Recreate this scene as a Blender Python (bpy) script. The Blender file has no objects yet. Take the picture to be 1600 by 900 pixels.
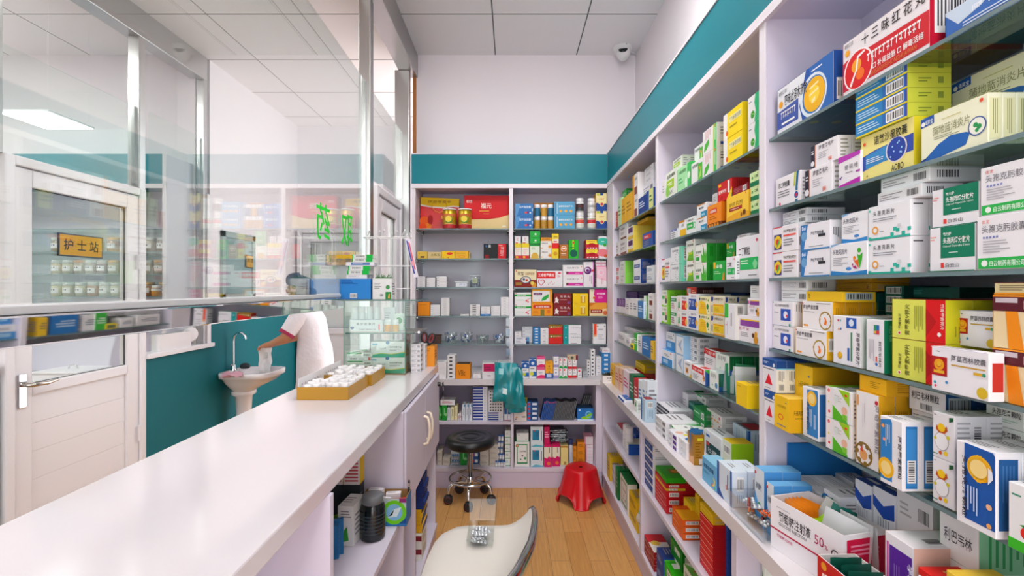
import bpy, bmesh, math, random
from mathutils import Vector, Matrix
random.seed(7)
R = math.radians
SC = bpy.context.scene
COL = SC.collection
HC = 1.29          # camera height
F = 745.0          # focal length for a 1600 px wide frame

# ------------------------------------------------------------ camera, world, exposure
cam = bpy.data.cameras.new('camera'); cam.sensor_width = 36; cam.lens = F / 1600 * 36
cam.clip_start = .02
co = bpy.data.objects.new('camera', cam); COL.objects.link(co)
co.location = (0, 0, HC); co.rotation_euler = (R(90), 0, 0)
SC.camera = co
w = bpy.data.worlds.new('world'); SC.world = w; w.use_nodes = True
w.node_tree.nodes['Background'].inputs[0].default_value = (.96, .97, 1, 1)
w.node_tree.nodes['Background'].inputs[1].default_value = 1.6
SC.view_settings.view_transform = 'Standard'; SC.view_settings.look = 'None'
SC.view_settings.gamma = 1; SC.view_settings.use_curve_mapping = False
SC.view_settings.exposure = 1.15
try:
    SC.cycles.max_bounces = 10; SC.cycles.transparent_max_bounces = 24
    SC.cycles.caustics_reflective = False; SC.cycles.caustics_refractive = False
    SC.cycles.sample_clamp_indirect = 6
except Exception: pass
PANEL_POWER = 12.5   # emission strength of the LED ceiling panels

# ------------------------------------------------------------ materials
def lin(h):
    h = h.lstrip('#')
    if len(h) == 3: h = ''.join(c * 2 for c in h)
    o = []
    for i in (0, 2, 4):
        c = int(h[i:i + 2], 16) / 255
        o.append(c / 12.92 if c <= .04045 else ((c + .055) / 1.055) ** 2.4)
    return (*o, 1)
MC = {}
def pm(hexc, rough=.42, metal=0, spec=.5, bump=0, bscale=40):
    k = (hexc, rough, metal, spec, bump, bscale)
    if k in MC: return MC[k]
    m = bpy.data.materials.new('paint_' + hexc); m.use_nodes = True
    nt = m.node_tree; b = nt.nodes['Principled BSDF']
    b.inputs['Base Color'].default_value = lin(hexc)
    b.inputs['Roughness'].default_value = rough; b.inputs['Metallic'].default_value = metal
    b.inputs['Specular IOR Level'].default_value = spec
    if bump:
        tc = nt.nodes.new('ShaderNodeTexCoord'); n = nt.nodes.new('ShaderNodeTexNoise'); n.inputs['Scale'].default_value = bscale
        bp = nt.nodes.new('ShaderNodeBump'); bp.inputs['Strength'].default_value = bump; bp.inputs['Distance'].default_value = .01
        nt.links.new(tc.outputs['Object'], n.inputs['Vector']); nt.links.new(n.outputs[0], bp.inputs['Height']); nt.links.new(bp.outputs[0], b.inputs['Normal'])
    m.diffuse_color = lin(hexc); MC[k] = m; return m
def ink(c): return pm(c, .5, 0, .25)
def glassm(name, tint, r0=.05, rough=0.0, pw=5.0):
    m = bpy.data.materials.new(name); m.use_nodes = True; nt = m.node_tree; nt.nodes.clear()
    out = nt.nodes.new('ShaderNodeOutputMaterial'); mx = nt.nodes.new('ShaderNodeMixShader')
    t = nt.nodes.new('ShaderNodeBsdfTransparent'); t.inputs[0].default_value = (*tint, 1)
    g = nt.nodes.new('ShaderNodeBsdfGlossy'); g.inputs['Roughness'].default_value = rough; g.inputs[0].default_value = (.95, 1, .98, 1)
    lw = nt.nodes.new('ShaderNodeLayerWeight'); lw.inputs[0].default_value = .5
    p = nt.nodes.new('ShaderNodeMath'); p.operation = 'POWER'; p.inputs[1].default_value = pw
    q = nt.nodes.new('ShaderNodeMath'); q.operation = 'MULTIPLY_ADD'; q.inputs[1].default_value = 1 - r0; q.inputs[2].default_value = r0
    nt.links.new(lw.outputs['Facing'], p.inputs[0]); nt.links.new(p.outputs[0], q.inputs[0]); nt.links.new(q.outputs[0], mx.inputs[0])
    nt.links.new(t.outputs[0], mx.inputs[1]); nt.links.new(g.outputs[0], mx.inputs[2]); nt.links.new(mx.outputs[0], out.inputs[0])
    return m
GLASS = glassm('partition_glass', (.95, .98, .965), .045, 0, 2.6)
GLASSD = glassm('door_glass', (.95, .98, .965), .02, 0, 3.8)
SHELFG = glassm('shelf_glass', (.72, .84, .80), .05, .02)
CASEG = glassm('case_glass', (.93, .98, .95), .05)
PLAST = glassm('clear_plastic', (.97, .975, .98), .05, .06, 4.5)
GEDGE = pm('6a8084', .2, 0, .6)
def wood_floor():
    m = bpy.data.materials.new('wood_floor'); m.use_nodes = True; nt = m.node_tree; b = nt.nodes['Principled BSDF']
    tc = nt.nodes.new('ShaderNodeTexCoord'); mp = nt.nodes.new('ShaderNodeMapping'); mp.inputs['Rotation'].default_value = (0, 0, R(90))
    br = nt.nodes.new('ShaderNodeTexBrick'); br.offset = .37; br.inputs['Scale'].default_value = 1
    br.inputs['Brick Width'].default_value = .42; br.inputs['Row Height'].default_value = .092; br.inputs['Mortar Size'].default_value = .0009
    br.inputs['Color1'].default_value = lin('e0ab68'); br.inputs['Color2'].default_value = lin('d39a56'); br.inputs['Mortar'].default_value = lin('7d5530')
    mp2 = nt.nodes.new('ShaderNodeMapping'); mp2.inputs['Scale'].default_value = (60, 3, 1)
    n = nt.nodes.new('ShaderNodeTexNoise'); n.inputs['Scale'].default_value = 2; n.inputs['Detail'].default_value = 4
    mx = nt.nodes.new('ShaderNodeMix'); mx.data_type = 'RGBA'; mx.blend_type = 'MULTIPLY'; mx.inputs[0].default_value = .45
    cr = nt.nodes.new('ShaderNodeValToRGB'); cr.color_ramp.elements[0].color = (.55, .5, .42, 1); cr.color_ramp.elements[0].position = .3; cr.color_ramp.elements[1].position = .7
    L = nt.links.new
    L(tc.outputs['Object'], mp.inputs[0]); L(mp.outputs[0], br.inputs[0]); L(tc.outputs['Object'], mp2.inputs[0]); L(mp2.outputs[0], n.inputs[0])
    L(n.outputs[0], cr.inputs[0]); L(br.outputs[0], mx.inputs[6]); L(cr.outputs[0], mx.inputs[7]); L(mx.outputs[2], b.inputs['Base Color'])
    b.inputs['Roughness'].default_value = .32
    return m
def ceil_mat():
    m = bpy.data.materials.new('ceiling_tile'); m.use_nodes = True; nt = m.node_tree; b = nt.nodes['Principled BSDF']
    tc = nt.nodes.new('ShaderNodeTexCoord'); sp = nt.nodes.new('ShaderNodeSeparateXYZ'); nt.links.new(tc.outputs['Object'], sp.inputs[0])
    outs = []
    for ax, off in ((0, -.124), (1, 3.02)):
        a = nt.nodes.new('ShaderNodeMath'); a.operation = 'SUBTRACT'; a.inputs[1].default_value = off - .3
        d = nt.nodes.new('ShaderNodeMath'); d.operation = 'DIVIDE'; d.inputs[1].default_value = .604
        fr = nt.nodes.new('ShaderNodeMath'); fr.operation = 'FLOORED_MODULO' if False else 'FRACT'
        s = nt.nodes.new('ShaderNodeMath'); s.operation = 'SUBTRACT'; s.inputs[1].default_value = .4967
        ab = nt.nodes.new('ShaderNodeMath'); ab.operation = 'ABSOLUTE'
        lt = nt.nodes.new('ShaderNodeMath'); lt.operation = 'LESS_THAN'; lt.inputs[1].default_value = .0065
        prev = sp.outputs[ax]
        for nd in (a, d, fr, s, ab, lt):
            nt.links.new(prev, nd.inputs[0]); prev = nd.outputs[0]
        outs.append(prev)
    mxm = nt.nodes.new('ShaderNodeMath'); mxm.operation = 'MAXIMUM'; nt.links.new(outs[0], mxm.inputs[0]); nt.links.new(outs[1], mxm.inputs[1])
    mx = nt.nodes.new('ShaderNodeMix'); mx.data_type = 'RGBA'; mx.inputs[6].default_value = lin('f6f2f4'); mx.inputs[7].default_value = lin('565c5e')
    nt.links.new(mxm.outputs[0], mx.inputs[0]); nt.links.new(mx.outputs[2], b.inputs['Base Color']); b.inputs['Roughness'].default_value = .8
    return m
def emit(name, c, s):
    m = bpy.data.materials.new(name); m.use_nodes = True; nt = m.node_tree; b = nt.nodes['Principled BSDF']
    b.inputs['Base Color'].default_value = (.8, .8, .8, 1); b.inputs['Emission Color'].default_value = c; b.inputs['Emission Strength'].default_value = s
    return m
def steel(name, rough):
    m = bpy.data.materials.new(name); m.use_nodes = True; nt = m.node_tree; b = nt.nodes['Principled BSDF']
    b.inputs['Metallic'].default_value = 1; b.inputs['Base Color'].default_value = (.47, .465, .46, 1); b.inputs['Roughness'].default_value = rough
    tc = nt.nodes.new('ShaderNodeTexCoord'); mp = nt.nodes.new('ShaderNodeMapping'); mp.inputs['Scale'].default_value = (3, 3, 160)
    n = nt.nodes.new('ShaderNodeTexNoise'); n.inputs['Scale'].default_value = 3
    bp = nt.nodes.new('ShaderNodeBump'); bp.inputs['Strength'].default_value = .04; bp.inputs['Distance'].default_value = .005
    nt.links.new(tc.outputs['Object'], mp.inputs[0]); nt.links.new(mp.outputs[0], n.inputs[0]); nt.links.new(n.outputs[0], bp.inputs['Height']); nt.links.new(bp.outputs[0], b.inputs['Normal'])
    return m
STEEL = steel('brushed_steel', .3); CHROME = pm('d8d8da', .08, 1)
WHITE = pm('ece6ea', .6); WALLM = pm('f4ecf0', .75); TEAL = pm('057a88', .4, 0, .35); TEALW = pm('046a74', .6, 0, .3)
LILAC = pm('d6cfde', .5, 0, .4); LILACD = pm('cdc2d8', .5, 0, .4); TOPW = pm('dad4d8', .12, 0, .5); PVC = pm('eeebef', .3); EDGEW = pm('e6dfe6', .4)
BLACK = pm('17191b', .35); RUBBER = pm('1c1d1f', .6)

# ------------------------------------------------------------ geometry helpers
class MB:
    """collects faces of several materials, then links them as one mesh object"""
    def __init__(s): s.v = []; s.f = []; s.mi = []; s.mats = []; s.sm = []
    def slot(s, m):
        for i, x in enumerate(s.mats):
            if x is m: return i
        s.mats.append(m); return len(s.mats) - 1
    def add(s, vs, fs, m, smooth=False):
        o = len(s.v); k = s.slot(m); s.v += [tuple(v) for v in vs]
        for f in fs: s.f.append([i + o for i in f]); s.mi.append(k); s.sm.append(smooth)
        return s
    def box(s, x0, x1, y0, y1, z0, z1, m, rot=None, piv=None):
        vs = [Vector((x, y, z)) for z in (z0, z1) for y in (y0, y1) for x in (x0, x1)]
        if rot: vs = [rot @ (v - piv) + piv for v in vs] if piv else [rot @ v for v in vs]
        return s.add(vs, [(0, 2, 3, 1), (4, 5, 7, 6), (0, 1, 5, 4), (2, 6, 7, 3), (0, 4, 6, 2), (1, 3, 7, 5)], m)
    def bbox(s, x0, x1, y0, y1, z0, z1, m, bev=.003, seg=2):
        bm = bmesh.new(); r = bmesh.ops.create_cube(bm, size=1)
        for v in bm.verts: v.co = Vector(((x0 + x1) / 2 + v.co.x * (x1 - x0), (y0 + y1) / 2 + v.co.y * (y1 - y0), (z0 + z1) / 2 + v.co.z * (z1 - z0)))
        bmesh.ops.bevel(bm, geom=bm.edges[:], offset=bev, segments=seg, profile=.5, affect='EDGES')
        return s.bm(bm, m)
    def bm(s, bm, m, smooth=False):
        bm.verts.index_update(); s.add([v.co.copy() for v in bm.verts], [[v.index for v in f.verts] for f in bm.faces], m, smooth); bm.free(); return s
    def loft(s, rings, m, cap=True, smooth=True):
        """rings: lists of equal length of points"""
        n = len(rings[0]); vs = [p for r in rings for p in r]; fs = []
        for i in range(len(rings) - 1):
            for j in range(n): a = i * n + j; b = i * n + (j + 1) % n; fs.append((a, b, b + n, a + n))
        s.add(vs, fs, m, smooth)
        if cap:
            s.add(rings[0], [list(range(n))[::-1]], m, False); s.add(rings[-1], [list(range(n))], m, False)
        return s
    def lathe(s, prof, m, c=(0, 0, 0), n=24, axis='z', smooth=True, cap=True):
        rings = []
        for r, z in prof:
            ring = []
            for j in range(n):
                a = 2 * math.pi * j / n; p = (r * math.cos(a), r * math.sin(a), z)
                if axis == 'y': p = (p[0], -p[2], p[1])
                if axis == 'x': p = (p[2], p[1], -p[0])
                ring.append(Vector(p) + Vector(c))
            rings.append(ring)
        return s.loft(rings, m, cap, smooth)
    def tube(s, pts, r, m, n=10, closed=False, smooth=True):
        pts = [Vector(p) for p in pts]; rings = []; N = len(pts); up = None
        rr = r if isinstance(r, (list, tuple)) else [r] * N
        for i, p in enumerate(pts):
            a = pts[(i - 1) % N] if (closed or i > 0) else p; b = pts[(i + 1) % N] if (closed or i < N - 1) else p
            t = (b - a).normalized()
            if up is None:
                up = Vector((0, 0, 1)) if abs(t.z) < .9 else Vector((1, 0, 0))
            u = (up - t * up.dot(t)).normalized(); up = u; q = t.cross(u)
            rings.append([p + (u * math.cos(2 * math.pi * j / n) + q * math.sin(2 * math.pi * j / n)) * rr[i] for j in range(n)])
        if closed: rings.append(rings[0]); return s.loft(rings, m, False, smooth)
        return s.loft(rings, m, True, smooth)
    def mesh(s, name):
        me = bpy.data.meshes.new(name); me.from_pydata(s.v, [], s.f)
        for m in s.mats: me.materials.append(m)
        me.polygons.foreach_set('material_index', s.mi); me.polygons.foreach_set('use_smooth', s.sm); me.update(); return me
    def build(s, name, parent=None, loc=(0, 0, 0), rz=0):
        return link(name, s.mesh(name), parent, loc, rz)
def link(name, me, parent=None, loc=(0, 0, 0), rz=0):
    o = bpy.data.objects.new(name, me); COL.objects.link(o); o.location = loc; o.rotation_euler = (0, 0, rz)
    if parent is not None: o.parent = parent
    return o
def tag(o, label, cat, group=None, kind=None):
    o['label'] = label; o['category'] = cat
    if group: o['group'] = group
    if kind: o['kind'] = kind
    return o
def empty(name, label, cat, loc=(0, 0, 0), rz=0, group=None):
    o = bpy.data.objects.new(name, None); COL.objects.link(o); o.location = loc; o.rotation_euler = (0, 0, rz); o.empty_display_size = .05
    return tag(o, label, cat, group)
def struct(o, label, cat): return tag(o, label, cat, None, 'structure')
def copy_tree(o, parent=None):
    c = o.copy(); COL.objects.link(c)
    if parent is not None: c.parent = parent
    for ch in list(o.children): copy_tree(ch, c)
    return c
TX = {}
def text_geo(s, bold=0):
    k = (s, bold)
    if k not in TX:
        c = bpy.data.curves.new('t', 'FONT'); c.body = s; c.resolution_u = 2; c.offset = bold
        o = bpy.data.objects.new('t', c); COL.objects.link(o)
        bpy.context.view_layer.update(); dg = bpy.context.evaluated_depsgraph_get()
        m = bpy.data.meshes.new_from_object(o.evaluated_get(dg))
        vs = [(v.co.x, v.co.y) for v in m.vertices]; fs = [list(p.vertices) for p in m.polygons]
        bpy.data.objects.remove(o); bpy.data.curves.remove(c); bpy.data.meshes.remove(m)
        x0 = min(v[0] for v in vs); x1 = max(v[0] for v in vs); y0 = min(v[1] for v in vs); y1 = max(v[1] for v in vs)
        TX[k] = ([(a - x0, b - y0) for a, b in vs], fs, x1 - x0, y1 - y0)
    return TX[k]
class Face:
    """a printable face: origin, unit U, V, normal, width, height"""
    def __init__(s, mb, o, U, V, W, H, off=.00025):
        s.mb = mb; s.o = Vector(o); s.U = Vector(U); s.V = Vector(V); s.N = s.U.cross(s.V); s.W = W; s.H = H; s.k = off
    def pt(s, u, v): return s.o + s.U * u + s.V * v + s.N * s.k
    def poly(s, pts, c):
        s.k += .00006; vs = [s.pt(a * s.W, b * s.H) for a, b in pts]; s.mb.add(vs, [list(range(len(vs)))], ink(c))
    def multi(s, quads, c):
        s.k += .00006; vs = []; fs = []
        for q in quads:
            b = len(vs); vs += [s.pt(u * s.W, v * s.H) for u, v in q]; fs.append(list(range(b, b + len(q))))
        s.mb.add(vs, fs, ink(c))
    def rect(s, a, b, c, d, col): s.poly([(a, b), (c, b), (c, d), (a, d)], col)
    def circ(s, u, v, r, col, n=18, rx=None):
        k = s.H / s.W; rx = rx or r
        s.poly([(u + rx * k * math.cos(2 * math.pi * i / n), v + r * math.sin(2 * math.pi * i / n)) for i in range(n)], col)
    def text(s, u, v, h, col, t, w=None, rot=0, bold=.012):
        vs, fs, tw, th = text_geo(t, bold); s.k += .00006
        sc = h * s.H / max(th, .6); sx = sc
        if rot == 0:
            if w: sx = w * s.W / tw
            P = [s.pt(u * s.W + a * sx, v * s.H + b * sc) for a, b in vs]
        elif rot == 1:   # clockwise: reads downwards; (u,v) = top-left corner, h as a share of the width
            sc = h * s.W / max(th, .6); sx = sc
            if w: sx = w * s.H / tw
            P = [s.pt(u * s.W + b * sc, v * s.H - a * sx) for a, b in vs]
        else:            # anticlockwise: reads upwards; (u,v) = bottom-right corner
            sc = h * s.W / max(th, .6); sx = sc
            if w: sx = w * s.H / tw
            P = [s.pt(u * s.W - b * sc, v * s.H + a * sx) for a, b in vs]
        s.mb.add(P, fs, ink(col))
    def lines(s, a, b, c, d, n, col='8d8b90', fill=.42):
        rnd = random.Random(int(a * 97 + b * 31 + n)); q = []
        for i in range(n):
            y = d - (i + .5) * (d - b) / n; hh = (d - b) / n * fill / 2; e = a + (c - a) * (.55 + .45 * rnd.random()); q.append([(a, y - hh), (e, y - hh), (e, y + hh), (a, y + hh)])
        s.multi(q, col)
    def vlines(s, a, b, c, d, n, col='8d8b90', fill=.42):
        rnd = random.Random(int(a * 97 + b * 31 + n)); q = []
        for i in range(n):
            x = a + (i + .5) * (c - a) / n; hh = (c - a) / n * fill / 2; e = d - (d - b) * (.55 + .45 * rnd.random()); q.append([(x - hh, e), (x + hh, e), (x + hh, d), (x - hh, d)])
        s.multi(q, col)
    def barcode(s, a, b, c, d, bg='f2f0ee', vert=False):
        if bg: s.rect(a, b, c, d, bg)
        rnd = random.Random(5); q = []; n = 13; L = (d - b) if vert else (c - a); p = .08
        while p < .9:
            t = .02 + .035 * rnd.random()
            if vert: q.append([(a + (c - a) * .15, b + L * p), (c - (c - a) * .15, b + L * p), (c - (c - a) * .15, b + L * (p + t)), (a + (c - a) * .15, b + L * (p + t))])
            else: q.append([(a + L * p, b + (d - b) * .15), (a + L * (p + t), b + (d - b) * .15), (a + L * (p + t), d - (d - b) * .15), (a + L * p, d - (d - b) * .15)])
            p += t + .02 + .04 * rnd.random()
        s.multi(q, '2c2c30')
    def run(s, items):
        for it in items:
            k = it[0]; a = it[1:]
            {'r': s.rect, 't': s.text, 'c': s.circ, 'l': s.lines, 'v': s.vlines, 'b': s.barcode, 'p': s.poly, 'm': s.multi}[k](*a) if not isinstance(a[-1], dict) else {'r': s.rect, 't': s.text, 'c': s.circ, 'l': s.lines, 'v': s.vlines, 'b': s.barcode, 'p': s.poly}[k](*a[:-1], **a[-1])
def box_faces(mb, w, d, h):
    return {'f': Face(mb, (-w / 2, 0, 0), (1, 0, 0), (0, 0, 1), w, h), 's': Face(mb, (w / 2, 0, 0), (0, 1, 0), (0, 0, 1), d, h),
            'l': Face(mb, (-w / 2, d, 0), (0, -1, 0), (0, 0, 1), d, h), 't': Face(mb, (-w / 2, 0, h), (1, 0, 0), (0, 1, 0), w, d),
            'b': Face(mb, (-w / 2, d, 0), (1, 0, 0), (0, -1, 0), w, d)}
# ------------------------------------------------------------ the setting
XW, YB, ZC = .92, 3.551, HC + 1.735      # right wall, back wall, ceiling
XL, YE = -2.30, 5.11                      # corridor wall and end
XP = -.79                                 # counter glass line
def bx(x0, x1, y0, y1, z0, z1, m): return MB().box(x0, x1, y0, y1, z0, z1, m)
struct(bx(-4.4, 1.0, -2.4, YE + .1, -.1, 0, wood_floor()).build('floor'), 'light oak strip floor', 'floor')
struct(bx(-4.4, 1.0, -2.4, YE + .1, ZC, ZC + .1, ceil_mat()).build('ceiling'), 'white ceiling of square panels with dark joints', 'ceiling')
struct(bx(-.725, 1.0, YB, YB + .1, 0, ZC, WALLM).build('wall_back'), 'white wall above the shelving at the end of the aisle', 'wall')
struct(bx(XW, XW + .1, -2.4, YB, 0, ZC, WALLM).build('wall_right'), 'white wall behind the long shelving', 'wall')
struct(bx(XL - .06, -.725, YE, YE + .1, 0, ZC, WALLM).build('wall_end'), 'white wall at the end of the corridor', 'wall')
struct(bx(-.735, -.712, YB - .02, YB + .12, 2.25, 2.86, pm('b9763c', .5)).build('trim_wood'), 'narrow wooden strip on the wall edge under the steel beam', 'trim')
mb = MB().box(XL - .06, XL, 3.63, YE, 1.15, ZC, WALLM).box(XL - .06, XL, 3.63, YE, 0, 1.15, TEALW).box(XL - .06, XL, 2.99, 3.63, 0, .855, TEALW)
mb.box(XL - .06, XL, -2.4, 2.13, 0, .9, TEALW)
struct(mb.build('wall_left'), 'corridor wall, white above a teal lower part', 'wall')
struct(bx(-4.4, XL - .06, YB, YB + .1, 0, ZC, WALLM).build('wall_nurse'), 'white back wall of the nurse room', 'wall')
struct(bx(-4.5, -4.4, -2.4, YB, 0, ZC, WALLM).build('wall_side'), 'white side wall of the nurse room', 'wall')
struct(bx(-4.4, XL - .06, -2.5, -2.4, 0, ZC, WALLM).build('wall_front'), 'white front wall of the nurse room', 'wall')
# the corridor window above the sink
mb = MB()
for a, b, c, d in ((3.76, 3.8, 1.2, 1.745), (4.2, 4.24, 1.2, 1.745), (3.76, 4.24, 1.70, 1.745), (3.76, 4.24, 1.2, 1.24)): mb.box(XL, XL + .02, a, b, c, d, pm('9fb0ad', .4))
mb.box(XL, XL + .006, 3.8, 4.2, 1.24, 1.70, pm('93abad', .1))
struct(mb.build('window_2'), 'small grey framed window in the corridor wall above the sink', 'window')
# window sill beside the door
struct(MB().bbox(XL - .08, XL + .03, 2.985, 3.645, .845, .875, PVC).build('trim_sill'), 'white window sill between the nurse door and the steel post', 'sill')
struct(MB().box(XL - .012, XL - .004, 3.03, 3.55, .875, 2.41, GLASSD).build('window_1'), 'glass pane above the white sill beside the nurse door', 'window')
struct(MB().bbox(XL - .06, XL + .01, 3.59, 3.63, .87, 2.0, PVC).build('trim_jamb'), 'white jamb at the end of the sill', 'trim')

# left partition: steel posts, beam, glass above the door
def steel_post(x0, x1, y0, y1, z0, z1, label, gz0, gz1, gx):
    o = tag(MB().bbox(x0, x1, y0, y1, z0, z1, STEEL, .004).build('steel_post'), label, 'post', 'steel posts of the glass partitions')
    MB().box(gx - .008, gx + .008, y0 - .014, y0, gz0, gz1, pm('b9bcbc', .25, 1)).build('glass_channel', o)
    return o
steel_post(-2.375, -2.30, 2.085, 2.155, 1.9, 2.85, 'steel post above the hinge-side corner of the nurse door frame', 1.93, 2.41, XL - .03)
steel_post(-2.375, -2.30, 2.944, 2.995, 1.9, 2.85, 'steel post above the corner of the nurse door nearest the sill', 1.93, 2.41, XL - .03)
steel_post(-2.385, -2.30, 3.56, 3.605, .87, 2.85, 'steel post at the back wall beside the end of the white sill', 1.93, 2.41, XL - .03)
tag(MB().bbox(-2.40, -2.30, -2.4, 3.605, 2.85, ZC - .001, STEEL, .004).build('steel_beam'), 'steel ceiling beam above the nurse door partition', 'beam', kind='structure')
tag(bx(XL - .035, XL - .027, 2.155, 2.944, 1.905, 2.41, GLASSD).build('glass_pane'), 'clear glass pane above the white nurse door', 'glass pane', kind='structure')
tag(bx(XL - .035, XL - .027, -1.0, 2.085, 1.905, 2.41, GLASS).build('glass_pane'), 'clear glass pane above the partition left of the nurse door', 'glass pane', kind='structure')
struct(MB().bbox(XL - .05, XL + .015, -2.4, 2.13, .9, .945, PVC).build('trim_rail'), 'white rail on the low teal wall', 'trim')
tag(bx(XL - .035, XL - .027, -2.4, 2.10, .945, 1.905, GLASS).build('glass_pane'), 'clear glass pane standing on the low teal wall', 'glass pane', kind='structure')

# nurse door (plane x = XL)
def swing_door(name, plane, y0, y1, ztop, rail0, rail1, label, axis='y', glass=GLASSD, jamb=.045, stile=.085, handle=None, leafm=PVC):
    """axis y: door lies along y at x=plane facing +x; axis x: lies along x at y=plane facing -y"""
    o = empty(name, label, 'door', (0, 0, 0)); o['kind'] = 'structure'
    def P(mb, a0, a1, t0, t1, z0, z1, m, bev=.006):
        if axis == 'y': mb.bbox(plane + t0, plane + t1, a0, a1, z0, z1, m, bev)
        else: mb.bbox(a0, a1, plane - t1, plane - t0, z0, z1, m, bev)
        return mb
    fr = MB(); P(fr, y0, y0 + jamb, -.06, .012, 0, ztop, PVC); P(fr, y1 - jamb, y1, -.06, .012, 0, ztop, PVC); P(fr, y0 + jamb, y1 - jamb, -.06, .0115, ztop - jamb, ztop, PVC)
    fr.build('door_frame', o)
    a, b, zt = y0 + jamb + .003, y1 - jamb - .003, ztop - jamb - .004
    lf = MB(); P(lf, a, a + stile, -.05, 0, .012, zt, leafm); P(lf, b - stile, b, -.05, 0, .012, zt, leafm); P(lf, a + stile, b - stile, -.05, -.0005, zt - stile, zt, leafm); P(lf, a + stile, b - stile, -.05, .002, rail0, rail1, leafm)
    P(lf, a + stile, b - stile, -.05, -.0005, .012, .09, leafm)
    leaf = lf.build('door_leaf', o)
    pn = MB(); n = 5
    for i in range(n):
        q0 = .09 + (rail0 - .09) * i / n; q1 = .09 + (rail0 - .09) * (i + 1) / n; P(pn, a + stile, b - stile, -.035, -.015, q0 + .0004, q1 - .0004, leafm, .001)
    pn.build('lower_panel', leaf)
    g = MB(); P(g, a + stile, b - stile, -.028, -.022, rail1, zt - stile, glass, .0005); g.build('glass', leaf)
    k = MB()
    for t in ((a + stile - .001, a + stile + .004), (b - stile - .004, b - stile + .001)): P(k, t[0], t[1], -.021, -.016, rail1, zt - stile, pm('2a3335', .5), .0005)
    P(k, a + stile, b - stile, -.021, -.016, zt - stile - .004, zt - stile, pm('2a3335', .5), .0005); P(k, a + stile, b - stile, -.021, -.016, rail1, rail1 + .003, pm('2a3335', .5), .0005)
    k.build('gasket', leaf)
    return o, leaf
nd, leaf = swing_door('door_1', XL, 2.155, 2.985, 1.905, .775, .83, 'white nurse room door with glass upper half and gold sign')
hd = MB().bbox(XL, XL + .008, 2.215, 2.255, .725, .885, CHROME, .004)
hd.build('handle_plate', leaf)
MB().tube([(XL + .005, 2.235, .835), (XL + .05, 2.235, .835), (XL + .055, 2.26, .835), (XL + .05, 2.31, .83), (XL + .055, 2.36, .838)], [.011, .011, .011, .009, .006], pm('b9b4ac', .22, 1)).build('handle', leaf)
for z in (1.45, 1.12, .4): MB().lathe([(.008, -.045), (.008, .045)], PVC, (XL + .014, 2.925, z), 10).build('hinge', leaf)
def plaque(name, label, pos, axis, wd, ht, rows, base='d9a32b', rot=0):
    mb = MB()
    f = Face(mb, (-wd / 2, -.006, -ht / 2), (1, 0, 0), (0, 0, 1), wd, ht); mb.bbox(-wd / 2, wd / 2, -.006, 0, -ht / 2, ht / 2, pm('15181c', .3), .002)
    f.rect(.03, .06, .97, .94, base)
    for r in rows: f.text(*r)
    o = mb.build(name); tag(o, label, 'sign'); o.location = pos; o.rotation_euler = (0, 0, R(90) if axis == 'y' else 0); return o
plaque('door_sign', 'gold sign with black characters on the nurse room door glass', (XL - .0205, 2.565, 1.515), 'y', .265, .12, [(.11, .26, .5, '17191c', '护 士 站', .78)])
o = plaque('door_sign', 'small gold sign half seen on the corridor window', (XL + .012, 4.16, 1.52), 'y', .13, .11, [(.12, .4, .42, '17191c', '两 室', .76), (.12, .14, .16, '17191c', '1 1 1 1', .6)])
# corridor end door
d2, leaf2 = swing_door('door_2', YE - .063, -2.27, -1.42, 1.915, .80, .865, 'white half-glazed door at the end of the corridor', axis='x', leafm=pm('d9d8dc', .35))
plaque('door_sign', 'wide gold sign on the corridor end door', (-1.83, YE - .063 + .0205 - .003, 1.585), 'x', .30, .115, [(.08, .22, .5, '4c3416', '治 疗 室', .82)])
# door beside the counter, in the glass line
d3, leaf3 = swing_door('door_3', XP, 2.76, 3.40, 1.89, .775, .83, 'white half-glazed door between counter and back shelving')

# counter partition
def tagp(o, l, c): return tag(o, l, c, kind='structure')
steel_post(XP - .035, XP + .03, 2.56, 2.62, .0, 2.85, 'steel post at the end of the white counter', 1.27, 2.40, XP)
steel_post(XP - .05, XP + .055, 3.41, 3.46, .0, 2.85, 'steel post against the back shelving', 1.93, 2.40, XP)
tagp(MB().bbox(-.815, -.70, -2.4, YB - .002, 2.85, ZC - .001, STEEL, .004).build('steel_beam'), 'steel ceiling beam above the counter glass', 'beam')
tagp(bx(XP - .004, XP + .004, -1.2, 2.555, 1.266, 2.40, GLASS).build('glass_pane'), 'large clear glass pane over the white counter with green characters', 'glass pane')
tagp(bx(XP - .004, XP + .004, 2.625, 3.405, 1.90, 2.40, GLASS).build('glass_pane'), 'small clear glass pane above the door by the back shelving', 'glass pane')
rl = MB().bbox(-.02, .02, -1.2, 2.18, -.025, .025, pm('f2f2f2', .03, 1), .003).build('steel_rail', None, (XP, 0, 1.222)); rl.rotation_euler = (0, R(2.2), 0)
MB().bbox(-.010, .010, -1.2, 2.175, .0255, .042, pm('dadcdd', .35, .3), .003).build('glass_channel', rl)
tagp(rl, 'polished steel rail under the counter glass', 'rail')
for ch, y, lab in (('药', 1.985, 'green character on the counter glass, the larger nearer one'), ('取', 2.27, 'green character on the counter glass, the one by the steel post')):
    vs, fs, tw, th = text_geo(ch, .008); mb = MB(); k = .15 / th
    top = [Vector((0, -(a - tw / 2) * k * .95, (b - th / 2) * k)) for a, b in vs]
    mb.add([v + Vector((.0052, 0, 0)) for v in top], fs, pm('14e038', .4)); mb.add([v + Vector((.0046, 0, 0)) for v in top], [f[::-1] for f in fs], pm('14e038', .4))
    tag(mb.build('glass_lettering', None, (XP, y, HC + .275)), lab, 'lettering', 'green stick-on characters')

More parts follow.
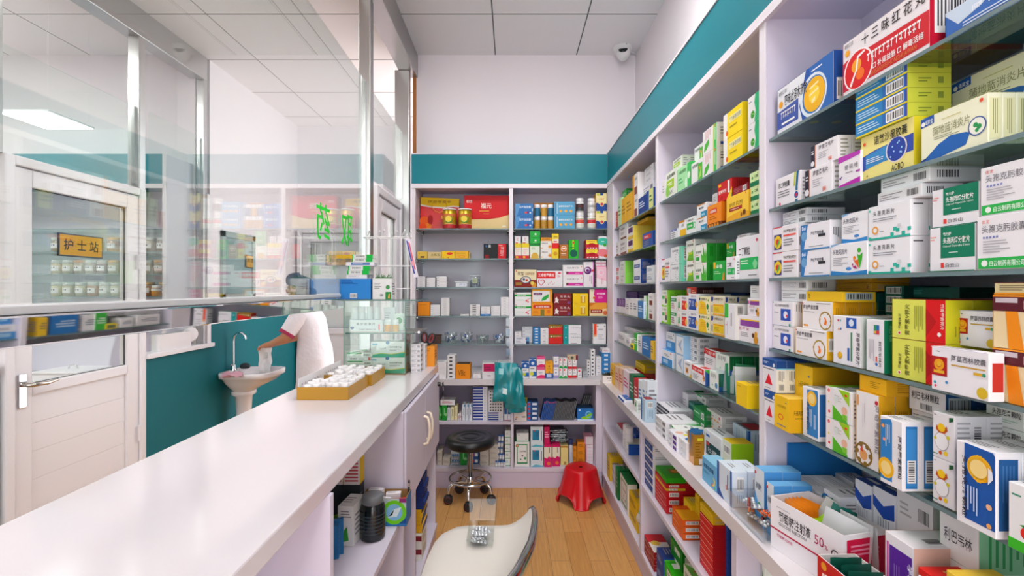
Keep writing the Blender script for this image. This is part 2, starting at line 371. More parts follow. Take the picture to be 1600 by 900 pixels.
# ------------------------------------------------------------ lamps: ceiling panels out of view, placed and dimmed for even light
def ceiling_light(x, y, label, s=1, grp='LED ceiling panels', sz=.59):
    o = empty('ceiling_light', label, 'ceiling light', (x, y, ZC), 0, grp); h = sz / 2
    fr = MB()
    for a, b, c, d in ((-h, h, -h, -h + .02), (-h, h, h - .02, h), (-h, -h + .02, -h, h), (h - .02, h, -h, h)): fr.box(a, b, c, d, -.012, 0, PVC)
    fr.build('light_frame', o); MB().box(-h + .02, h - .02, -h + .02, h - .02, -.008, -.002, emit('led_panel', (1, .985, .97, 1), PANEL_POWER * s)).build('diffuser', o)
for x, y, l, s in ((.18, 1.8, 'square LED ceiling panel over the aisle, first in front of the shelving', 1), (.18, -.6, 'square LED ceiling panel over the aisle above the camera', .7), (.18, -1.9, 'square LED ceiling panel over the aisle behind the camera', .7),
                (-1.64, 2.4, 'square LED ceiling panel over the corridor near the sink', .26), (-1.64, -.2, 'square LED ceiling panel over the corridor beside the counter', .2), (-1.64, -1.8, 'square LED ceiling panel over the corridor behind the camera', .2),
                (-3.3, 2.0, 'square LED ceiling panel in the nurse room', 1.3)): ceiling_light(x, y, l, s)
# added glowing panel on wires, stands in for a bright patch of light
o = empty('light_patch_panel', 'bright square lamp panel hanging in the nurse room', 'glowing panel', (-2.97, 3.05, HC + 1.07))
MB().box(-.16, .16, -.16, .16, 0, .012, PVC).build('patch_frame', o); MB().box(-.155, .155, -.155, .155, -.004, 0, emit('patch_glow', (1, 1, 1, 1), 2.0)).build('diffuser', o)
c_ = MB()
for a in (-.14, .14):
    for b in (-.14, .14): c_.tube([(a, b, .012), (a, b, ZC - HC - 1.07)], .0006, pm('e8e6e8', .5), 5)
c_.build('suspension_wire', o)
# security camera
o = empty('security_camera', 'white dome security camera in the ceiling corner', 'camera', (.80, 3.44, ZC), R(0))
MB().lathe([(.066, 0), (.068, -.012), (.060, -.03), (.05, -.034)], pm('f0eeee', .35), n=28).build('mount', o)
eye = MB().lathe([(.001, .05), (.02, .047), (.037, .036), (.048, .015), (.05, 0), (.048, -.018), (.04, -.033), (.034, -.0385)], pm('f0eeee', .3), n=28).build('eyeball', o, (0, -.008, -.045)); eye.rotation_euler = (R(68 + 180), 0, R(-14))
ln = MB().lathe([(.0335, -.036), (.031, -.042), (.02, -.047), (.001, -.049)], pm('0b1012', .06), n=28).build('lens', o, (0, -.008, -.045)); ln.rotation_euler = (R(68 + 180), 0, R(-14))
MB().tube([(.05, .02, -.02), (.1, .05, -.02), (.118, .10, -.01)], .004, pm('dcdadc', .5), 6).build('cord', o)
MB().lathe([(.003, 0), (.003, .004)], BLACK, (.01, -.066, -.008), 8, 'y').build('screw', o)

# ------------------------------------------------------------ shelving
XS = .655          # front plane of the long shelving
YU = 3.27          # front plane of the back shelving
def glass_shelf(parent, x0, x1, y0, y1, ztop, fside, pegs):
    """fside: 'x' front edge faces -x, 'y' front edge faces -y"""
    mb = MB(); t = .007; vs = [(x, y, z) for z in (ztop - t, ztop) for y in (y0, y1) for x in (x0, x1)]
    mb.add(vs, [(0, 2, 3, 1), (4, 5, 7, 6)], SHELFG); mb.add(vs, [(0, 1, 5, 4), (2, 6, 7, 3), (0, 4, 6, 2), (1, 3, 7, 5)], GEDGE)
    g = mb.build('glass_shelf', parent)
    for x, y, ax, sg in pegs:
        k = MB(); p = Vector((x, y, ztop - t - .0085))
        k.lathe([(.0085, 0), (.0085, .016), (.006, .017)] if sg > 0 else [(.006, -.017), (.0085, -.016), (.0085, 0)], pm('a9adb0', .25, 1), p, 12, ax); k.build('shelf_peg', g)
    return g
BAYS = {'N': (.36, 1.232), 'M': (1.261, 2.142), 'F': (2.17, 3.09)}
ZR = [HC + z for z in (.383, .203, .025, -.155, -.338)]
u = empty('wall_shelving', 'long lilac wall shelving with glass shelves and teal header along the aisle', 'shelving', (XS, 2.0, .70))
def U(mb, name):
    o = mb.build(name, u); o.location = (-XS, -2.0, -.70); return o
U(bx(XW - .018, XW, .30, YU, .706, 2.0, LILAC), 'back_panel')
for y0, y1 in ((.33, .36), (1.232, 1.261), (2.142, 2.17), (3.09, YU)):
    o = U(bx(XS + .004, XW - .018, y0, y1, .706, 1.985, LILAC), 'divider')
    e = U(MB().bbox(XS - .002, XS + .004, y0, y1, .706, 1.985, EDGEW, .0015), 'edge_band')
U(bx(XS + .004, XW, .30, YU, 1.985, 2.0, LILAC), 'top_board')
U(bx(XS, XW, .30, YU, 2.0, 2.21, TEAL), 'header')
U(bx(XS - .008, XS + .004, .30, YU - .008, 1.978, 2.004, EDGEW), 'trim_strip')
U(bx(XS - .004, XS + .004, .30, YU, 2.207, 2.213, EDGEW), 'trim_strip')
for b, (y0, y1) in BAYS.items():
    for z in ZR:
        g = glass_shelf(u, XS + .008, XW - .022, y0 + .002, y1 - .002, z, 'x', [(x, y, 'y', s) for x in (XS + .035, XW - .05) for y, s in ((y0 - .001, 1), (y1 + .001, -1))])
        g.location = (-XS, -2.0, -.70)
# back shelving
ZB = [HC + z for z in (.41, .203, .004, -.194, -.388)]
XBL, XBM, XBR = -.69, -.006, .70
v = empty('back_shelving', 'lilac shelving with glass shelves and teal header across the end of the aisle', 'shelving', (0, YB - .15, .70))
def V(mb, name):
    o = mb.build(name, v); o.location = (0, -(YB - .15), -.70); return o
V(bx(XBL, XBR, YB - .018, YB, .706, 2.0, LILAC), 'back_panel')
for x0, x1 in ((XBL, XBL + .028), (XBM - .014, XBM + .014), (XBR - .012, XBR)):
    V(bx(x0, x1, YU + .004, YB - .018, .706, 1.985, LILAC), 'divider'); V(MB().bbox(x0, x1, YU - .002, YU + .004, .706, 1.985, EDGEW, .0015), 'edge_band')
V(bx(XBL, XBR, YU + .004, YB, 1.985, 2.0, LILAC), 'top_board'); V(bx(XBL, XS - .0005, YU, YB, 2.0, 2.21, TEAL), 'header')
V(bx(XBL, XS - .008, YU - .008, YU + .004, 1.974, 2.004, EDGEW), 'trim_strip'); V(bx(XBL, XS - .004, YU - .004, YU + .004, 2.207, 2.213, EDGEW), 'trim_strip')
for x0, x1 in ((XBL + .028, XBM - .014), (XBM + .014, XBR - .012)):
    for z in ZB:
        g = glass_shelf(v, x0 + .002, x1 - .002, YU + .012, YB - .022, z, 'y', [(x, y, 'x', s) for y in (YU + .03, YB - .05) for x, s in ((x0 - .001, 1), (x1 + .001, -1))])
        g.location = (0, -(YB - .15), -.70)
# worktop: one L-shaped slab
WT = .705
mb = MB(); P = [(.563, .1), (XW - .001, .1), (XW - .001, YB - .001), (XBL, YB - .001), (XBL, 3.05), (.563, 3.05)]
mb.add([(x, y, z) for z in (WT - .038, WT) for x, y in P], [(5, 4, 3, 2, 1, 0), (6, 7, 8, 9, 10, 11)] + [(i, (i + 1) % 6, (i + 1) % 6 + 6, i + 6) for i in range(6)], TOPW)
tag(mb.build('worktop'), 'white L-shaped worktop running along the aisle under the shelving', 'worktop')
# base cabinets
def base(name, label, parts):
    o = empty(name, label, 'base cabinet', parts[0])
    for nm, b, m in parts[1:]:
        k = MB().bbox(*b, m, .0015).build(nm, o); k.location = [-c for c in parts[0]]
    return o
XK, YK = .58, 3.07
zt = WT - .039
base('base_cabinet', 'open lilac base cabinet under the long worktop', [(XK, 1.7, 0),
    ('back_panel', (XW - .015, XW, .1, 3.05, .1, zt), LILACD), ('bottom_board', (XK, XW - .016, .1, YK, .085, .105), LILAC), ('plinth', (XK + .004, XK + .02, .1, YK, 0, .085), LILACD),
    ('mid_shelf', (XK + .002, XW - .016, .1, 1.232, .39, .41), LILAC), ('mid_shelf', (XK + .002, XW - .016, 1.261, 2.142, .39, .41), LILAC), ('mid_shelf', (XK + .002, XW - .016, 2.17, 3.04, .39, .41), LILAC)] +
    [('divider', (XK, XW - .016, a, b, .105, zt), LILAC) for a, b in ((1.232, 1.261), (2.142, 2.17), (3.04, YK + .02))])
base('base_cabinet', 'open lilac base cabinet across the end of the aisle', [(0, YK, 0),
    ('back_panel', (XBL, XK, YB - .015, YB, .1, zt), LILACD), ('bottom_board', (XBL, XK - .001, YK, YB - .016, .107, .13), LILAC), ('plinth', (XBL, XK, YK + .004, YK + .02, 0, .107), LILACD),
    ('mid_shelf', (XBL, -.008, YK + .001, YB - .016, .41, .43), LILAC), ('mid_shelf', (.010, .539, YK + .001, YB - .016, .41, .43), LILAC)] +
    [('divider', (a, b, YK, YB - .016, .13, zt), LILAC) for a, b in ((XBL, XBL + .02), (-.008, .010), (.54, XK))])

# ------------------------------------------------------------ service counter
CT = HC - .40
tag(MB().bbox(-.865, -.39, -.6, 2.52, CT - .04, CT, TOPW, .004).build('countertop'), 'glossy white countertop in front of the glass', 'countertop')
k0 = (-.6, 1.5, 0); cz = CT - .041
cb = base('service_counter', 'lilac service counter with open shelves and two doors under the white top', [k0,
    ('back_panel', (-.85, -.835, -.6, 2.47, 0, cz), LILACD), ('end_panel', (-.834, -.395, 2.455, 2.475, 0, cz), LILAC),
    ('divider', (-.834, -.385, 1.685, 1.703, 0, cz), LILAC), ('divider', (-.834, -.385, 1.01, 1.03, 0, cz), LILAC),
    ('mid_shelf', (-.834, -.385, 1.03, 1.685, .47, .49), LILAC), ('mid_shelf', (-.834, -.40, 1.703, 2.455, .47, .49), LILAC), ('mid_shelf', (-.834, -.385, -.6, 1.01, .47, .49), LILAC),
    ('bottom_board', (-.834, -.385, -.6, 2.455, .06, .08), LILAC), ('plinth', (-.41, -.395, -.6, 2.455, 0, .06), LILACD), ('divider', (-.834, -.392, 1.93, 1.945, .08, .47), LILAC)])
for a, b, hy in ((1.706, 2.078, 2.045), (2.082, 2.472, 2.115)):
    d = MB().bbox(-.394, -.378, a, b, .495, cz - .004, LILAC, .002).build('cabinet_door', cb); d.location = [-c for c in k0]
    h_ = MB().tube([(-.378, hy, .62), (-.362, hy, .625), (-.355, hy, .65), (-.353, hy, .68), (-.355, hy, .71), (-.362, hy, .735), (-.378, hy, .74)], .006, pm('f0e2cc', .35), 10).build('handle', d)
    if hy > 2.1:
        MB().lathe([(.011, 0), (.011, .012), (.009, .014)], BLACK, (-.378, 2.43, .80), 16, 'x').build('lock', d)
# keys hang from the lock
o = empty('key_bunch', 'two keys hanging from the lock of the counter cabinet door', 'keys', (-.362, 2.43, .80))
MB().box(-.001, .012, -.001, .001, -.004, .004, pm('c8c8c8', .2, 1)).bbox(.008, .014, -.011, .011, -.011, .011, BLACK, .003).build('inserted_key', o)
MB().tube([(.012, .004 * math.cos(t) * 2, -.02 + .014 * math.sin(t)) for t in [i * math.pi / 8 for i in range(16)]], .0008, pm('c8c8c8', .2, 1), 6, True).build('key_ring', o)
MB().bbox(.009, .014, -.009, .009, -.058, -.032, BLACK, .003).box(.0105, .0125, -.003, .003, -.088, -.056, pm('c8c8c8', .2, 1)).build('hanging_key', o)
# ------------------------------------------------------------ goods: printed cartons
D = {}; REC = []; MESHC = {}
K = '2b2b30'; GR = '8d8b90'
DS = [('l', .15, .2, .85, .8, 5)]
BCS = [('b', .12, .2, .88, .8)]
def G(key, desc, base, f=(), s=None, t=None, l=None, b=None): D[key] = (desc, base, f, DS if s is None else s, t if t is not None else [('l', .1, .25, .7, .75, 3)], l if l is not None else (DS if s is None else s), b or ())
def carton_mesh(key, w, d, h, bev=.0008):
    k = (key, round(w, 3), round(d, 3), round(h, 3))
    if k in MESHC: return MESHC[k]
    desc, base, f, s, t, l, b = D[key]
    mb = MB(); mb.bbox(-w / 2, w / 2, 0, d, 0, h, pm(base, .48, 0, .28), bev, 1)
    fc = box_faces(mb, w, d, h)
    for nm, it in (('f', f), ('s', s), ('l', l), ('t', t), ('b', b)):
        if it: fc[nm].run(it)
    MESHC[k] = mb.mesh('carton_' + key); return MESHC[k]
def carton(key, w, d, h, loc, rz, place, sort, name='medicine_box', row=0, tilt=None):
    if name == 'medicine_box': name = 'flat_medicine_box' if h < .45 * w else 'upright_medicine_box' if h > 1.12 * w else 'small_medicine_box' if w * h < .0035 else name
    o = link(name, carton_mesh(key, w, d, h), None, loc, rz)
    if tilt: o.rotation_euler = (tilt[0], tilt[1], rz)
    REC.append([o, D[key][0], place, sort, loc[2], row, 'medicine box']); return o
ORD = ['first', 'second', 'third', 'fourth', 'fifth', 'sixth', 'seventh', 'eighth', 'ninth', 'tenth', 'eleventh', 'twelfth', 'thirteenth', 'fourteenth', 'fifteenth', 'sixteenth', 'seventeenth', 'eighteenth', 'nineteenth', 'twentieth', 'twenty-first', 'twenty-second', 'twenty-third', 'twenty-fourth', 'twenty-fifth']
def finish_labels():
    by = {}
    for r in REC: by.setdefault((r[1], r[2]), []).append(r)
    groups = {}
    for r in REC: groups.setdefault((r[2], r[6]), []).append(r)
    long = []
    for (desc, place), rs in by.items():
        cols = []
        for r in sorted(rs, key=lambda r: r[3]):
            if cols and abs(cols[-1][0] - r[3]) < .012: cols[-1][1].append(r)
            else: cols.append((r[3], [r]))
        for ci, (_, col) in enumerate(cols):
            cw = '' if len(cols) == 1 else (('first column', 'second column')[ci] if len(cols) == 2 else ORD[ci] + ' column')
            rows = sorted({r[5] for r in col})
            for ri, rv in enumerate(rows):
                rr = sorted([r for r in col if r[5] == rv], key=lambda r: r[4]); n = len(rr)
                rw = '' if len(rows) == 1 else (['front row'] + [ORD[i] + ' row' for i in range(1, 9)])[ri]
                for li, r in enumerate(rr):
                    lv = '' if n == 1 else (('lower', 'upper')[li] if n == 2 else ('bottom' if li == 0 else 'topmost' if li == n - 1 else ORD[li] + ' up'))
                    lab = (lv + ', ' if ' ' in lv else lv + ' ' if lv else '') + ', '.join(x for x in (desc, cw, rw, place) if x)
                    r[0]['label'] = lab; r[0]['category'] = r[6]
                    if len(lab.replace(',', '').replace('-', ' ').split()) > 16: long.append(lab)
    for (place, cat), rs in groups.items():
        if 'row of five' in place: place = 'the service counter in ochre trays'
        if len(rs) > 1:
            for r in rs: r[0]['group'] = ('medicine boxes' if cat == 'medicine box' else cat + 's' if not cat.endswith('s') else cat) + ' on the ' + place
    for x in long: print('LONG', x)
SHN = ['top shelf', 'second shelf', 'third shelf', 'fourth shelf', 'fifth shelf', 'worktop']
BN = {'N': 'near bay', 'M': 'middle bay', 'F': 'far bay', 'L': 'left back bay', 'B': 'right back bay'}
def RW(bay, k, entries, z0=None, place=None, ylim=None):
    """goods on the long shelving, fronts facing the aisle: (far px, near px, top px at the far end, design, stacked, rows back, depth, front plane, on)"""
    z0 = (ZR[k] if z0 is None else z0) + .0006; lo, hi = ylim or BAYS[bay]; tops = []
    place = place or SHN[k] + ', ' + BN[bay]
    for e in entries:
        px0, px1, yt, key = e[:4]; n, rows, d, xf, on = (list(e[4:]) + [1, 1, .05, .672, 0][len(e) - 4:])
        y0 = F * xf / (px0 - 800); y1 = F * xf / (px1 - 800); y0 = min(y0, hi - .002); y1 = max(y1, lo + .002)
        zt = HC + (450 - yt) / F * (F * xf / (px0 - 800))
        zb = z0 if on == 0 else tops[on] if on < 0 else on
        h = max((zt - zb) / n, .012); w = y0 - y1 - .001; tops.append(zb + h * n + .0004 * n)
        d = min(d, (XW - .021 - xf) / rows)
        for r_ in range(rows):
            for i in range(n):
                carton(key, w, d - .0006, h - .0003, (xf + d * r_, (y0 + y1) / 2, zb + i * (h + .0003)), R(-90), place, -(y0 + y1) / 2, row=round(xf + d * r_, 3))
    return tops
def BW(bay, k, entries, z0=None, place=None, yf=3.30):
    """goods on the back shelving, fronts facing the camera: (left px, right px, top px, design, stacked, rows, depth, front plane, on)"""
    z0 = (ZB[k] if z0 is None else z0) + .0006; tops = []
    place = place or SHN[k] + ', ' + BN[bay]
    for e in entries:
        px0, px1, yt, key = e[:4]; n, rows, d, y_, on = (list(e[4:]) + [1, 1, .07, yf, 0][len(e) - 4:])
        x0 = (px0 - 800) / F * y_; x1 = (px1 - 800) / F * y_; zt = HC + (450 - yt) / F * y_
        zb = z0 if on == 0 else tops[on] if on < 0 else on
        h = max((zt - zb) / n, .010); tops.append(zb + h * n + .0004 * n)
        for r_ in range(rows):
            for i in range(n):
                carton(key, x1 - x0 - .001, d - .0006, h - .0003, ((x0 + x1) / 2, y_ + d * r_, zb + i * (h + .0003)), 0, place, (x0 + x1) / 2, row=round(y_ + d * r_, 3))
    return tops
# ---- designs of the near bay
def tib(u0, v0, u1, h, n, c='f2f2f2'):
    rnd = random.Random(n); q = []; st = (u1 - u0) / n
    for i in range(n):
        a = u0 + i * st; e = a + st * .82
        q.append([(a, v0 + h * .8), (e, v0 + h * .8), (e, v0 + h), (a, v0 + h)])
        x = a + st * rnd.uniform(.1, .4); q.append([(x, v0 + h * rnd.uniform(0, .3)), (x + st * .2, v0 + h * .1), (x + st * .3, v0 + h * .8), (x + st * .1, v0 + h * .8)])
        if rnd.random() < .6: q.append([(a + st * .1, v0 + h * .35), (e, v0 + h * .25), (e, v0 + h * .42), (a + st * .1, v0 + h * .5)])
    return [('m', q, c)]
def disc(u, v, r, cols):
    return [('c', u, v, r * (1 - i / len(cols)), c) for i, c in enumerate(cols)]
G('simu', 'blue and white carton with yellow disc', 'e4e6ec', [('p', [(.0, .12), (.0, .5), (.42, .55), (.42, .12)], '3d56a6'), ('p', [(.5, 0), (.44, .35), (.5, .7), (.56, 1), (1, 1), (1, 0)], '1d52a8'), ('r', .62, 0, 1, 1, '2a66b4'), ('c', .68, .42, .42, 'dfe9f2'), ('c', .69, .42, .36, '2f6fb8')] + disc(.70, .42, .33, ['f0b418', 'f7d23a']) +
  [('m', [[(.62, .55), (.77, .6), (.77, .64), (.62, .59)], [(.62, .42), (.77, .47), (.77, .51), (.62, .46)], [(.66, .25), (.72, .3), (.72, .38), (.66, .33)]], 'fbe9b0'), ('t', .16, .56, .24, K, '四味止泻木汤散', .42), ('c', .08, .64, .075, 'eaa21b'), *tib(.08, .3, .38, .16, 7), ('l', .1, .15, .36, .25, 1, 'f4f4f4'), ('t', .04, .84, .09, GR, '藏药乙类', .16), ('l', .66, .86, .95, .92, 1, 'e8eef6')],
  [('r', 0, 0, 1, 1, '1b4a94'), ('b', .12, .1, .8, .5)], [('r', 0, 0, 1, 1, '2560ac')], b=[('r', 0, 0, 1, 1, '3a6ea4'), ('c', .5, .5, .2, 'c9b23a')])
G('shisan', 'red and white carton with large red emblem', 'eae2e6', [('p', [(0, .10), (0, .62), (.06, .66), (1, .60), (1, .10)], 'd01424'), ('r', 0, .1, .06, .6, 'b8123c'), ('c', .21, .38, .36, 'f4f0f0'), ('c', .21, .38, .33, 'd9121c'), ('c', .19, .46, .12, 'f2a01c'), ('c', .24, .28, .1, 'f2701c'), ('p', [(.12, .12), (.2, .38), (.22, .58), (.3, .62), (.3, .66), (.2, .62), (.18, .38), (.1, .16)], 'f4f0f0'), ('t', .26, .74, .2, '33282c', '十 三 味 红 花 丸', .70), *tib(.33, .38, .93, .16, 13), ('t', .4, .22, .11, 'f2f2f2', '□ 补肾益脉 □ 解毒活络', .55), ('t', .38, .12, .08, 'd8803c', 'SHISANWEI HONGHUAWAN', .5, {'bold': 0}), ('c', .07, .78, .06, 'eaa21b'), ('t', .03, .88, .08, GR, '藏药乙类', .12)],
  [('r', 0, 0, 1, 1, 'c41030'), ('b', .1, .25, .9, .9), ], [('r', 0, 0, 1, 1, 'e6dfe4')], b=[('r', 0, 0, 1, 1, 'b06a5a')])
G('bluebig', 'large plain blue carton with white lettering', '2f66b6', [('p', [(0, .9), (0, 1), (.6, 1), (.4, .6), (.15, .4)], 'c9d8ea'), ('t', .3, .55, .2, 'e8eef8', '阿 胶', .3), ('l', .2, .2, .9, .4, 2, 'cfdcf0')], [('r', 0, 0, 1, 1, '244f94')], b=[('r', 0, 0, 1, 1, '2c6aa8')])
G('hui', 'white carton with green and blue stripes', 'ebe7ec', [('p', [(.74, .55), (.78, 1), (.84, 1), (.80, .55)], 'b9c924'), ('p', [(.80, .02), (.82, .5), (.86, 1), (.94, 1), (.9, .5), (.9, .02)], '1c6a92'), ('c', .85, .25, .14, 'f1efe6')] + disc(.85, .25, .11, ['2050a0', 'd02030']) + [('t', .14, .62, .2, K, '尔二羧胺囊', .45), ('l', .12, .3, .6, .55, 3), ('c', .2, .1, .05, 'd03060')], DS)
G('axiluo', 'white tablet carton with navy orange end', 'ece8ed', [('r', 0, 0, .16, 1, '23253a'), ('r', .16, 0, .185, 1, 'ea7a2c'), ('c', .07, .2, .12, 'e6e6ea'), ('l', .03, .6, .12, .8, 2, 'f0f0f0'), ('t', .32, .70, .2, '55525a', '阿昔洛韦片', .55), ('l', .3, .3, .75, .6, 4, 'b5b2b8'), ('t', .68, .1, .15, 'ea6a4c', '88', .12)], [('l', .2, .1, .8, .9, 5, 'a8a49c')])
G('tixiao', 'white carton with magenta stripes', 'ece8ed', [('p', [(0, .80), (0, 1), (1, 1), (1, .88)], 'b93bb4'), ('p', [(0, 0), (0, .08), (1, .2), (1, .08), (1, 0)], 'c02cb0'), ('t', .3, .52, .16, '8c8a90', '替 硝 唑', .6), ('r', .82, .36, 1, .42, 'b03ca8'), ('c', .1, .3, .04, '7a3c9c'), ('c', .16, .34, .025, '7a3c9c'), ('l', .35, .4, .8, .46, 1)], [('l', .2, .1, .8, .9, 4, 'a8a49c')])
G('nuofu', 'pale yellow carton with blue band', 'f1e48c', [('p', [(0, .22), (0, .54), (.3, .62), (1, .68), (1, .34), (.3, .30)], '3550ae'), ('p', [(.1, .26), (.1, .55), (.6, .64), (.6, .33)], '3b8ccc'), ('c', .70, .48, .27, 'e6dfd6'), ('c', .70, .48, .24, '2a46a4')] + [('c', .70 + .1 * math.cos(i), .48 + .14 * math.sin(i * 1.7), .02, '9fd0ee') for i in range(8)] + [('t', .28, .72, .19, '3c3a2a', '诺氟沙星胶囊', .62), ('c', .08, .82, .04, 'e05a2c'), ('l', .12, .36, .48, .48, 3, 'dcebf5'), ('t', .62, .05, .13, '2c2c30', 'AOBO', .22), ('c', .14, .1, .025, '9c8c40')],
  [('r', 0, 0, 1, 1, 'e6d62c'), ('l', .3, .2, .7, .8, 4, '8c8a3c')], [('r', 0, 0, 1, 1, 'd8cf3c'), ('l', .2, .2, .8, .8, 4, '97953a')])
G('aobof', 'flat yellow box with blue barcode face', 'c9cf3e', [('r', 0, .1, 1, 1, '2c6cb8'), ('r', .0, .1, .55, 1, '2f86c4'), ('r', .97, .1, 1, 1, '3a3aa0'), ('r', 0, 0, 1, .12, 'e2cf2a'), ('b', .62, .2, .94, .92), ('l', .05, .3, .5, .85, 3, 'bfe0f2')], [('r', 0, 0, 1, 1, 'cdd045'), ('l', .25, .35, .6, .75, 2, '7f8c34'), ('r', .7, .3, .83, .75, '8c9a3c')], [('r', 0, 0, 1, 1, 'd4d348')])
G('pudi', 'cream tablet carton with blue wave', 'f0efd2', [('p', [(.0, 0), (.02, .02), (.3, .32), (.48, .42), (.7, .38), (.76, .34), (.7, .12), (.3, .02)], '2464b4'), ('p', [(0, 0), (.05, 0), (.12, .1), (.0, .06)], '1c3f80'), ('p', [(0, .78), (0, .98), (.22, 1), (.22, .82)], '2458a8'), ('c', .045, .86, .05, 'f4f0ea'), ('t', .08, .83, .1, 'e8eef8', '诺奖宝', .12), ('t', .2, .52, .2, '9a9c78', '蒲地蓝消炎片', .56, {'bold': .004}), ('l', .22, .42, .62, .5, 2, '9fa08a'), ('c', .86, .42, .19, '3a5a9c'), ('c', .86, .42, .165, 'eff0e4'), ('c', .84, .45, .05, '2c9a54'), ('c', .89, .4, .05, '2c9a54'), ('c', .86, .34, .04, '2c9a54'), ('c', .92, .9, .04, 'e0522c'), ('l', .35, .8, .8, .84, 1, 'c9c37c')],
  [('r', .1, .1, .9, .9, 'e9e6b8'), ('v', .3, .12, .7, .88, 3, '9a9a60')], [('r', 0, 0, 1, 1, 'e6e3a8')])
G('logo3', 'white carton with colourful flower logo', 'ece8ed', [('r', 0, .96, .4, 1, 'd03040'), ('r', .06, .1, .38, .7, '3a3474')] + disc(.22, .40, .26, ['e8c81c', 'd8302c']) + [('p', [(.14, .12), (.3, .35), (.3, .55), (.2, .3)], '2fb44a'), ('t', .46, .72, .12, '6a5c5c', '罗红霉素分散片', .5), ('r', .46, .58, .95, .65, 'ea5c50'), ('l', .46, .2, .9, .5, 3)], [('v', .1, .1, .9, .5, 5, '6d7680')])
G('bluewhite', 'white carton with blue slanted corner', 'ebe9f0', [('p', [(0, 0), (0, 1), (.26, 1), (.1, 0)], '2f78bc'), ('c', .12, .55, .18, '6aa2d2'), ('t', .04, .8, .14, 'dfeaf6', 'Bai', .14), ('t', .36, .56, .13, '4a4a56', '芦红霉素胶囊', .44), ('r', .62, .46, .86, .56, '303038'), ('l', .3, .1, .9, .16, 1), ('r', 0, 0, 1, .05, '3a84c4')], [('v', .2, .25, .8, .75, 4, '6d6f72')])
G('swoosh', 'white tablet carton with blue base wave', 'ecebf0', [('p', [(0, 0), (0, .16), (.5, .08), (1, .14), (1, 0)], '2f82c4'), ('p', [(0, .9), (0, 1), (.4, 1)], '88b4de'), ('t', .06, .66, .17, '6c6a78', '头孢克肟片', .6), ('l', .08, .3, .7, .58, 5, 'b0b0b8'), ('c', .6, .2, .05, '4a8cd0', {'rx': .12})], DS)
G('people', 'white carton with three bright figures', 'ecebf0', [('p', [(0, 0), (0, .16), (.5, .08), (1, .14), (1, 0)], '2f82c4'), ('p', [(0, .92), (0, 1), (.3, 1)], '88b4de'), ('t', .06, .66, .17, '6c6a78', '头孢克肟片', .42), ('l', .08, .3, .5, .58, 5, 'b0b0b8'), ('c', .52, .2, .05, '4a8cd0', {'rx': .12}),
  ('c', .80, .74, .075, '3cb428'), ('p', [(.81, .18), (.77, .5), (.74, .66), (.80, .58), (.89, .66), (.87, .45)], '3cb428'), ('c', .68, .52, .055, 'e8842a'), ('p', [(.79, .2), (.7, .36), (.64, .48), (.71, .44), (.78, .47)], 'e8622a'), ('c', .63, .32, .035, 'b02c70'), ('p', [(.76, .18), (.67, .2), (.62, .28), (.68, .26), (.7, .3)], 'b02c70')], DS)
G('kewo', 'white tablet carton with teal squares', 'ecebf0', [('r', 0, 0, 1, .06, '2fb3a0')] + [('r', .55 + .13 * i, .06 + .1 * (i % 2), .63 + .13 * i, .16 + .1 * (i % 2), '2fb3a0') for i in range(4)] + [('r', .62, .2, .70, .30, '2fb3a0'), ('r', .72, .3, .80, .38, 'd6d6da'), ('r', 0, .02, .08, .1, '2fb3a0'), ('t', .13, .70, .15, '4a4850', '头 孢 克 肟 片', .52), ('l', .13, .52, .85, .64, 2, '9a9aa2'), ('c', .18, .28, .12, 'e8a24a'), ('c', .18, .28, .07, 'ecebf0'), ('c', .04, .88, .04, '5fc4b4'), ('l', .3, .2, .45, .25, 1)], [('l', .15, .82, .85, .92, 1, '6d6d72')])
G('flatw', 'flat white box with barcode end', 'e8e6ea', [('l', .05, .25, .6, .8, 3, 'a4a2a8'), ('b', .68, .15, .95, .85, None)], [('b', .1, .15, .55, .85, None)])
G('cefpro', 'white carton with dark green panel', 'e9e7ec', [('r', .26, .3, 1, 1, '0f7a5c'), ('t', .32, .8, .08, 'f2f2f2', '敏力舒', .18), ('t', .32, .62, .14, 'f4f4f4', '头孢丙烯分散片', .58), ('t', .32, .53, .06, 'e4f2ec', 'Cefprozil Dispersible Tablets', .58, {'bold': 0}), ('l', .45, .4, .8, .44, 1, 'd8ece4'), ('l', .03, .7, .18, .82, 2, 'ea9a90'), ('r', .27, .08, .34, .2, 'e0403a'), ('t', .38, .09, .1, '6a686e', '白云山', .3), ('r', 0, 0, 1, .02, '0f7a5c')], DS)
G('kejiao', 'white carton with green base bar', 'ece9ee', [('r', .02, .02, 1, .22, '2cb450'), ('c', .12, .12, .06, 'f2f2f2'), ('t', .2, .06, .11, 'e8f6ea', '白云制药有限公司', .5), ('t', .08, .68, .15, '77757c', '头孢克肟胶囊', .64, {'bold': .004}), ('t', .08, .86, .07, 'ea8a84', '佳 定', .12), ('l', .1, .3, .5, .55, 5, 'b5b3b9'), ('m', [[(.1 + .05 * i, .58), (.13 + .05 * i, .58), (.13 + .05 * i, .62), (.1 + .05 * i, .62)] for i in range(5)], '8088c0')], DS)
G('niuhuang', 'white capsule carton with blue picture', 'ebe8ed', [('r', .42, .22, .9, .70, '2a52b4'), ('c', .66, .46, .15, 'e8e6f0'), ('c', .72, .42, .06, 'e03c50'), ('c', .62, .52, .05, 'dcdcf0'), ('t', .12, .78, .11, '77757c', '人工牛黄甲硝唑胶囊', .7), ('c', .05, .95, .025, '2f9a6a'), ('c', .86, .06, .06, '3c9a7c'), ('l', .1, .5, .35, .58, 1), ('r', 0, 0, 1, .012, '3c4c94')], [('v', .15, .55, .6, .9, 3, 'a09a98')])
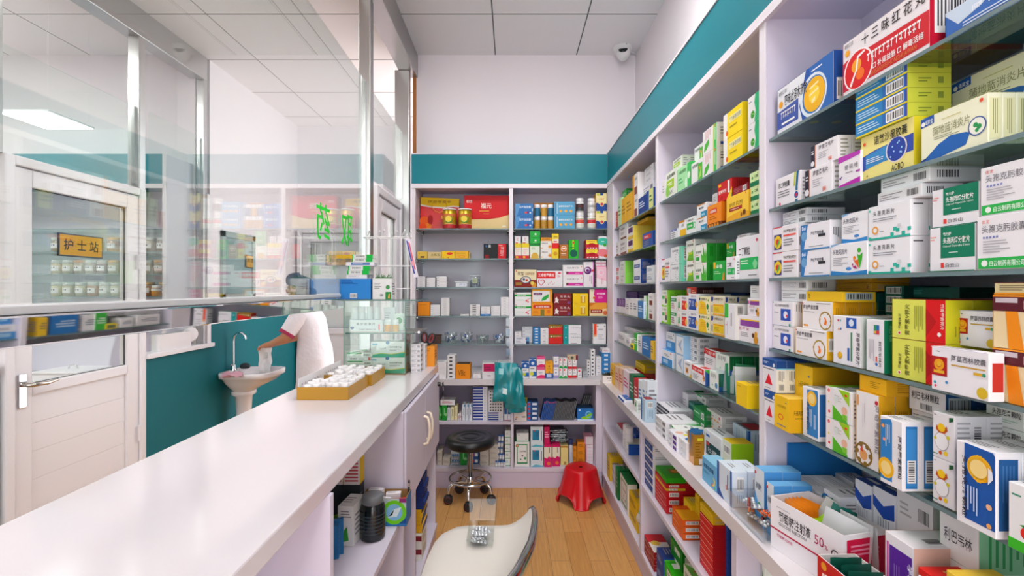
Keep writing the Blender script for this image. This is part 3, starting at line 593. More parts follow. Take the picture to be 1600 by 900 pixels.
G('aqi', 'white gold-circle carton with plain yellow end', 'eeeaec', [('t', .04, .70, .17, '55535a', '阿奇霉素胶囊', .52), ('c', .78, .34, .33, 'a88428'), ('c', .78, .34, .28, 'eeeaec')] + [('c', .78 + .17 * math.cos(i), .34 + .29 * math.sin(i), .04, 'a88428') for i in range(0, 6)] + [('p', [(.74, .2), (.78, .36), (.74, .46), (.8, .44), (.84, .3), (.82, .2)], 'ee7a1c'), ('l', .05, .6, .5, .64, 1), ('r', .06, .08, .22, .15, 'f0a040'), ('c', .04, .92, .03, 'e04850'), ('r', .5, .92, .95, .94, '6a5c50')], [('r', 0, 0, 1, 1, 'e3a716'), ('v', .2, .3, .8, .8, 4, 'b98410')], [('l', .1, .2, .9, .8, 2)])
G('aqib', 'white gold-circle carton with barcode end', 'eeeaec', None or D['aqi'][2], [('r', 0, 0, 1, 1, 'eab41c'), ('b', .15, .3, .85, .75)])
G('yflat', 'flat golden yellow box', 'f0c020', [('l', .06, .3, .14, .8, 3, '8a6a10')], [('b', .1, .2, .9, .9, 'aab4b0'), ], [('l', .2, .3, .8, .7, 3, 'a88418')])
G('yflat2', 'flat ochre box', 'c8901a', [('l', .1, .3, .8, .6, 2, 'a3720f'), ('l', .88, .3, .95, .8, 3, '4a3408')], DS)
G('dgreen', 'dark green flat box', '0a5d54', [('l', .08, .3, .3, .8, 3, '4da096')], [('r', 0, 0, 1, 1, '06443f')])
G('dgreenb', 'dark green flat box with barcode label', '0c6a58', [('b', .1, .12, .9, .9, 'dfe3e2')], [('r', 0, 0, 1, 1, '06443f')])
G('aqifs', 'upright white carton with blue square', 'ebe8ee', [('r', .5, .76, .86, .97, '2a5ab0'), ('c', .68, .87, .07, 'dfe6f4'), ('t', .84, .68, .14, '47454c', '阿奇霉素分散片', .62, 1), ('r', .66, .1, .71, .68, '2c8a58'), ('r', .54, .1, .62, .36, '3a66b8'), ('c', .26, .18, .07, 'b8860c'), ('c', .26, .19, .065, 'e3b31a'), ('c', .2, .9, .025, 'e0485c'), ('c', .28, .9, .025, '6aa4ae'), ('c', .22, .72, .025, 'e8a060'), ('c', .3, .73, .025, '4a78b4')], [('r', .0, .0, 1, 1, 'd4d9d6')])
G('libapian', 'upright white carton with green end', 'e9e7ec', [('r', .45, .72, .75, .9, '2a66b4'), ('r', .47, .78, .6, .9, '2f9a58'), ('r', .6, .72, .75, .8, 'e03c34'), ('c', .52, .76, .03, 'f0b42c'), ('t', .72, .60, .15, '55535a', '利巴韦林片', .5, 1), ('r', .56, .2, .64, .3, 'e05040'), ('c', .6, .15, .03, '3a66b8'), ('v', .15, .2, .5, .62, 4, 'b3b1b8')], [('r', 0, 0, 1, 1, '0d7a58'), ('t', .3, .9, .3, '6fc2a2', '利巴韦林', .3, 1)], [('l', .1, .2, .9, .8, 3, '88a898')])
G('qingmei', 'lime tablet carton with red end band', 'dde05e', [('r', .66, 0, 1, 1, 'd8161c'), ('p', [(.66, .1), (.85, .5), (.66, .8)], 'b81418'), ('t', .36, .10, .1, '6a6a24', '青霉素V钾片', .78, -1), ('t', .19, .24, .06, '4c4c1c', '葡青扶正', .4, -1), ('c', .15, .14, .05, 'f2f2ea'), ('c', .15, .14, .035, 'c03048'), ('v', .44, .1, .62, .85, 5, 'a5a844'), ('t', .92, .92, .06, 'f2dcd2', '葡青霉素钾片', .6, 1), ('c', .9, .2, .05, 'f4ece6')], [('r', 0, 0, 1, 1, 'c3bc1e'), ('v', .3, .1, .7, .4, 3, '97901c')], [('r', 0, 0, 1, 1, 'a8241c')])
G('amox', 'white carton with red emblem square', 'ece9ef', [('r', 0, .34, .3, .78, 'b01c1c')] + disc(.15, .6, .13, ['e8a020', 'b01c1c']) + [('c', .15, .61, .06, 'e8b030'), ('r', .05, .4, .25, .47, 'e8b030'), ('t', .38, .72, .14, '6a6870', '阿莫西林胶囊', .58), ('r', .38, .62, .95, .65, 'c89a34'), ('c', .90, .15, .12, 'd8b62c'), ('r', .76, .5, .95, .56, 'd8a830'), ('c', .93, .53, .04, '2c9a7c'), ('c', .08, .18, .035, '4aa4bc'), ('c', .3, .22, .035, '4a8cc4'), ('c', .09, .1, .03, 'e0406c'), ('l', .12, .88, .2, .92, 1, '3a3a3e'), ('r', 0, .99, 1, 1, 'd4d0e4')], [('r', .2, .2, .9, .8, 'b8322c')])
G('amoxc', 'cream carton with orange stripe', 'e6cfa2', [('r', 0, .7, 1, .97, '5a1a26'), ('r', 0, .97, 1, 1, 'ee9420'), ('p', [(.22, 0), (.18, .7), (.34, .7), (.42, 0)], 'ee8c14'), ('r', .04, .86, .34, .95, 'c8bcc4'), ('t', .42, .75, .16, 'efe6e0', '阿莫西林', .58), ('t', .5, .56, .1, '5a3a26', 'Amoxicillin', .5, {'bold': 0}), ('c', .6, .1, .03, 'c84c2c')], [('r', 0, 0, 1, 1, 'd8bd8c')], [('r', 0, 0, 1, 1, 'dcb87a')])
G('creamf', 'flat cream box with orange base edge', 'e8d4a4', [('r', 0, 0, 1, .16, 'ea9624'), ('r', 0, .94, 1, 1, '6a2a30'), ('l', .1, .3, .8, .8, 3, '9a8464')], DS)
G('mint', 'pale mint flat box with green dots', 'c9dccf', [('c', .2, .5, .1, '2c9a5c'), ('c', .8, .5, .1, '2c9a5c')], DS)
G('tri', 'white carton with red triangle', 'e9e6ea', [('r', 0, .76, 1, 1, '1f4f96'), ('l', .1, .84, .5, .92, 2, 'cfdcf0'), ('c', .84, .84, .06, 'dfe6f0'), ('l', .05, .66, .95, .72, 1, '3a3a44'), ('p', [(.2, .2), (.48, .56), (.74, .2)], 'e02030'), ('l', .2, .06, .6, .1, 1)], [('r', 0, 0, 1, 1, 'dcd8cc'), ('r', 0, .76, 1, 1, '1a4382'), ('r', 0, .72, 1, .76, '7cc4d8'), ('v', .2, .32, .8, .68, 4, '6d6f74'), ('b', .25, .06, .75, .28, 'c8c6bc')], [('r', 0, 0, 1, 1, '1c4a8c')])
G('tbyel', 'bright yellow carton with orange oval', 'f2c21a', [('t', .2, .66, .09, '9c7a10', '头孢丙烯颗粒', .6, {'bold': 0}), ('c', .45, .38, .09, 'e86a20', {'rx': .14}), ('c', .45, .38, .055, 'f2c21a', {'rx': .1}), ('l', .2, .1, .8, .16, 1, '3a56a0'), ('l', .75, .82, .88, .87, 1, '3a56a0')], [('r', 0, 0, 1, 1, 'd9a312'), ('t', .2, .52, .14, '46380c', '头孢丙烯颗粒', .6), ('l', .25, .4, .9, .46, 1, '5a480f'), ('b', .62, .28, .95, .72)], [('r', 0, 0, 1, 1, 'e8c04a')])
def sun(u, v, r_):
    r = r_ * .7
    return [('c', u, v, r, 'f0b41e', {'n': 28})] + [('c', u + r * .95 * math.cos(i * math.pi / 9) * 1.35, v + r * .95 * math.sin(i * math.pi / 9), r * .13, 'f0b41e', {'n': 7}) for i in range(18)] + [('c', u, v, r * .7, 'f3d58a')]
G('sunblue', 'upright granule carton with high sun', 'e9e6ea', [('p', [(.3, .06), (.3, .95), (.94, .99), (.98, .94), (.98, .06)], '2f7fc4')] + [('c', .60, .80, .15, 'f0b41e', {'rx': .15}), ('c', .60, .80, .1, 'f3d58a')] + [('t', .26, .70, .17, '2f2d34', '阿奇霉素颗粒', .56, 1), ('v', .45, .12, .6, .58, 2, 'd7e6f4'), ('v', .72, .12, .86, .5, 2, 'd7e6f4')], [('r', .1, .1, .9, .92, '2a6cb0')])
G('sunblue2', 'upright granule carton with low sun', 'e9e6ea', [('p', [(.02, .06), (.02, .94), (.5, .99), (.56, .94), (.56, .06)], '2f7fc4')] + [('c', .28, .24, .15, 'f0b41e'), ('c', .28, .24, .1, 'f3d58a')] + [('t', .82, .78, .17, '2f2d34', '阿奇霉素颗粒', .62, 1), ('v', .25, .5, .48, .9, 3, 'd7e6f4'), ('c', .15, .86, .03, 'f0a050'), ('c', .2, .66, .025, 'f0a080')], [('r', .2, .04, .85, .94, '2a76b8'), ('r', .25, .08, .8, .9, '3a86c8'), ('b', .28, .12, .76, .45, 'e6e4e2', True)])
G('baby', 'white carton with lime green corners', 'e9e7e9', [('r', .0, 0, .26, 1, 'ece4e6'), ('c', .12, .88, .06, 'e06c70'), ('c', .12, .5, .04, 'e0d05c'), ('c', .14, .2, .05, 'd8383c'), ('p', [(.5, 1), (.92, 1), (.92, .55)], '9acb20'), ('p', [(.28, 0), (.28, .46), (.85, .06), (.85, 0)], '58b428'), ('c', .74, .38, .13, 'e6b49a'), ('r', .66, .1, .84, .26, '7cc438'), ('c', .8, .86, .04, 'd83c28', {'rx': .06}), ('l', .36, .6, .7, .8, 4, 'b8b6b4'), ('c', .42, .66, .1, 'dce2e0')], DS, [('p', [(0, 0), (0, 1), (.4, 1), (.2, 0)], '8cc428'), ('l', .3, .2, .9, .8, 3)])
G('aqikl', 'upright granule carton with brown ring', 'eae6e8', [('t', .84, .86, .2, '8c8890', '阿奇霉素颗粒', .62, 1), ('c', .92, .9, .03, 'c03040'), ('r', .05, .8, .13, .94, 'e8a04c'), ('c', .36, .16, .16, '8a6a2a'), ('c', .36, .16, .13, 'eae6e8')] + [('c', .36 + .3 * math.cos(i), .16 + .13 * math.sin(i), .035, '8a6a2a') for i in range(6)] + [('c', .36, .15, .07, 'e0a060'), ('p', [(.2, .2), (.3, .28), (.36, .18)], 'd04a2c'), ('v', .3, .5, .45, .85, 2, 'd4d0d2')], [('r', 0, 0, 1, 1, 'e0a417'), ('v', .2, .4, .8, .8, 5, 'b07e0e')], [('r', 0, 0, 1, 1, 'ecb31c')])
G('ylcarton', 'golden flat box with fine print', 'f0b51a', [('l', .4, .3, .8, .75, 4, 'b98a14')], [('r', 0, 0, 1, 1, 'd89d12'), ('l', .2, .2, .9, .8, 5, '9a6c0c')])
G('libakl', 'flat white granule box with black title', 'e8e5e8', [('t', .08, .5, .34, '3a383e', '利巴韦林颗粒', .76), ('b', .3, .06, .66, .42, None)], [('r', 0, 0, 1, 1, '1f4f86'), ('b', .06, .2, .55, .85, 'aab4ba')])
G('egg', 'white carton with cowboy hat egg picture', 'e9e6ea', [('c', .42, .38, .2, '77757c', {'rx': .17}), ('c', .42, .38, .19, 'f0eef2', {'rx': .16}), ('p', [(.16, .62), (.2, .72), (.3, .66), (.54, .66), (.66, .74), (.7, .64), (.56, .56), (.3, .56)], 'c4561e'), ('c', .42, .68, .09, 'f0c41c'), ('c', .72, .5, .04, 'd0c428'), ('c', .14, .42, .035, 'd0c428'), ('c', .62, .14, .05, 'f0cc1c'), ('c', .38, .13, .04, 'c4561e'), ('p', [(.78, .84), (.96, .88), (.96, .96), (.78, .94)], '1f5c34'), ('l', .05, .06, .35, .11, 1, '3a7a5c'), ('l', .1, .92, .24, .95, 1, K)], [('l', .08, .2, .5, .9, 7, 'b5b3b8'), ('b', .55, .3, .85, .8, None, True)])
G('kelo', 'flat mint white granule box', 'e2e5df', [('t', .18, .52, .3, '3a383e', '头孢克洛颗粒', .76), ('r', .16, .16, .24, .44, '2a5ca8'), ('r', .22, .1, .28, .36, 'e88a2c'), ('l', .3, .2, .95, .4, 2, 'a8c4b4')], DS)
G('sunbig', 'large granule carton with dark blue panel', 'e8e5ea', [('p', [(.22, .08), (.22, 1), (.94, .98), (.98, .94), (.98, .08)], '1f55a4')] + sun(.60, .74, .22) + [('t', .18, .84, .13, '2f2d34', '头孢克洛颗粒', .74, 1), ('v', .3, .15, .6, .5, 4, 'c3d4ee'), ('c', .86, .34, .035, 'e8b48c'), ('c', .86, .12, .03, 'e8a45c'), ('p', [(.84, .6), (.96, .68), (.94, .76), (.84, .8)], 'e6e8f0')], [('r', .1, .1, .85, .92, '24568f'), ('v', .2, .15, .75, .85, 4, '3f70a8')])
G('strawb', 'white carton with strawberry and green base', 'e8e8ea', [('r', 0, 0, 1, .16, '3cb428'), ('c', .5, .3, .1, 'd8281c'), ('l', .1, .8, .4, .86, 1, '3a8c6a'), ('p', [(.3, .4), (.5, .44), (.7, .4), (.5, .36)], '2c8a28')], DS)
G('whitepl', 'plain white carton', 'e8e5ea', [('l', .1, .4, .7, .8, 4, 'b5b3b9')], DS)
# ---- generic designs: a white or coloured carton with one band and a title
def band(key, desc, base, bc, pos=(0, .55, 1, .85), txt=None, side=None, top=None, extra=(), tc='f4f4f4', s=None):
    f = [('r', *pos, bc)]
    if txt: f.append(('t', pos[0] + (pos[2] - pos[0]) * .12, pos[1] + (pos[3] - pos[1]) * .25, (pos[3] - pos[1]) * .5, tc, txt, (pos[2] - pos[0]) * .76))
    else: f.append(('l', pos[0] + (pos[2] - pos[0]) * .12, pos[1] + (pos[3] - pos[1]) * .3, pos[2] - (pos[2] - pos[0]) * .1, pos[3] - (pos[3] - pos[1]) * .25, 2, tc))
    f += [('l', .1, .12, .8, max(.2, pos[1] - .08), 3)] if pos[1] > .3 else []
    G(key, desc, base, f + list(extra), s if s is not None else ([('r', 0, 0, 1, 1, side)] + DS if side else DS), [('r', 0, 0, 1, 1, top)] if top else None)
def plain(key, desc, c, lc=GR, s=None, top=None, txt=None, tc=K): G(key, desc, c, [('t', .12, .55, .22, tc, txt, .7)] if txt else [('l', .12, .35, .85, .75, 3, lc)], [('r', 0, 0, 1, 1, s)] + DS if s else DS, [('r', 0, 0, 1, 1, top)] if top else None)
# middle bay
band('m1a', 'white carton with lime label', 'e4e8dc', 'a6cc1e', (.1, .35, .75, .68), extra=[('c', .2, .3, .22, '8ccc50'), ('t', .15, .75, .14, '5a6a4c', '板蓝根颗粒', .7)], s=[('r', 0, 0, 1, 1, 'dde2d4')] + DS)
G('m1b', 'pale green carton with white seal', 'a6e4a8', [('t', .08, .72, .16, '3c7a4c', '小柴胡颗粒', .6), ('c', .72, .25, .2, 'd6f2d8'), ('r', .78, 0, 1, 1, '44c060'), ('c', .88, .5, .14, 'e4f2e0'), ('l', .1, .3, .5, .6, 2, '5cb46c')], [('r', 0, 0, 1, 1, '3cb858')])
G('m1c', 'white carton with green leaf block', 'e6e8e6', [('t', .1, .72, .16, '4a5a54', '银翘解毒', .6), ('r', .62, 0, 1, .8, '4cb83c'), ('c', .78, .6, .08, 'e0903c'), ('p', [(.66, .1), (.95, .7), (.9, .2)], 'b0dc6c')], DS)
G('m1d', 'tall white carton with green leaf and spine', 'eae4e6', [('p', [(.1, .1), (.16, .4), (.46, .55), (.5, .35), (.3, .15)], '4cb43c'), ('v', .2, .5, .6, .95, 4, 'dca6a4'), ('r', .82, 0, 1, 1, '3cc054'), ('r', .78, 0, .82, 1, 'e8d43c'), ('v', .86, .3, .96, .85, 1, 'e4f2e0'), ('c', .9, .92, .05, 'e88c3c')], [('r', 0, 0, 1, 1, 'dcdcd8'), ('l', .3, .5, .7, .85, 3, '6a6a6a'), ('r', .3, .1, .7, .22, '2a4aa0')])
G('m1e', 'yellow carton with cream lettering band', 'f8d808', [('r', 0, 0, .22, 1, 'ece8e4'), ('c', .2, .22, .1, 'ea6a1c'), ('r', .3, .55, .95, .8, 'f4e894'), ('t', .34, .58, .18, '6a7a9c', '复方氨酚烷胺', .58), ('l', .36, .3, .9, .45, 1, 'b49c0c')], [('r', 0, 0, 1, 1, 'e8cc0a'), ('r', .6, .5, .9, .9, '8c9458')], b=[('r', 0, 0, 1, 1, 'd4b410'), ('r', .3, .3, .7, .7, '5a5a30')])
G('m1f', 'white carton with green tree edge', 'eae6e6', [('p', [(.6, 0), (.72, .4), (.6, .7), (.7, 1), (1, 1), (1, 0)], '22b070'), ('c', .45, .3, .14, '3c9c28'), ('l', .1, .75, .4, .85, 1), ('l', .45, .28, .55, .34, 1, 'e8e8c0')], DS)
G('mpale', 'plain white carton with grey print', 'e6e4e6', [('l', .2, .4, .8, .8, 3, 'a6a4a8')], DS)
band('m2a', 'low white carton with blue edge', 'e4e4e8', '3c5ab0', (0, .8, .8, 1), side=None)
G('m2b', 'white carton with orange block', 'e6e6ea', [('r', .2, 0, 1, .45, 'f0b81c'), ('r', 0, .88, .8, 1, 'd08820'), ('t', .4, .6, .2, K, '止咳', .3)], DS)
G('m2c', 'white carton with green label', 'e6e8e8', [('r', .05, .3, .72, .68, '28b04c'), ('t', .14, .42, .14, 'f0f4f0', '抗病毒', .48), ('t', .12, .78, .12, '4a4a50', '双黄连口服', .6), ('c', .85, .45, .2, '5cc88c'), ('c', .85, .45, .14, 'e6e8e8')], DS)
G('m2d', 'white carton with blue foot label', 'e4e6ea', [('r', .4, 0, 1, .42, '2c8cb4'), ('r', .5, .1, .8, .25, '9cc8dc'), ('t', .2, .62, .16, K, '感冒灵', .5), ('r', 0, .92, .8, 1, 'd89030')], DS)
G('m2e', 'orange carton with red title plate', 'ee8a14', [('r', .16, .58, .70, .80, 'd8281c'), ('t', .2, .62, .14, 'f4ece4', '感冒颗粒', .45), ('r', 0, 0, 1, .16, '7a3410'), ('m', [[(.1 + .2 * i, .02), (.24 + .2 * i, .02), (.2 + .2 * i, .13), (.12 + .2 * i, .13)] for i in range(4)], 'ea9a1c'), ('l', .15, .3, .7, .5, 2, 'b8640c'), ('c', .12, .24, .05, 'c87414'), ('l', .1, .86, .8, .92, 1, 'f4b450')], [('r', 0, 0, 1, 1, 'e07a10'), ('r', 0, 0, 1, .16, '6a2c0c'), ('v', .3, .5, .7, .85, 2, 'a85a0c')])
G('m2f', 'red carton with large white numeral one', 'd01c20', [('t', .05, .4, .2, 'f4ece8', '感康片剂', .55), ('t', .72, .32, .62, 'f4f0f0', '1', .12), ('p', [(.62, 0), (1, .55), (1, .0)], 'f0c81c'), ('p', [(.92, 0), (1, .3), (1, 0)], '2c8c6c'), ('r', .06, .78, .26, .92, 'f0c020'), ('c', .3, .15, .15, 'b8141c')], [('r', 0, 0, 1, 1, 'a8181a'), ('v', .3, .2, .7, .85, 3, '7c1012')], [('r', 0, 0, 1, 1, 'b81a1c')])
G('m2g', 'golden carton with brown title plate', 'f4c83c', [('t', .14, .55, .18, '9a7c1c', '护肝片剂', .6), ('r', .14, .38, .72, .52, 'a82420'), ('l', .2, .42, .66, .48, 1, 'f0dcc4'), ('p', [(0, 0), (0, .16), (.4, .26), (.7, .3), (1, .2), (1, 0)], 'e8a820'), ('c', .82, .2, .12, '6a4014'), ('c', .7, .14, .08, '8a5a1c'), ('c', .88, .92, .04, 'e07020')], [('r', 0, 0, 1, 1, 'dca02a'), ('v', .3, .2, .7, .6, 2, '9a6c14')])
G('m2h', 'flat crimson box with barcode', '8c1c2c', [('b', .68, .2, .94, .85), ('l', .08, .25, .6, .8, 3, 'c4606c')], DS)
G('m2i', 'pale green carton with dark green band', 'cfe8a8', [('r', 0, 0, 1, .32, '0c7a4c'), ('c', .3, .6, .1, '3c8c3c'), ('t', .55, .55, .2, '3a5a34', '口服', .35), ('c', .85, .85, .04, 'e05030')], DS)
D['m3a'] = ('white carton with striped colour square',) + D['logo3'][1:]
G('m3b', 'white carton with green dotted ring', 'e6e6ea', [('t', .15, .72, .12, '6a6a70', '消炎利胆', .6)] + [('c', .66 + .16 * math.cos(i * .63), .42 + .26 * math.sin(i * .63), .035, '2c8c74') for i in range(10)] + [('r', .86, 0, 1, 1, '74d4b0'), ('l', .1, .1, .4, .16, 1)], [('r', 0, 0, 1, 1, '78d8b8'), ('b', .3, .2, .7, .9, 'eae8e6', True)], [('r', 0, 0, 1, 1, 'd8ece4')])
G('m3c', 'white carton with green grass print', 'e8e8e2', [('p', [(.1, 0), (.3, .3), (.2, .45), (.5, .3), (.8, .55), (.9, 0)], '6cb42c'), ('t', .15, .7, .12, '5a5a54', '清热解毒', .7), ('r', .3, .3, .75, .4, 'c8d82c'), ('c', .85, .92, .05, 'e0603c')], DS)
G('m3d', 'white carton with small green square and grass', 'e8eae4', [('r', .08, .12, .38, .32, '2cac3c'), ('t', .08, .52, .14, '44604c', '板蓝根', .5), ('l', .06, .38, .44, .46, 1, 'e08c6c'), ('p', [(.6, 0), (.55, .5), (.7, .35), (.75, .9), (.9, .3), (.95, .7), (1, .4), (1, 0)], '48b830'), ('c', .7, .9, .05, 'e06040')], [('r', 0, 0, 1, 1, '1f9428'), ('v', .3, .2, .7, .85, 3, '0f6a18')], [('r', 0, 0, 1, 1, 'd8dcd4')])
G('m3e', 'green carton with yellow tab', '18a840', [('r', .05, .62, .22, .95, 'f0b81c'), ('t', .25, .6, .22, 'e8f4e8', '金嗓', .5), ('l', .1, .3, .7, .5, 2, 'b4e4b4'), ('p', [(.75, 0), (.8, .35), (.9, .4), (.92, 0)], 'e88a2c')], [('r', 0, 0, 1, 1, '0f8030')])
G('m3f', 'large white carton with green panel and leaf', 'eae8ee', [('t', .12, .56, .2, K, '二丁颗粒', .5), ('r', .10, .22, .14, .5, '20b45c'), ('r', .18, .22, .94, .50, '20b45c'), ('l', .22, .34, .6, .46, 2, 'd8f0dc'), ('p', [(.78, .24), (.72, .36), (.82, .46), (.92, .36), (.88, .24)], '84d89c'), ('l', .55, .06, .9, .12, 1), ('c', .9, .88, .04, 'e0485c')], DS)
G('m4a', 'white carton with green seal and lime end', 'e8eae0', [('r', .08, .45, .5, .65, '3cac48'), ('c', .7, .55, .16, 'e0b090'), ('p', [(.6, .2), (.62, .48), (.84, .5), (.86, .2)], '3a3a50'), ('t', .15, .76, .12, '6a7c54', '小儿清肺', .6), ('p', [(0, 0), (0, .14), (.4, .06), (1, .1), (1, 0)], '8ccc30'), ('r', .88, 0, 1, 1, '9cd82c')], [('r', 0, 0, 1, 1, '7cc828'), ('v', .3, .2, .7, .8, 3, '5a9c1c')], [('r', 0, 0, 1, 1, '4ca42c')])
band('m4b', 'white carton with dark green title bar', 'e6e8e4', '0c8c4c', (0, .65, 1, .88), side=None, extra=[('l', .2, .1, .7, .5, 3, 'e0a0a4')])
G('m4c', 'white carton with small green figure', 'e6e6e4', [('c', .5, .72, .1, 'e8b088'), ('p', [(.25, .2), (.35, .62), (.65, .62), (.75, .2)], '2c9c4c'), ('r', .3, .05, .5, .2, 'e08c6c')], DS)
G('m4d', 'white carton with red picture panel', 'e8e6ea', [('r', .1, .12, .8, .68, 'e02a1c'), ('l', .18, .4, .5, .55, 2, 'f4d8b0'), ('c', .75, .38, .2, 'f0c050'), ('t', .15, .78, .13, '6a6870', '阿苯达唑', .6)], DS)
G('m4e', 'white carton with blue panel and large seven', 'e8e6ec', [('r', .05, .1, .8, .72, '1f4fa4'), ('t', .1, .26, .36, 'f4f4f4', '7', .16), ('l', .35, .3, .68, .62, 4, 'b4c8ec'), ('c', .85, .42, .18, 'f0b428'), ('t', .3, .8, .12, '5a5860', '肠炎宁片', .5)], DS)
G('m4f', 'yellow and white carton with green leaves', 'f0e8b8', [('p', [(0, 0), (0, .7), (.3, .75), (.6, .66), (.72, 0)], 'f2c41c'), ('c', .08, .5, .16, 'f4d060'), ('m', [[(.2, .5), (.65, .54), (.65, .58), (.2, .54)], [(.2, .4), (.65, .44), (.65, .48), (.2, .44)], [(.2, .3), (.65, .34), (.65, .38), (.2, .34)]], 'e8a81c'), ('p', [(.72, .3), (.7, .5), (.8, .62), (.9, .5), (.86, .3)], '2c8c34'), ('c', .85, .8, .06, '3c9c3c'), ('c', .88, .2, .05, '2c7c30'), ('c', .12, .85, .09, '24489c'), ('t', .25, .78, .14, '4c4c3c', '健胃消食', .5)], [('r', 0, 0, 1, 1, 'dcd2b4')])
G('m4g', 'beige carton with yellow panel and shield', 'e0d8c0', [('p', [(.05, .72), (.05, .95), (.22, .95), (.22, .78), (.13, .68)], '1f3f8c'), ('t', .3, .76, .14, '4c4434', '健胃消食片', .6), ('r', .22, .12, .95, .58, 'ecc81c'), ('r', .22, .5, .95, .54, 'e07c1c'), ('l', .3, .2, .7, .42, 3, 'b09014'), ('r', .05, .15, .2, .5, 'b4b4a8'), ('r', .22, 0, 1, .08, 'f0a81c')], [('r', 0, 0, 1, 1, 'd8cfb4'), ('p', [(.1, .72), (.1, .95), (.3, .95), (.3, .78), (.2, .68)], '1f3f8c'), ('t', .38, .76, .13, '4c4434', '健胃消食片', .55), ('r', 0, .6, 1, .64, 'a85a1c')], [('r', 0, 0, 1, 1, 'c8bc9c')])
G('m4h', 'dark navy carton in a row', '1f3a78', [('l', .2, .4, .8, .8, 2, '6c8cc8')], [('r', 0, 0, 1, 1, '1c3468'), ('l', .2, .4, .8, .8, 2, '5c7cb8')])
G('m4i', 'flat maroon box with bright red end', '3a1418', [('r', 0, 0, .9, 1, 'e0301c'), ('b', .08, .25, .38, .85), ('l', .5, .3, .85, .7, 2, 'f4d0b0')], [('r', 0, 0, 1, 1, '3c1a1c'), ('t', .2, .35, .36, 'a87c78', '胃康灵胶囊剂', .4)], [('r', 0, 0, 1, 1, '4a2022')])
G('m4j', 'upright white carton with green corner', 'e8e6ec', [('r', 0, .6, .36, 1, '3cb43c'), ('v', .55, .1, .75, .75, 1, '5a5860'), ('v', .2, .1, .3, .5, 1, 'b4b2b8'), ('c', .2, .4, .02, 'e04050')], [('r', 0, 0, 1, 1, 'dedcd6'), ('b', .25, .7, .75, .95, 'b4b0a8')])
G('m4k', 'white carton with purple band and gold gourd', 'ebe6ec', [('r', .22, .60, 1, .84, '8a3c9c'), ('r', .22, .82, 1, .87, 'f0c41c'), ('c', .12, .74, .1, 'c86c8c'), ('r', 0, .66, .06, .84, '3c4cac'), ('t', .16, .44, .12, 'd894ac', '葫 芦 灵', .44), ('l', .25, .2, .6, .38, 3), ('c', .86, .15, .15, 'd8921c'), ('c', .86, .36, .1, 'e0a428'), ('c', .76, .3, .09, '5a3020'), ('c', .1, .08, .03, 'e04850')], DS)
G('m5a', 'white carton with blue lower half', 'e4e6ec', [('r', 0, .0, 1, .5, '3a8ccc'), ('r', .15, .15, .6, .4, '9cc4e4'), ('c', .85, .88, .05, 'e04848'), ('l', .2, .62, .8, .8, 2)], [('r', 0, 0, 1, 1, 'dfe4ec'), ('v', .3, .3, .6, .8, 2, '3a4c6c')], [('r', 0, 0, 1, 1, '5aa0d4')])
G('m5b', 'light blue carton with grey arrow', 'e4e8ee', [('r', 0, .92, 1, 1, '94bcdc'), ('p', [(.9, .1), (.3, .45), (.9, .85), (.7, .45)], 'a8b8d4'), ('v', .35, .3, .5, .7, 1, '4a6490'), ('r', 0, 0, .1, .9, 'b8d4ec')], [('r', 0, 0, 1, 1, '94bcdc')])
band('m5c', 'white carton with orange emblem', 'e8e6ea', 'e89a2c', (.25, .2, .6, .55), extra=[('c', .42, .38, .1, '2c2c34'), ('t', .2, .72, .14, '3c3a40', '川贝枇杷', .6), ('p', [(.7, 0), (.85, .2), (1, .25), (1, 0)], 'f0c440')])
G('m5d', 'white carton with red title band', 'e9e6ea', [('p', [(0, .72), (.0, 1), (.98, .92), (.98, .62)], 'd82020'), ('t', .12, .74, .16, 'f4ecec', '丁桂儿脐贴', .72), ('l', .1, .2, .6, .55, 4)], [('r', 0, 0, 1, 1, 'e6e2e4'), ('p', [(0, .95), (1, .95), (1, .4)], 'cc1c20'), ('b', .1, .1, .5, .4)], [('r', .1, .1, .9, .9, 'c83c38')])
G('m5e', 'white carton with red band and ring', 'e9e6ea', [('p', [(0, .68), (.0, 1), (.9, .96), (.9, .60)], 'd82020'), ('t', .08, .72, .16, 'f4ecec', '丁桂儿脐贴', .7), ('c', .9, .4, .18, 'c82028'), ('c', .9, .4, .13, 'f0c43c'), ('c', .92, .42, .07, '2c5cac'), ('l', .1, .15, .6, .5, 4)], [('p', [(0, 0), (0, 1), (1, 1), (1, 0)], '4cb43c'), ('p', [(0, 0), (0, .9), (1, .4), (1, 0)], '2c58a4')], [('r', .5, .1, .9, .9, 'c83c38')])
G('m5f', 'white carton with dark green ends', 'e4e8e4', [('v', .15, .62, .75, .9, 5, '7c8a84'), ('c', .75, .28, .16, '4c84b4'), ('c', .35, .25, .05, '3cb46c')], [('r', 0, 0, 1, 1, '0a5c30'), ('r', 0, 0, 1, .3, '1f4f94'), ('v', .2, .4, .8, .85, 3, '0c7a3c')], [('r', 0, 0, 1, 1, 'd0d8d2')])
G('m5g', 'open yellow display box side', 'f2c818', [('l', .1, .8, .5, .9, 1, 'c8a010')], [('r', 0, 0, 1, 1, 'f4cc14')])
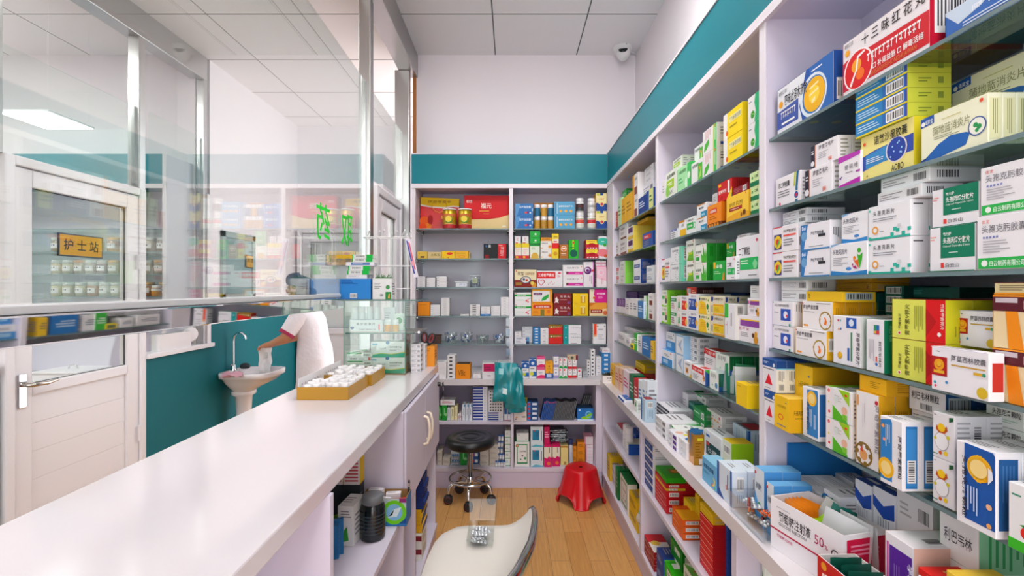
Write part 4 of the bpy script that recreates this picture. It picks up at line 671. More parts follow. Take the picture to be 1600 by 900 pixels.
# far bay
plain('f1a', 'slim red carton', 'b4342c', 'e8b8a0'); plain('f1b', 'slim pale green carton', 'bfe0b0', '4c8c54'); plain('f1c', 'bright yellow carton', 'f0b81c', 'a8780c', 'e0a81a'); plain('f1d', 'grass green carton', '2cac3c', 'c8ecc8', '1f8c30')
G('f1e', 'orange and white carton with brown foot', 'e8e2e2', [('r', 0, 0, .3, 1, 'e8a01c'), ('r', .35, .05, .8, .4, '8a4a3c'), ('t', .4, .7, .12, '4a6a5c', '龙胆泻肝', .5)], [('r', 0, 0, 1, 1, 'e0dcdc'), ('v', .4, .2, .7, .7, 2, '6a6468')])
plain('f1f', 'navy carton with white print', '1f3f8c', 'dfe6f4'); band('f1g', 'navy and lime carton', '24489c', 'd8dc8c', (.4, 0, 1, 1), tc='2c6a3c')
G('f2a', 'white carton with brown foot band', 'e8e6e8', [('r', .2, .02, .9, .14, '7a4434'), ('t', .2, .62, .16, '4a3434', '妇科', .5), ('l', .2, .3, .8, .5, 2)], DS)
G('f2b', 'yellow ended carton with purple panel', 'e8e4dc', [('r', .1, .5, .9, .9, '5a2c6c'), ('r', 0, 0, 1, .25, 'e0b83c')], [('r', 0, 0, 1, 1, 'e8cc50')], [('r', 0, 0, 1, 1, 'e4c44c')])
band('f2c', 'blue carton with red title', '1f54a4', 'd03c3c', (.1, .55, .8, .85), side='1c4a92')
band('f3a', 'white carton with small red square', 'e8e6e8', 'e04858', (.2, .55, .8, .9)); G('f3b', 'white carton with lime end', 'e6e8e4', [('t', .2, .6, .14, '3c8c5c', '乳癖消', .5), ('l', .2, .2, .7, .5, 3)], [('r', 0, 0, 1, 1, '8cdc50')])
band('f3c', 'white carton with navy label', 'e6e8ec', '24509c', (.1, .3, .9, .6), side='1f3f88'); plain('f3d', 'narrow pale carton', 'dfe4e8', '5c7ca4')
G('f4a', 'slim upright purple and white carton', 'e4e0ea', [('r', 0, .45, 1, 1, '5c2c84'), ('v', .2, .5, .6, .9, 2, 'c8b0dc')], DS); plain('f4b', 'flat dark purple box', '4a2468', '8c6cac', '3a1c54'); plain('f4c', 'slim upright white carton', 'e8e6e8', '5c6c84'); plain('f4d', 'upright blue carton', '2c7cc0', 'dcecf8', 'c8dcec')
G('f4e', 'leaning white and green carton', 'e4ece0', [('p', [(.5, 0), (.8, .5), (.6, 1), (1, 1), (1, 0)], '4cac3c'), ('v', .2, .3, .4, .8, 1)], DS); G('f4f', 'white carton with brown square', 'e6e2e2', [('r', .2, .1, .8, .45, '7a3c2c'), ('l', .2, .6, .8, .8, 2)], DS)
G('f5a', 'yellow framed carton', 'e8d020', [('r', .15, .2, .85, .8, '5c6c54')], DS); plain('f5b', 'bright green and white carton', '34b83c', 'e8f4e8', 'dfe8dc'); plain('f5c', 'blue carton', '2472b8', 'c8dff0', '1f64a4'); plain('f5d', 'yellow carton with grey print', 'e8bc2c', '6c6c5c')
plain('f6a', 'cream and red carton', 'e8c8a4', 'c83030', 'd0343c'); plain('f6b', 'pink edged white carton', 'ecdce2', 'd03c7c', 'd8488c'); plain('f6c', 'dark green carton', '0f6a40', 'c8e4d0', '0c5834'); plain('f6d', 'red carton', 'c8202c', 'f0d8d0', 'ac1a24'); plain('f6e', 'slim white and blue carton', 'e4eaf0', '3c7cb4'); plain('f6f', 'yellow box with barcode', 'f0cc1c', '6c6c30', 'e4bc14'); plain('f6g', 'flat red box', 'b8242c', 'e8b0a8', '98182a')
# ---- designs of the back shelving
G('b1r', 'red gift box with cream foot', 'd3121a', [('p', [(0, 0), (0, .3), (.25, .3), (.5, .32), (.8, .36), (1, .44), (1, 0)], 'e6cc92'), ('p', [(.2, .34), (.5, .30), (.85, .36), (.5, .34)], 'b8141c'), ('t', .37, .62, .16, 'f0e4dc', '福元', .24), ('t', .05, .78, .09, 'f0dcd8', '福元堂', .13), ('l', .34, .52, .62, .58, 1, 'e0a83c'), ('l', .43, .45, .56, .48, 1, 'e8b45c'), ('r', .85, .09, .93, .12, 'f4ecdc')], [('r', 0, 0, 1, 1, 'a80e16')], [('r', 0, 0, 1, 1, 'c01018')])
G('b2a', 'small yellow carton with brown plate', 'e8c04c', [('r', .3, .12, .72, .36, '6a4c1c'), ('c', .2, .7, .06, '8c9c3c'), ('c', .7, .8, .05, 'b0a03c')], DS)
G('b2b', 'small beige carton with olive title', 'dcc48c', [('t', .25, .35, .4, '7a6a1c', '古和玉', .68)], DS)
G('b2c', 'small yellow carton with red oval', 'f0c418', [('c', .62, .68, .17, 'd03020', {'rx': .42}), ('c', .5, .12, .08, 'c84c20'), ('c', .12, .1, .05, '3c7c34')], DS)
G('b2d', 'small golden carton with orange oval', 'ecb428', [('c', .5, .28, .15, 'e05c1c', {'rx': .42}), ('c', .5, .28, .11, 'ecb428', {'rx': .36}), ('l', .1, .55, .9, .8, 1, 'd09c20')], DS)
G('b2e', 'black carton with red panel', '141618', [('r', .58, 0, .90, 1, 'd8101c'), ('r', .05, 0, .22, .28, '8c1420'), ('c', .11, .85, .07, '2c6cac'), ('r', .2, .76, .29, .94, 'b4b8bc'), ('t', .66, .8, .16, 'e8b4b4', '阿胶片', .62, 1), ('l', .62, .85, .86, .95, 1, 'f0b0b0')], DS)
G('w1', 'white ampoule box', 'e9e6e8', [('l', .3, .4, .7, .65, 1, '8c8a90'), ('l', .3, .1, .8, .25, 1, 'b4b2b8')], DS)
G('w2', 'slim white ampoule box', 'eae7ea', [('l', .08, .3, .35, .7, 1, 'a4a2a8')], DS)
G('wb', 'white box with blue foot', 'e6e6ea', [('r', 0, 0, 1, .95, '2a78c0'), ('l', .5, .3, .9, .7, 1, 'c4dcf4')], DS)
G('wbar', 'white box with dark barcode square', 'e8e6e8', [('r', .25, .3, .62, .72, '3c3c40')], DS)
G('wgr', 'white box with grey top', 'd0d0d4', [('r', 0, .3, 1, .8, '6a6c74')], DS)
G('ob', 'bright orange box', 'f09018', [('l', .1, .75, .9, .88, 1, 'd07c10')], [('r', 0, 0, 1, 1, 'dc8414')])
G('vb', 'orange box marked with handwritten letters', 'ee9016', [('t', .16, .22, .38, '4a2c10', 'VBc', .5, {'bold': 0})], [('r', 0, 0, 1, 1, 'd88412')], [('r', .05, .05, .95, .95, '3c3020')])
G('mag', 'white box with magenta panel', 'e2e0e4', [('r', .08, .46, .92, .94, 'c8145c'), ('l', .15, .5, .85, .8, 2, '7c1c4c'), ('l', .35, .15, .7, .26, 1, '5a585e')], DS, [('r', .05, .05, .95, .95, 'b4bcc0')])
G('r1a', 'blue carton with small bright fish', '2f74b8', [('p', [(0, 0), (0, 1), (.3, 1), (.1, 0)], '5a9cd4'), ('t', .22, .62, .2, 'd8e6f4', '深海鱼胶囊', .66), ('c', .6, .28, .08, 'e04c3c', {'rx': .12}), ('c', .72, .3, .1, '5a3c8c', {'rx': .1}), ('c', .84, .26, .07, 'd0dcec'), ('c', .97, .5, .12, '9cc8e4', {'rx': .06})], DS, [('r', 0, 0, 1, 1, '4a88c4')])
G('r1b', 'light blue carton with three gold discs', '5aa6d0', [('r', .06, .1, .10, .9, '2c5c94'), ('r', .12, .1, .15, .9, 'd4e4ee'), ('t', .22, .58, .15, 'e8f0f4', '氨糖软骨素钙片', .68)] + [('c', .32 + .25 * i, .3, .1, 'e8a428') for i in range(3)] + [('c', .9, .85, .03, 'c84040')], DS, [('r', 0, 0, 1, 1, '7cbcdc')])
G('r1c', 'cream and blue carton with wavy edge', '1c4a9c', [('p', [(0, .45), (.2, .45), (.35, .38), (.5, .28), (.65, .3), (.8, .42), (1, .42), (1, 1), (0, 1)], 'f0e2a4'), ('c', .55, .38, .12, 'f0d48c'), ('c', .55, .38, .08, 'c84050'), ('r', .4, .88, .68, 1, '24509c'), ('c', .22, .92, .06, 'b8c83c', {'rx': .1}), ('t', .3, .62, .1, 'd89034', '健骨钙', .5)], [('r', 0, 0, 1, 1, 'e8b43c')])
G('r2a', 'white top carton with red tab', 'e4e2e4', [('r', .1, 0, .5, .14, 'd82028'), ('l', .3, .35, .7, .8, 3, 'd06870')], DS)
G('r2b', 'yellow and white carton with red foot', 'e8e2d8', [('r', 0, .72, 1, 1, 'e8d02c'), ('r', 0, 0, 1, .2, 'd82824'), ('c', .3, .1, .08, 'f0b428'), ('l', .15, .3, .85, .66, 3, 'e0a4a0')], DS)
G('r2c', 'small green carton', '18a83c', [('c', .55, .5, .16, 'd8ecd8'), ('l', .3, .15, .8, .25, 1, '9cdca4')], [('r', 0, 0, 1, 1, '0f8830')], [('r', 0, 0, 1, 1, '2cb84c')])
G('r2d', 'white carton with golden dome', 'e0e6d4', [('p', [(.1, 0), (.15, .25), (.35, .4), (.65, .4), (.85, .25), (.9, 0)], 'd8aa3c'), ('r', 0, .85, 1, 1, '2ca04c'), ('l', .15, .6, .6, .78, 2, '7c8c6c')], DS)
G('r2e', 'white carton with orange flower', 'e8e4e0', [('c', .85, .35, .22, 'e8b06c'), ('c', .85, .35, .1, 'd8782c'), ('t', .1, .65, .16, '3c3a3c', '乌鸡白凤', .55), ('r', .04, .12, .18, .24, 'e89c3c')], DS)
G('r2f', 'orange topped carton', 'ea9a1c', [('t', .15, .3, .45, '7c3c10', '阿归养血', .7)], DS)
G('r2g', 'tall yellow and red carton', 'f0d428', [('r', 0, .4, 1, .62, 'e0181c'), ('r', .1, .62, 1, .78, 'e8dcd4'), ('l', .2, .64, .9, .72, 1, 'c83430'), ('l', .2, .84, .85, .9, 1, '5a4a1c'), ('c', .5, .2, .08, 'd89c1c')], DS)
G('r2h', 'brown carton with white seal', 'b46c1c', [('c', .5, .7, .2, 'f0ece4'), ('c', .5, .7, .16, 'e07c1c'), ('r', .34, .66, .68, .76, 'f4ecdc'), ('l', .2, .2, .85, .4, 2, 'ecd8c0')], DS)
G('r2i', 'bright green carton with gold strip', '24b828', [('r', .38, .5, .52, 1, 'b8d828'), ('r', .4, .8, .6, .9, 'c83c24'), ('c', .5, .28, .2, '0c5c4c'), ('l', .15, .55, .85, .65, 1, '0f7c28')], [('r', 0, 0, 1, 1, '1a9c20')])
G('r2j', 'red and yellow carton', 'c8182c', [('r', .05, .55, .95, .98, 'eedc3c'), ('c', .5, .48, .18, 'b01020', {'rx': .4}), ('r', 0, 0, 1, .22, 'b8142c'), ('m', [[(.1 + .22 * i, .06), (.24 + .22 * i, .06), (.24 + .22 * i, .18), (.1 + .22 * i, .18)] for i in range(4)], 'f0dcd8'), ('l', .15, .72, .85, .9, 1, 'd05c2c')], DS)
G('r2k', 'white carton with teal and pink ovals', 'ebe8ea', [('c', .5, .76, .17, '3cc0a4', {'rx': .26}), ('c', .76, .6, .07, '3ca82c'), ('c', .5, .26, .17, 'e87c88', {'rx': .26}), ('c', .85, .12, .07, 'd05c2c'), ('l', .3, .72, .7, .8, 1, 'd0f0e8')], DS)
G('r3a', 'cream and maroon carton with honeycomb', 'ece0b8', [('p', [(0, 0), (0, .42), (.3, .42), (.5, .36), (.75, .42), (1, .42), (1, 0)], '8c1c1c'), ('t', .13, .66, .22, '5a2c1c', '孕宝', .28), ('t', .48, .68, .16, '9c6c2c', '口服阿胶液', .42), ('c', .5, .42, .2, '3c5c7c', {'rx': .3}), ('c', .5, .42, .16, 'e8dccc', {'rx': .24}), ('c', .42, .44, .07, '3c5c84'), ('c', .55, .4, .07, 'c83430'), ('c', .88, .14, .14, 'e0982c'), ('c', .8, .24, .1, 'e8d45c'), ('r', .05, .12, .32, .28, 'a87c2c'), ('c', .08, .92, .04, 'd0502c')], DS)
G('r3b', 'long white carton with red title and heart', 'ece8ec', [('r', 0, .54, .72, .92, 'e0141c'), ('t', .05, .64, .2, 'f4f0f0', '三维制霉素栓', .62), ('p', [(.16, .08), (.04, .3), (.06, .46), (.12, .48), (.16, .42), (.22, .48), (.29, .44), (.3, .3)], 'd82c4c'), ('p', [(.16, .13), (.065, .31), (.08, .43), (.12, .44), (.16, .38), (.21, .44), (.26, .41), (.27, .3)], 'ece8ec'), ('m', [[(.42 + .06 * i, .18 + .08 * (i % 3)), (.45 + .06 * i, .14 + .08 * (i % 3)), (.46 + .06 * i, .22 + .08 * (i % 3))] for i in range(5)], 'e03c54'), ('c', .88, .86, .05, 'e0202c', {'rx': .1}), ('r', 0, 0, 1, .03, 'e03c54'), ('l', .8, .6, .92, .75, 2, 'd87c84')], DS)
G('r3c', 'white carton with pink stripe', 'ebe8ea', [('r', .16, .14, 1, .4, 'd83ca4'), ('c', .22, .3, .11, '6a3c2c'), ('t', .2, .66, .16, '8c8a94', '妇炎康复片', .62), ('c', .93, .84, .05, 'ea6c3c'), ('l', .6, .2, .9, .3, 1, 'f0b4dc')], DS)
G('r3d', 'white carton with purple swirl', 'eae4ea', [('c', .42, .66, .15, '6a1c74'), ('c', .36, .68, .09, 'e0cce4'), ('c', .4, .66, .06, '6a1c74'), ('v', .55, .06, .85, .46, 2, '9c8ca4'), ('r', .92, 0, 1, 1, 'd048b8'), ('c', .9, .66, .045, 'e02c4c'), ('l', .2, .88, .7, .94, 1, 'b4b0b8')], DS)
G('r3e', 'pink and white carton with ring', 'f0c4d4', [('p', [(0, 0), (0, .45), (1, .3), (1, 0)], 'eee4e8'), ('c', .45, .72, .14, 'ecdfe4'), ('c', .45, .72, .1, 'f0b8cc'), ('v', .5, .14, .7, .45, 2, 'e04c5c')], DS)
G('r3f', 'flat pink and white carton', 'ece0e4', [('r', 0, 0, 1, .35, 'f08cb8'), ('l', .4, .5, .8, .7, 1, '8c8088')], DS)
G('r4a', 'white carton with green title and red petals', 'ecebea', [('r', 0, .66, 1, .84, '18a03c'), ('t', .14, .68, .12, 'ecf4ec', '逍遥丸浓缩', .56), ('c', .08, .92, .04, 'c83434'), ('c', .72, .3, .09, 'e06470'), ('c', .82, .42, .07, 'e89c9c'), ('c', .82, .2, .07, 'd84c5c'), ('c', .92, .5, .05, '2ca07c'), ('l', .1, .3, .6, .4, 1, 'b4d8bc')], DS)
G('r4b', 'orange edged white carton with green leaf', 'ee9a14', [('r', .03, .08, .88, .88, 'e8e6e8'), ('r', .08, .56, .5, .74, '3a2c6c'), ('t', .12, .58, .12, 'e8b4a4', '左氧氟沙', .34), ('p', [(.45, .12), (.52, .38), (.82, .66), (.82, .4), (.66, .18)], '2cac48'), ('c', .36, .2, .05, 'e08c5c'), ('l', .06, .14, .3, .22, 1, '9c9aa4')], DS)
G('r4c', 'orange carton with red rounded title', 'f0960c', [('c', .16, .7, .14, 'd0201c'), ('c', .84, .7, .14, 'd0201c'), ('r', .12, .56, .88, .84, 'd0201c'), ('t', .18, .62, .14, 'f4ece4', '益母草颗粒', .66), ('r', .42, 0, .6, .5, '8c7c2c'), ('c', .8, .34, .13, 'e8701c'), ('l', .1, .2, .35, .4, 2, 'd87c10')], DS)
G('r4d', 'dark red carton with white horse rider', '84141c', [('p', [(.03, .12), (.1, .35), (.08, .55), (.18, .7), (.22, .5), (.3, .45), (.24, .3), (.28, .12), (.2, .2), (.1, .2)], 'eee6e6'), ('t', .36, .62, .2, 'f0e4e4', '乌 鸡 丸', .56), ('l', .36, .36, .9, .5, 1, 'd09c9c'), ('r', .78, .08, .94, .28, '2c4ca4'), ('c', .86, .18, .07, 'd03030'), ('l', .3, .82, .9, .9, 1, 'c85c5c')], DS, [('r', 0, 0, 1, 1, '6c1018')])
G('r4e', 'bright yellow carton with printed jar', 'f4cc0c', [('r', .5, .14, .82, .84, 'd8a00c'), ('r', .5, .76, .82, .86, 'e8dc8c'), ('r', .62, .2, .72, .74, 'f4e8a4'), ('c', .16, .86, .05, 'f4e48c'), ('l', .12, .08, .35, .14, 1, 'c89c0c')], [('r', 0, 0, 1, 1, 'd8b00a')])
G('r4f', 'magenta and cream carton', 'd8148c', [('p', [(0, 0), (0, 1), (.3, 1), (.24, .6), (.34, .4), (.26, .15), (.34, 0)], 'ece0c4'), ('t', .42, .6, .16, 'f4e8f0', '金鸡胶囊', .5), ('c', .28, .36, .1, 'd84c2c'), ('l', .5, .3, .85, .5, 3, 'f0a4d4'), ('l', .08, .84, .25, .92, 1, '5c8c4c')], DS)
G('r4g', 'amber carton with maroon title', 'e8a034', [('p', [(0, 0), (0, .4), (1, .55), (1, 0)], 'ecd4a4'), ('r', .06, .22, .74, .5, 'a01c1c'), ('t', .12, .28, .14, 'f0dcc4', '桂枝茯苓', .54), ('c', .9, .24, .17, 'd86c3c'), ('p', [(0, .7), (.4, 1), (0, 1)], 'd8741c')], DS)
G('r5a', 'white carton with blue square and magenta dot', 'e6e6ee', [('r', .78, 0, 1, 1, '4aa0d0'), ('r', .78, 0, 1, .4, '1f3f6c'), ('c', .8, .72, .12, '8c2c84'), ('t', .12, .7, .16, '55535c', '甲硝唑片', .45), ('l', .1, .2, .5, .5, 2)], DS)
G('r5b', 'red carton with gold top band', 'd81c18', [('p', [(0, .66), (0, 1), (1, 1), (1, .86), (.4, .66)], '8c6c14'), ('t', .3, .74, .14, 'e8c49c', '麝香保心', .6), ('c', .18, .8, .08, 'ecdccc', {'rx': .1})], DS, [('r', 0, 0, 1, 1, 'e0a414')])
G('r5c', 'white carton with teal spine', 'ebe9ed', [('r', 0, 0, .3, 1, '109c9c'), ('c', .15, .7, .06, 'e4f0f0'), ('t', .42, .66, .1, '6a6870', '复方丹参片', .5), ('r', .96, .6, 1, .74, '109c7c'), ('l', .4, .04, .9, .12, 1, '2c2c34')], DS, [('r', 0, 0, 1, 1, 'b4dcc8')])
G('r5d', 'white carton with orange fading band', 'e9e7ea', [('r', .06, .42, .28, 1, 'e84418'), ('r', .06, .36, .28, .46, 'f0a470'), ('t', .4, .68, .08, '6a6870', '消渴丸', .4), ('l', .4, .2, .9, .5, 3, 'c4c2c8'), ('r', .84, .86, .92, .9, '2c4c3c'), ('r', .3, .86, .42, .9, '3c8c6c')], DS)
G('r5e', 'flat blue box with white label', '2f80c0', [('r', .25, .3, .7, .75, 'd4e0ea')], DS)
G('r6a', 'white carton with blue round top', 'e6e6ea', [('p', [(0, .62), (0, .86), (.15, .96), (.5, 1), (.85, .96), (1, .86), (1, .62)], '1f5cac'), ('c', .5, .78, .08, 'dce8f4'), ('l', .15, .46, .85, .56, 1, '4c4a54'), ('p', [(.3, .1), (.6, .36), (1, .34), (1, .1)], '2468b4'), ('c', .35, .24, .1, 'd8d82c')], DS, [('r', 0, 0, 1, 1, '2464b0')])
G('r6b', 'pink and white carton with swoosh', 'ece4e8', [('p', [(0, .02), (0, .2), (.5, .35), (1, .3), (1, .02)], 'e0246c'), ('r', 0, .8, 1, 1, 'e85c94'), ('l', .2, .45, .8, .6, 1, 'a49ca4')], DS, [('r', 0, 0, 1, 1, 'd82c74')])
G('r6c', 'amber carton with black drop', 'f0a818', [('p', [(.5, .06), (.4, .2), (.5, .38), (.6, .2)], '5a3410'), ('l', .2, .7, .8, .85, 1, 'a06c0c')], DS)
G('r6d', 'blue carton with white panels', '2c5ca8', [('r', .2, .55, .8, .85, 'd4dcec'), ('r', .2, .15, .8, .45, 'c4d0e8')], DS)
G('r6e', 'white carton with lavender foot', 'e8e6ea', [('r', 0, 0, 1, .24, '9c94c0'), ('c', .5, .5, .08, '6c7ca4'), ('l', .2, .7, .8, .85, 1)], DS, [('r', 0, 0, 1, 1, '8c88b8')])
G('r6f', 'white carton with red corner', 'ebe9ea', [('r', .1, .75, .5, .92, 'e0202c'), ('p', [(0, 0), (0, .08), (.5, .3), (1, .1), (1, 0)], '18a048'), ('l', .2, .4, .8, .6, 2, 'c4c2c6')], DS)
G('r6g', 'white carton with red base', 'ece8ea', [('r', 0, 0, 1, .3, 'd0242c'), ('c', .5, .86, .06, 'e03c3c'), ('t', .25, .5, .16, '4a484e', '红花', .5)], DS)
G('r6h', 'tan and maroon flat carton', 'c4b49c', [('r', .8, 0, 1, 1, '7c1c28'), ('c', .45, .5, .3, '5a5c44', {'rx': .3}), ('c', .1, .5, .12, 'c83030')], DS)
G('r6i', 'slim grey box', 'a8acb0', [('l', .2, .4, .8, .7, 1, '7c8084')], DS)
G('r6j', 'small white box with red dots', 'e6e4e8', [('c', .4, .75, .12, 'd84c5c'), ('l', .2, .2, .8, .5, 2)], DS, [('r', 0, 0, 1, 1, 'd85c68')])
G('greenbk', 'upright green carton', '1f9c34', [('v', .35, .2, .65, .85, 1, 'b4e0b4'), ('c', .8, .4, .1, '8cd08c')], DS); plain('whtop', 'white carton lying on the green ones', 'e4e2e4', 'c84c5c', 'd8d4d6'); G('creambk', 'upright cream carton', 'eadfae', [('v', .3, .15, .7, .85, 1, '5a5a3c')], DS); G('darkbk', 'slim upright grey and white carton', 'dcdce0', [('v', .3, .15, .7, .85, 1, '2c3c54')], DS); plain('redsm', 'small red topped carton', 'dcd8d8', 'c02c34', 'c8283c')
G('wup', 'upright white carton with blue corner', 'dfe2ea', [('v', .35, .2, .7, .75, 1, '6c7c9c'), ('r', .6, .85, 1, 1, '3c8cc0')], DS)
G('bluestr', 'flat white box with navy stripe', 'e4e4ea', [('r', 0, .2, .68, .85, '1f3a94'), ('l', .74, .3, .95, .7, 1, 'a4a4b8')], DS); G('dots', 'flat white box with black dots', 'e6e4e6', [('m', [[(.1 + .17 * i, .25), (.2 + .17 * i, .25), (.2 + .17 * i, .7), (.1 + .17 * i, .7)] for i in range(5)], '34343a')], DS)
G('wblu', 'upright white carton with blue block', 'e4e6ec', [('r', .1, .5, .9, .95, '1f5aa8'), ('r', 0, 0, 1, .04, 'c82c4c')], DS)
G('bigw', 'large white carton with barcode', 'e4dedc', [('b', .6, .18, .92, .34, None), ('r', .06, .84, .2, .9, 'c83c34'), ('c', .2, .22, .07, 'd8a47c'), ('c', .14, .12, .04, '3c4c84')], DS, [('r', 0, 0, 1, 1, 'd4cecb')])
G('bluelab', 'flat blue box with red dot and label', '1f4c88', [('r', 0, 0, .28, 1, '3c7cc0'), ('c', .14, .5, .26, 'd8282c'), ('r', .45, .25, .88, .75, 'dce4ec')], DS, [('r', 0, 0, 1, 1, '28446c')])
G('swirl', 'blue box with lime swirl', '2474c0', [('p', [(.2, .2), (.4, .35), (.75, .3), (.95, .55), (.85, .2), (.5, .08)], '9cd81c'), ('c', .7, .5, .28, '7cc0e8', {'rx': .26}), ('c', .72, .5, .18, '2c84c8', {'rx': .18}), ('p', [(.45, .25), (.7, .55), (.95, .6), (.8, .35)], '8cd020'), ('r', .08, .8, .2, .9, 'dce8f4'), ('r', 0, 0, 1, .1, 'dce8f4')], DS, [('r', 0, 0, 1, 1, '1c3c5c')])
plain('olive', 'small olive yellow box', '9c9434', '5c581c'); plain('kraft', 'grey kraft box', 'c8c0b4', '9c948a', 'b4aca0'); plain('gstripe', 'flat white box with green edge', 'e0e4de', '8c9c90'); D['gstripe'] = (D['gstripe'][0], 'e0e4de', [('r', 0, 0, 1, .08, '2c9c4c'), ('l', .15, .4, .8, .75, 2, 'a4aca4')]) + D['gstripe'][3:]
G('gframe', 'large white carton with green outlined panel', 'e4e6e4', [('r', .16, .12, .86, .9, '1c8c4c'), ('r', .2, .18, .82, .86, 'e8e8e6'), ('t', .26, .58, .07, '3a3a3c', '复方氨基酸', .5), ('c', .18, .84, .07, '1c8c4c'), ('c', .18, .84, .05, 'd89474'), ('c', .7, .34, .05, '2c9c5c'), ('c', .52, .44, .035, '5c5a5c'), ('c', .4, .3, .03, '3c7c5c')], DS, [('r', 0, 0, 1, 1, '1c7c44')])
G('whl', 'white carton lying flat', 'e2e4e2', [('l', .1, .7, .4, .85, 1, '2c9c4c'), ('c', .8, .25, .05, '5c8c6c')], DS)
G('tealsq', 'white carton with teal panel', 'd4e2e8', [('r', .14, .34, .68, .84, '1f80a4'), ('r', .4, .5, .64, .74, '2c6c94'), ('c', .3, .8, .035, 'd83c3c'), ('p', [(0, 0), (.4, .12), (1, .05), (1, 0)], '5cb4cc'), ('v', .8, .25, .92, .8, 1, '3c4c5c')], DS)
G('mgta', 'cream and magenta carton', 'ece4cc', [('p', [(0, 0), (0, .44), (.4, .38), (.6, .48), (1, .42), (1, 0)], 'd8186c'), ('v', .58, .52, .8, .88, 1, '4a4448'), ('c', .6, .16, .08, 'e8783c'), ('r', 0, .9, 1, 1, 'd8186c')], DS, [('r', 0, 0, 1, 1, 'c8145c')]); plain('mgtp', 'plain magenta carton', 'c8145c', 'ecb4cc', 'a8104c')
G('goldv', 'cream carton with gold lettering column', 'ecd88c', [('t', .42, .2, .3, '9c5c14', '黄芪精', .6, 1), ('r', 0, .92, 1, 1, 'b4781c')], DS); plain('orsm', 'small orange carton', 'e8901c', '9c540c'); G('pinkst', 'pink and white flat carton', 'ecdfe4', [('r', .1, .2, .9, .8, 'eee6ea'), ('r', 0, 0, .14, 1, 'e884a4')], DS, [('r', 0, 0, 1, 1, 'f0b4c8')])
# ---- designs of the long worktop and the cabinets below it
G('k1', 'blue and white box lying flat', 'e4e4ea', [('r', 0, 0, 1, 1, '1f58a8'), ('l', .2, .4, .8, .6, 1, 'c4d4ec')], [('l', .2, .3, .8, .7, 1, 'b4b4ba')], [('r', 0, .3, .9, 1, '2c64b0'), ('c', .5, .7, .12, 'c8a4b4')])
G('k2', 'small white and green box', 'e4ece4', [('c', .5, .6, .2, '2c9c4c')], DS)
G('k3', 'open pale blue box holding red foil', 'b8d0e0', [('r', 0, 0, .3, 1, '3c74b0')], [('b', .25, .65, .75, .9), ('v', .2, .1, .8, .55, 4, '8ca8bc')], [('r', .08, .1, .92, .9, '7c1a24'), ('c', .5, .5, .2, 'c03038')])
G('k4', 'white flat box with black band', 'e2e0e4', [('r', 0, .25, 1, .8, '2a2a2e'), ('l', .2, .4, .8, .6, 1, 'c4c4c8')], DS)
G('k5', 'flat green box stacked deep', '1c8c44', [('l', .1, .4, .6, .7, 1, 'a4dcb4'), ('b', .7, .2, .95, .8)], DS, [('r', 0, 0, 1, 1, '2ca452')])
plain('k6', 'flat teal box stacked deep', '0f6c64', '7cb8b0', '0c5c56'); G('k7', 'flat white box with green stripe', 'e8eae6', [('r', 0, .75, .6, 1, '2ca44c'), ('b', .65, .2, .92, .75, None)], DS, [('p', [(.1, 0), (.4, 1), (.6, 1), (.3, 0)], '3cac54'), ('l', .6, .3, .9, .7, 2)])
G('k8', 'flat white box with red dot and orange spots', 'e4e0dc', [('c', .85, .6, .18, 'c83c4c'), ('l', .1, .4, .5, .6, 1), ('m', [[(.1 + .2 * i, .02), (.22 + .2 * i, .02), (.22 + .2 * i, .2), (.1 + .2 * i, .2)] for i in range(4)], 'e8963c')], DS)
G('k9', 'white box with purple block', 'e6e4ea', [('r', .55, .1, .9, .75, '4c2c94'), ('c', .72, .4, .12, 'd83c6c'), ('l', .1, .3, .45, .6, 2)], DS, [('c', .5, .5, .3, 'e4b49c'), ('r', .7, .6, .95, .9, 'e8d43c')])
G('k10', 'white box with round blue mark', 'e8e6ea', [('c', .5, .5, .12, '5c6cb4')], DS, [('c', .5, .5, .3, '2c74b4'), ('r', .7, .6, .9, .8, 'd84c3c')])
G('k11', 'white carton with dark teal panel', 'e6e8ea', [('r', .1, .05, .95, .55, '0f4c50'), ('t', .2, .16, .2, 'dfe8e8', '壮腰', .55), ('r', .1, .4, .3, .52, 'e04c4c'), ('l', .1, .68, .5, .9, 1, '2c6cb4')], DS, [('l', .1, .3, .8, .8, 2)])
G('k12', 'white and lime carton with yellow top', 'dfe6d4', [('b', .15, .55, .85, .85), ('r', 0, 0, 1, .3, '8cc81c')], [('r', 0, .3, 1, 1, 'a8dc1c'), ('r', 0, 0, 1, .3, 'e8c43c')], [('r', 0, 0, 1, 1, 'f0c820')])
G('k13', 'tall pale blue box with open top', 'c4d8e4', [('r', .9, 0, 1, 1, '3c70b0'), ('v', .2, .1, .7, .9, 5, 'a4bccc')], [('r', 0, 0, .1, 1, '2c62a8'), ('v', .25, .1, .85, .9, 5, '8ca4b4')], [('r', .06, .08, .94, .92, '5c6468'), ('r', .2, .2, .9, .85, 'b01c24')])
G('k14', 'light blue carton with crescent moon', '6cb0d8', [('t', .12, .6, .18, '1c4c7c', '感冒软胶囊', .7), ('l', .12, .4, .6, .5, 2, '3c7cac'), ('p', [(.78, .5), (.92, .42), (.9, .2), (.7, .08), (.62, .1), (.8, .2), (.84, .36)], 'f0d46c'), ('c', .7, .14, .07, 'd86c3c'), ('c', .9, .12, .06, '5cbc6c')], DS, [('r', 0, 0, 1, 1, '8cc4e0')])
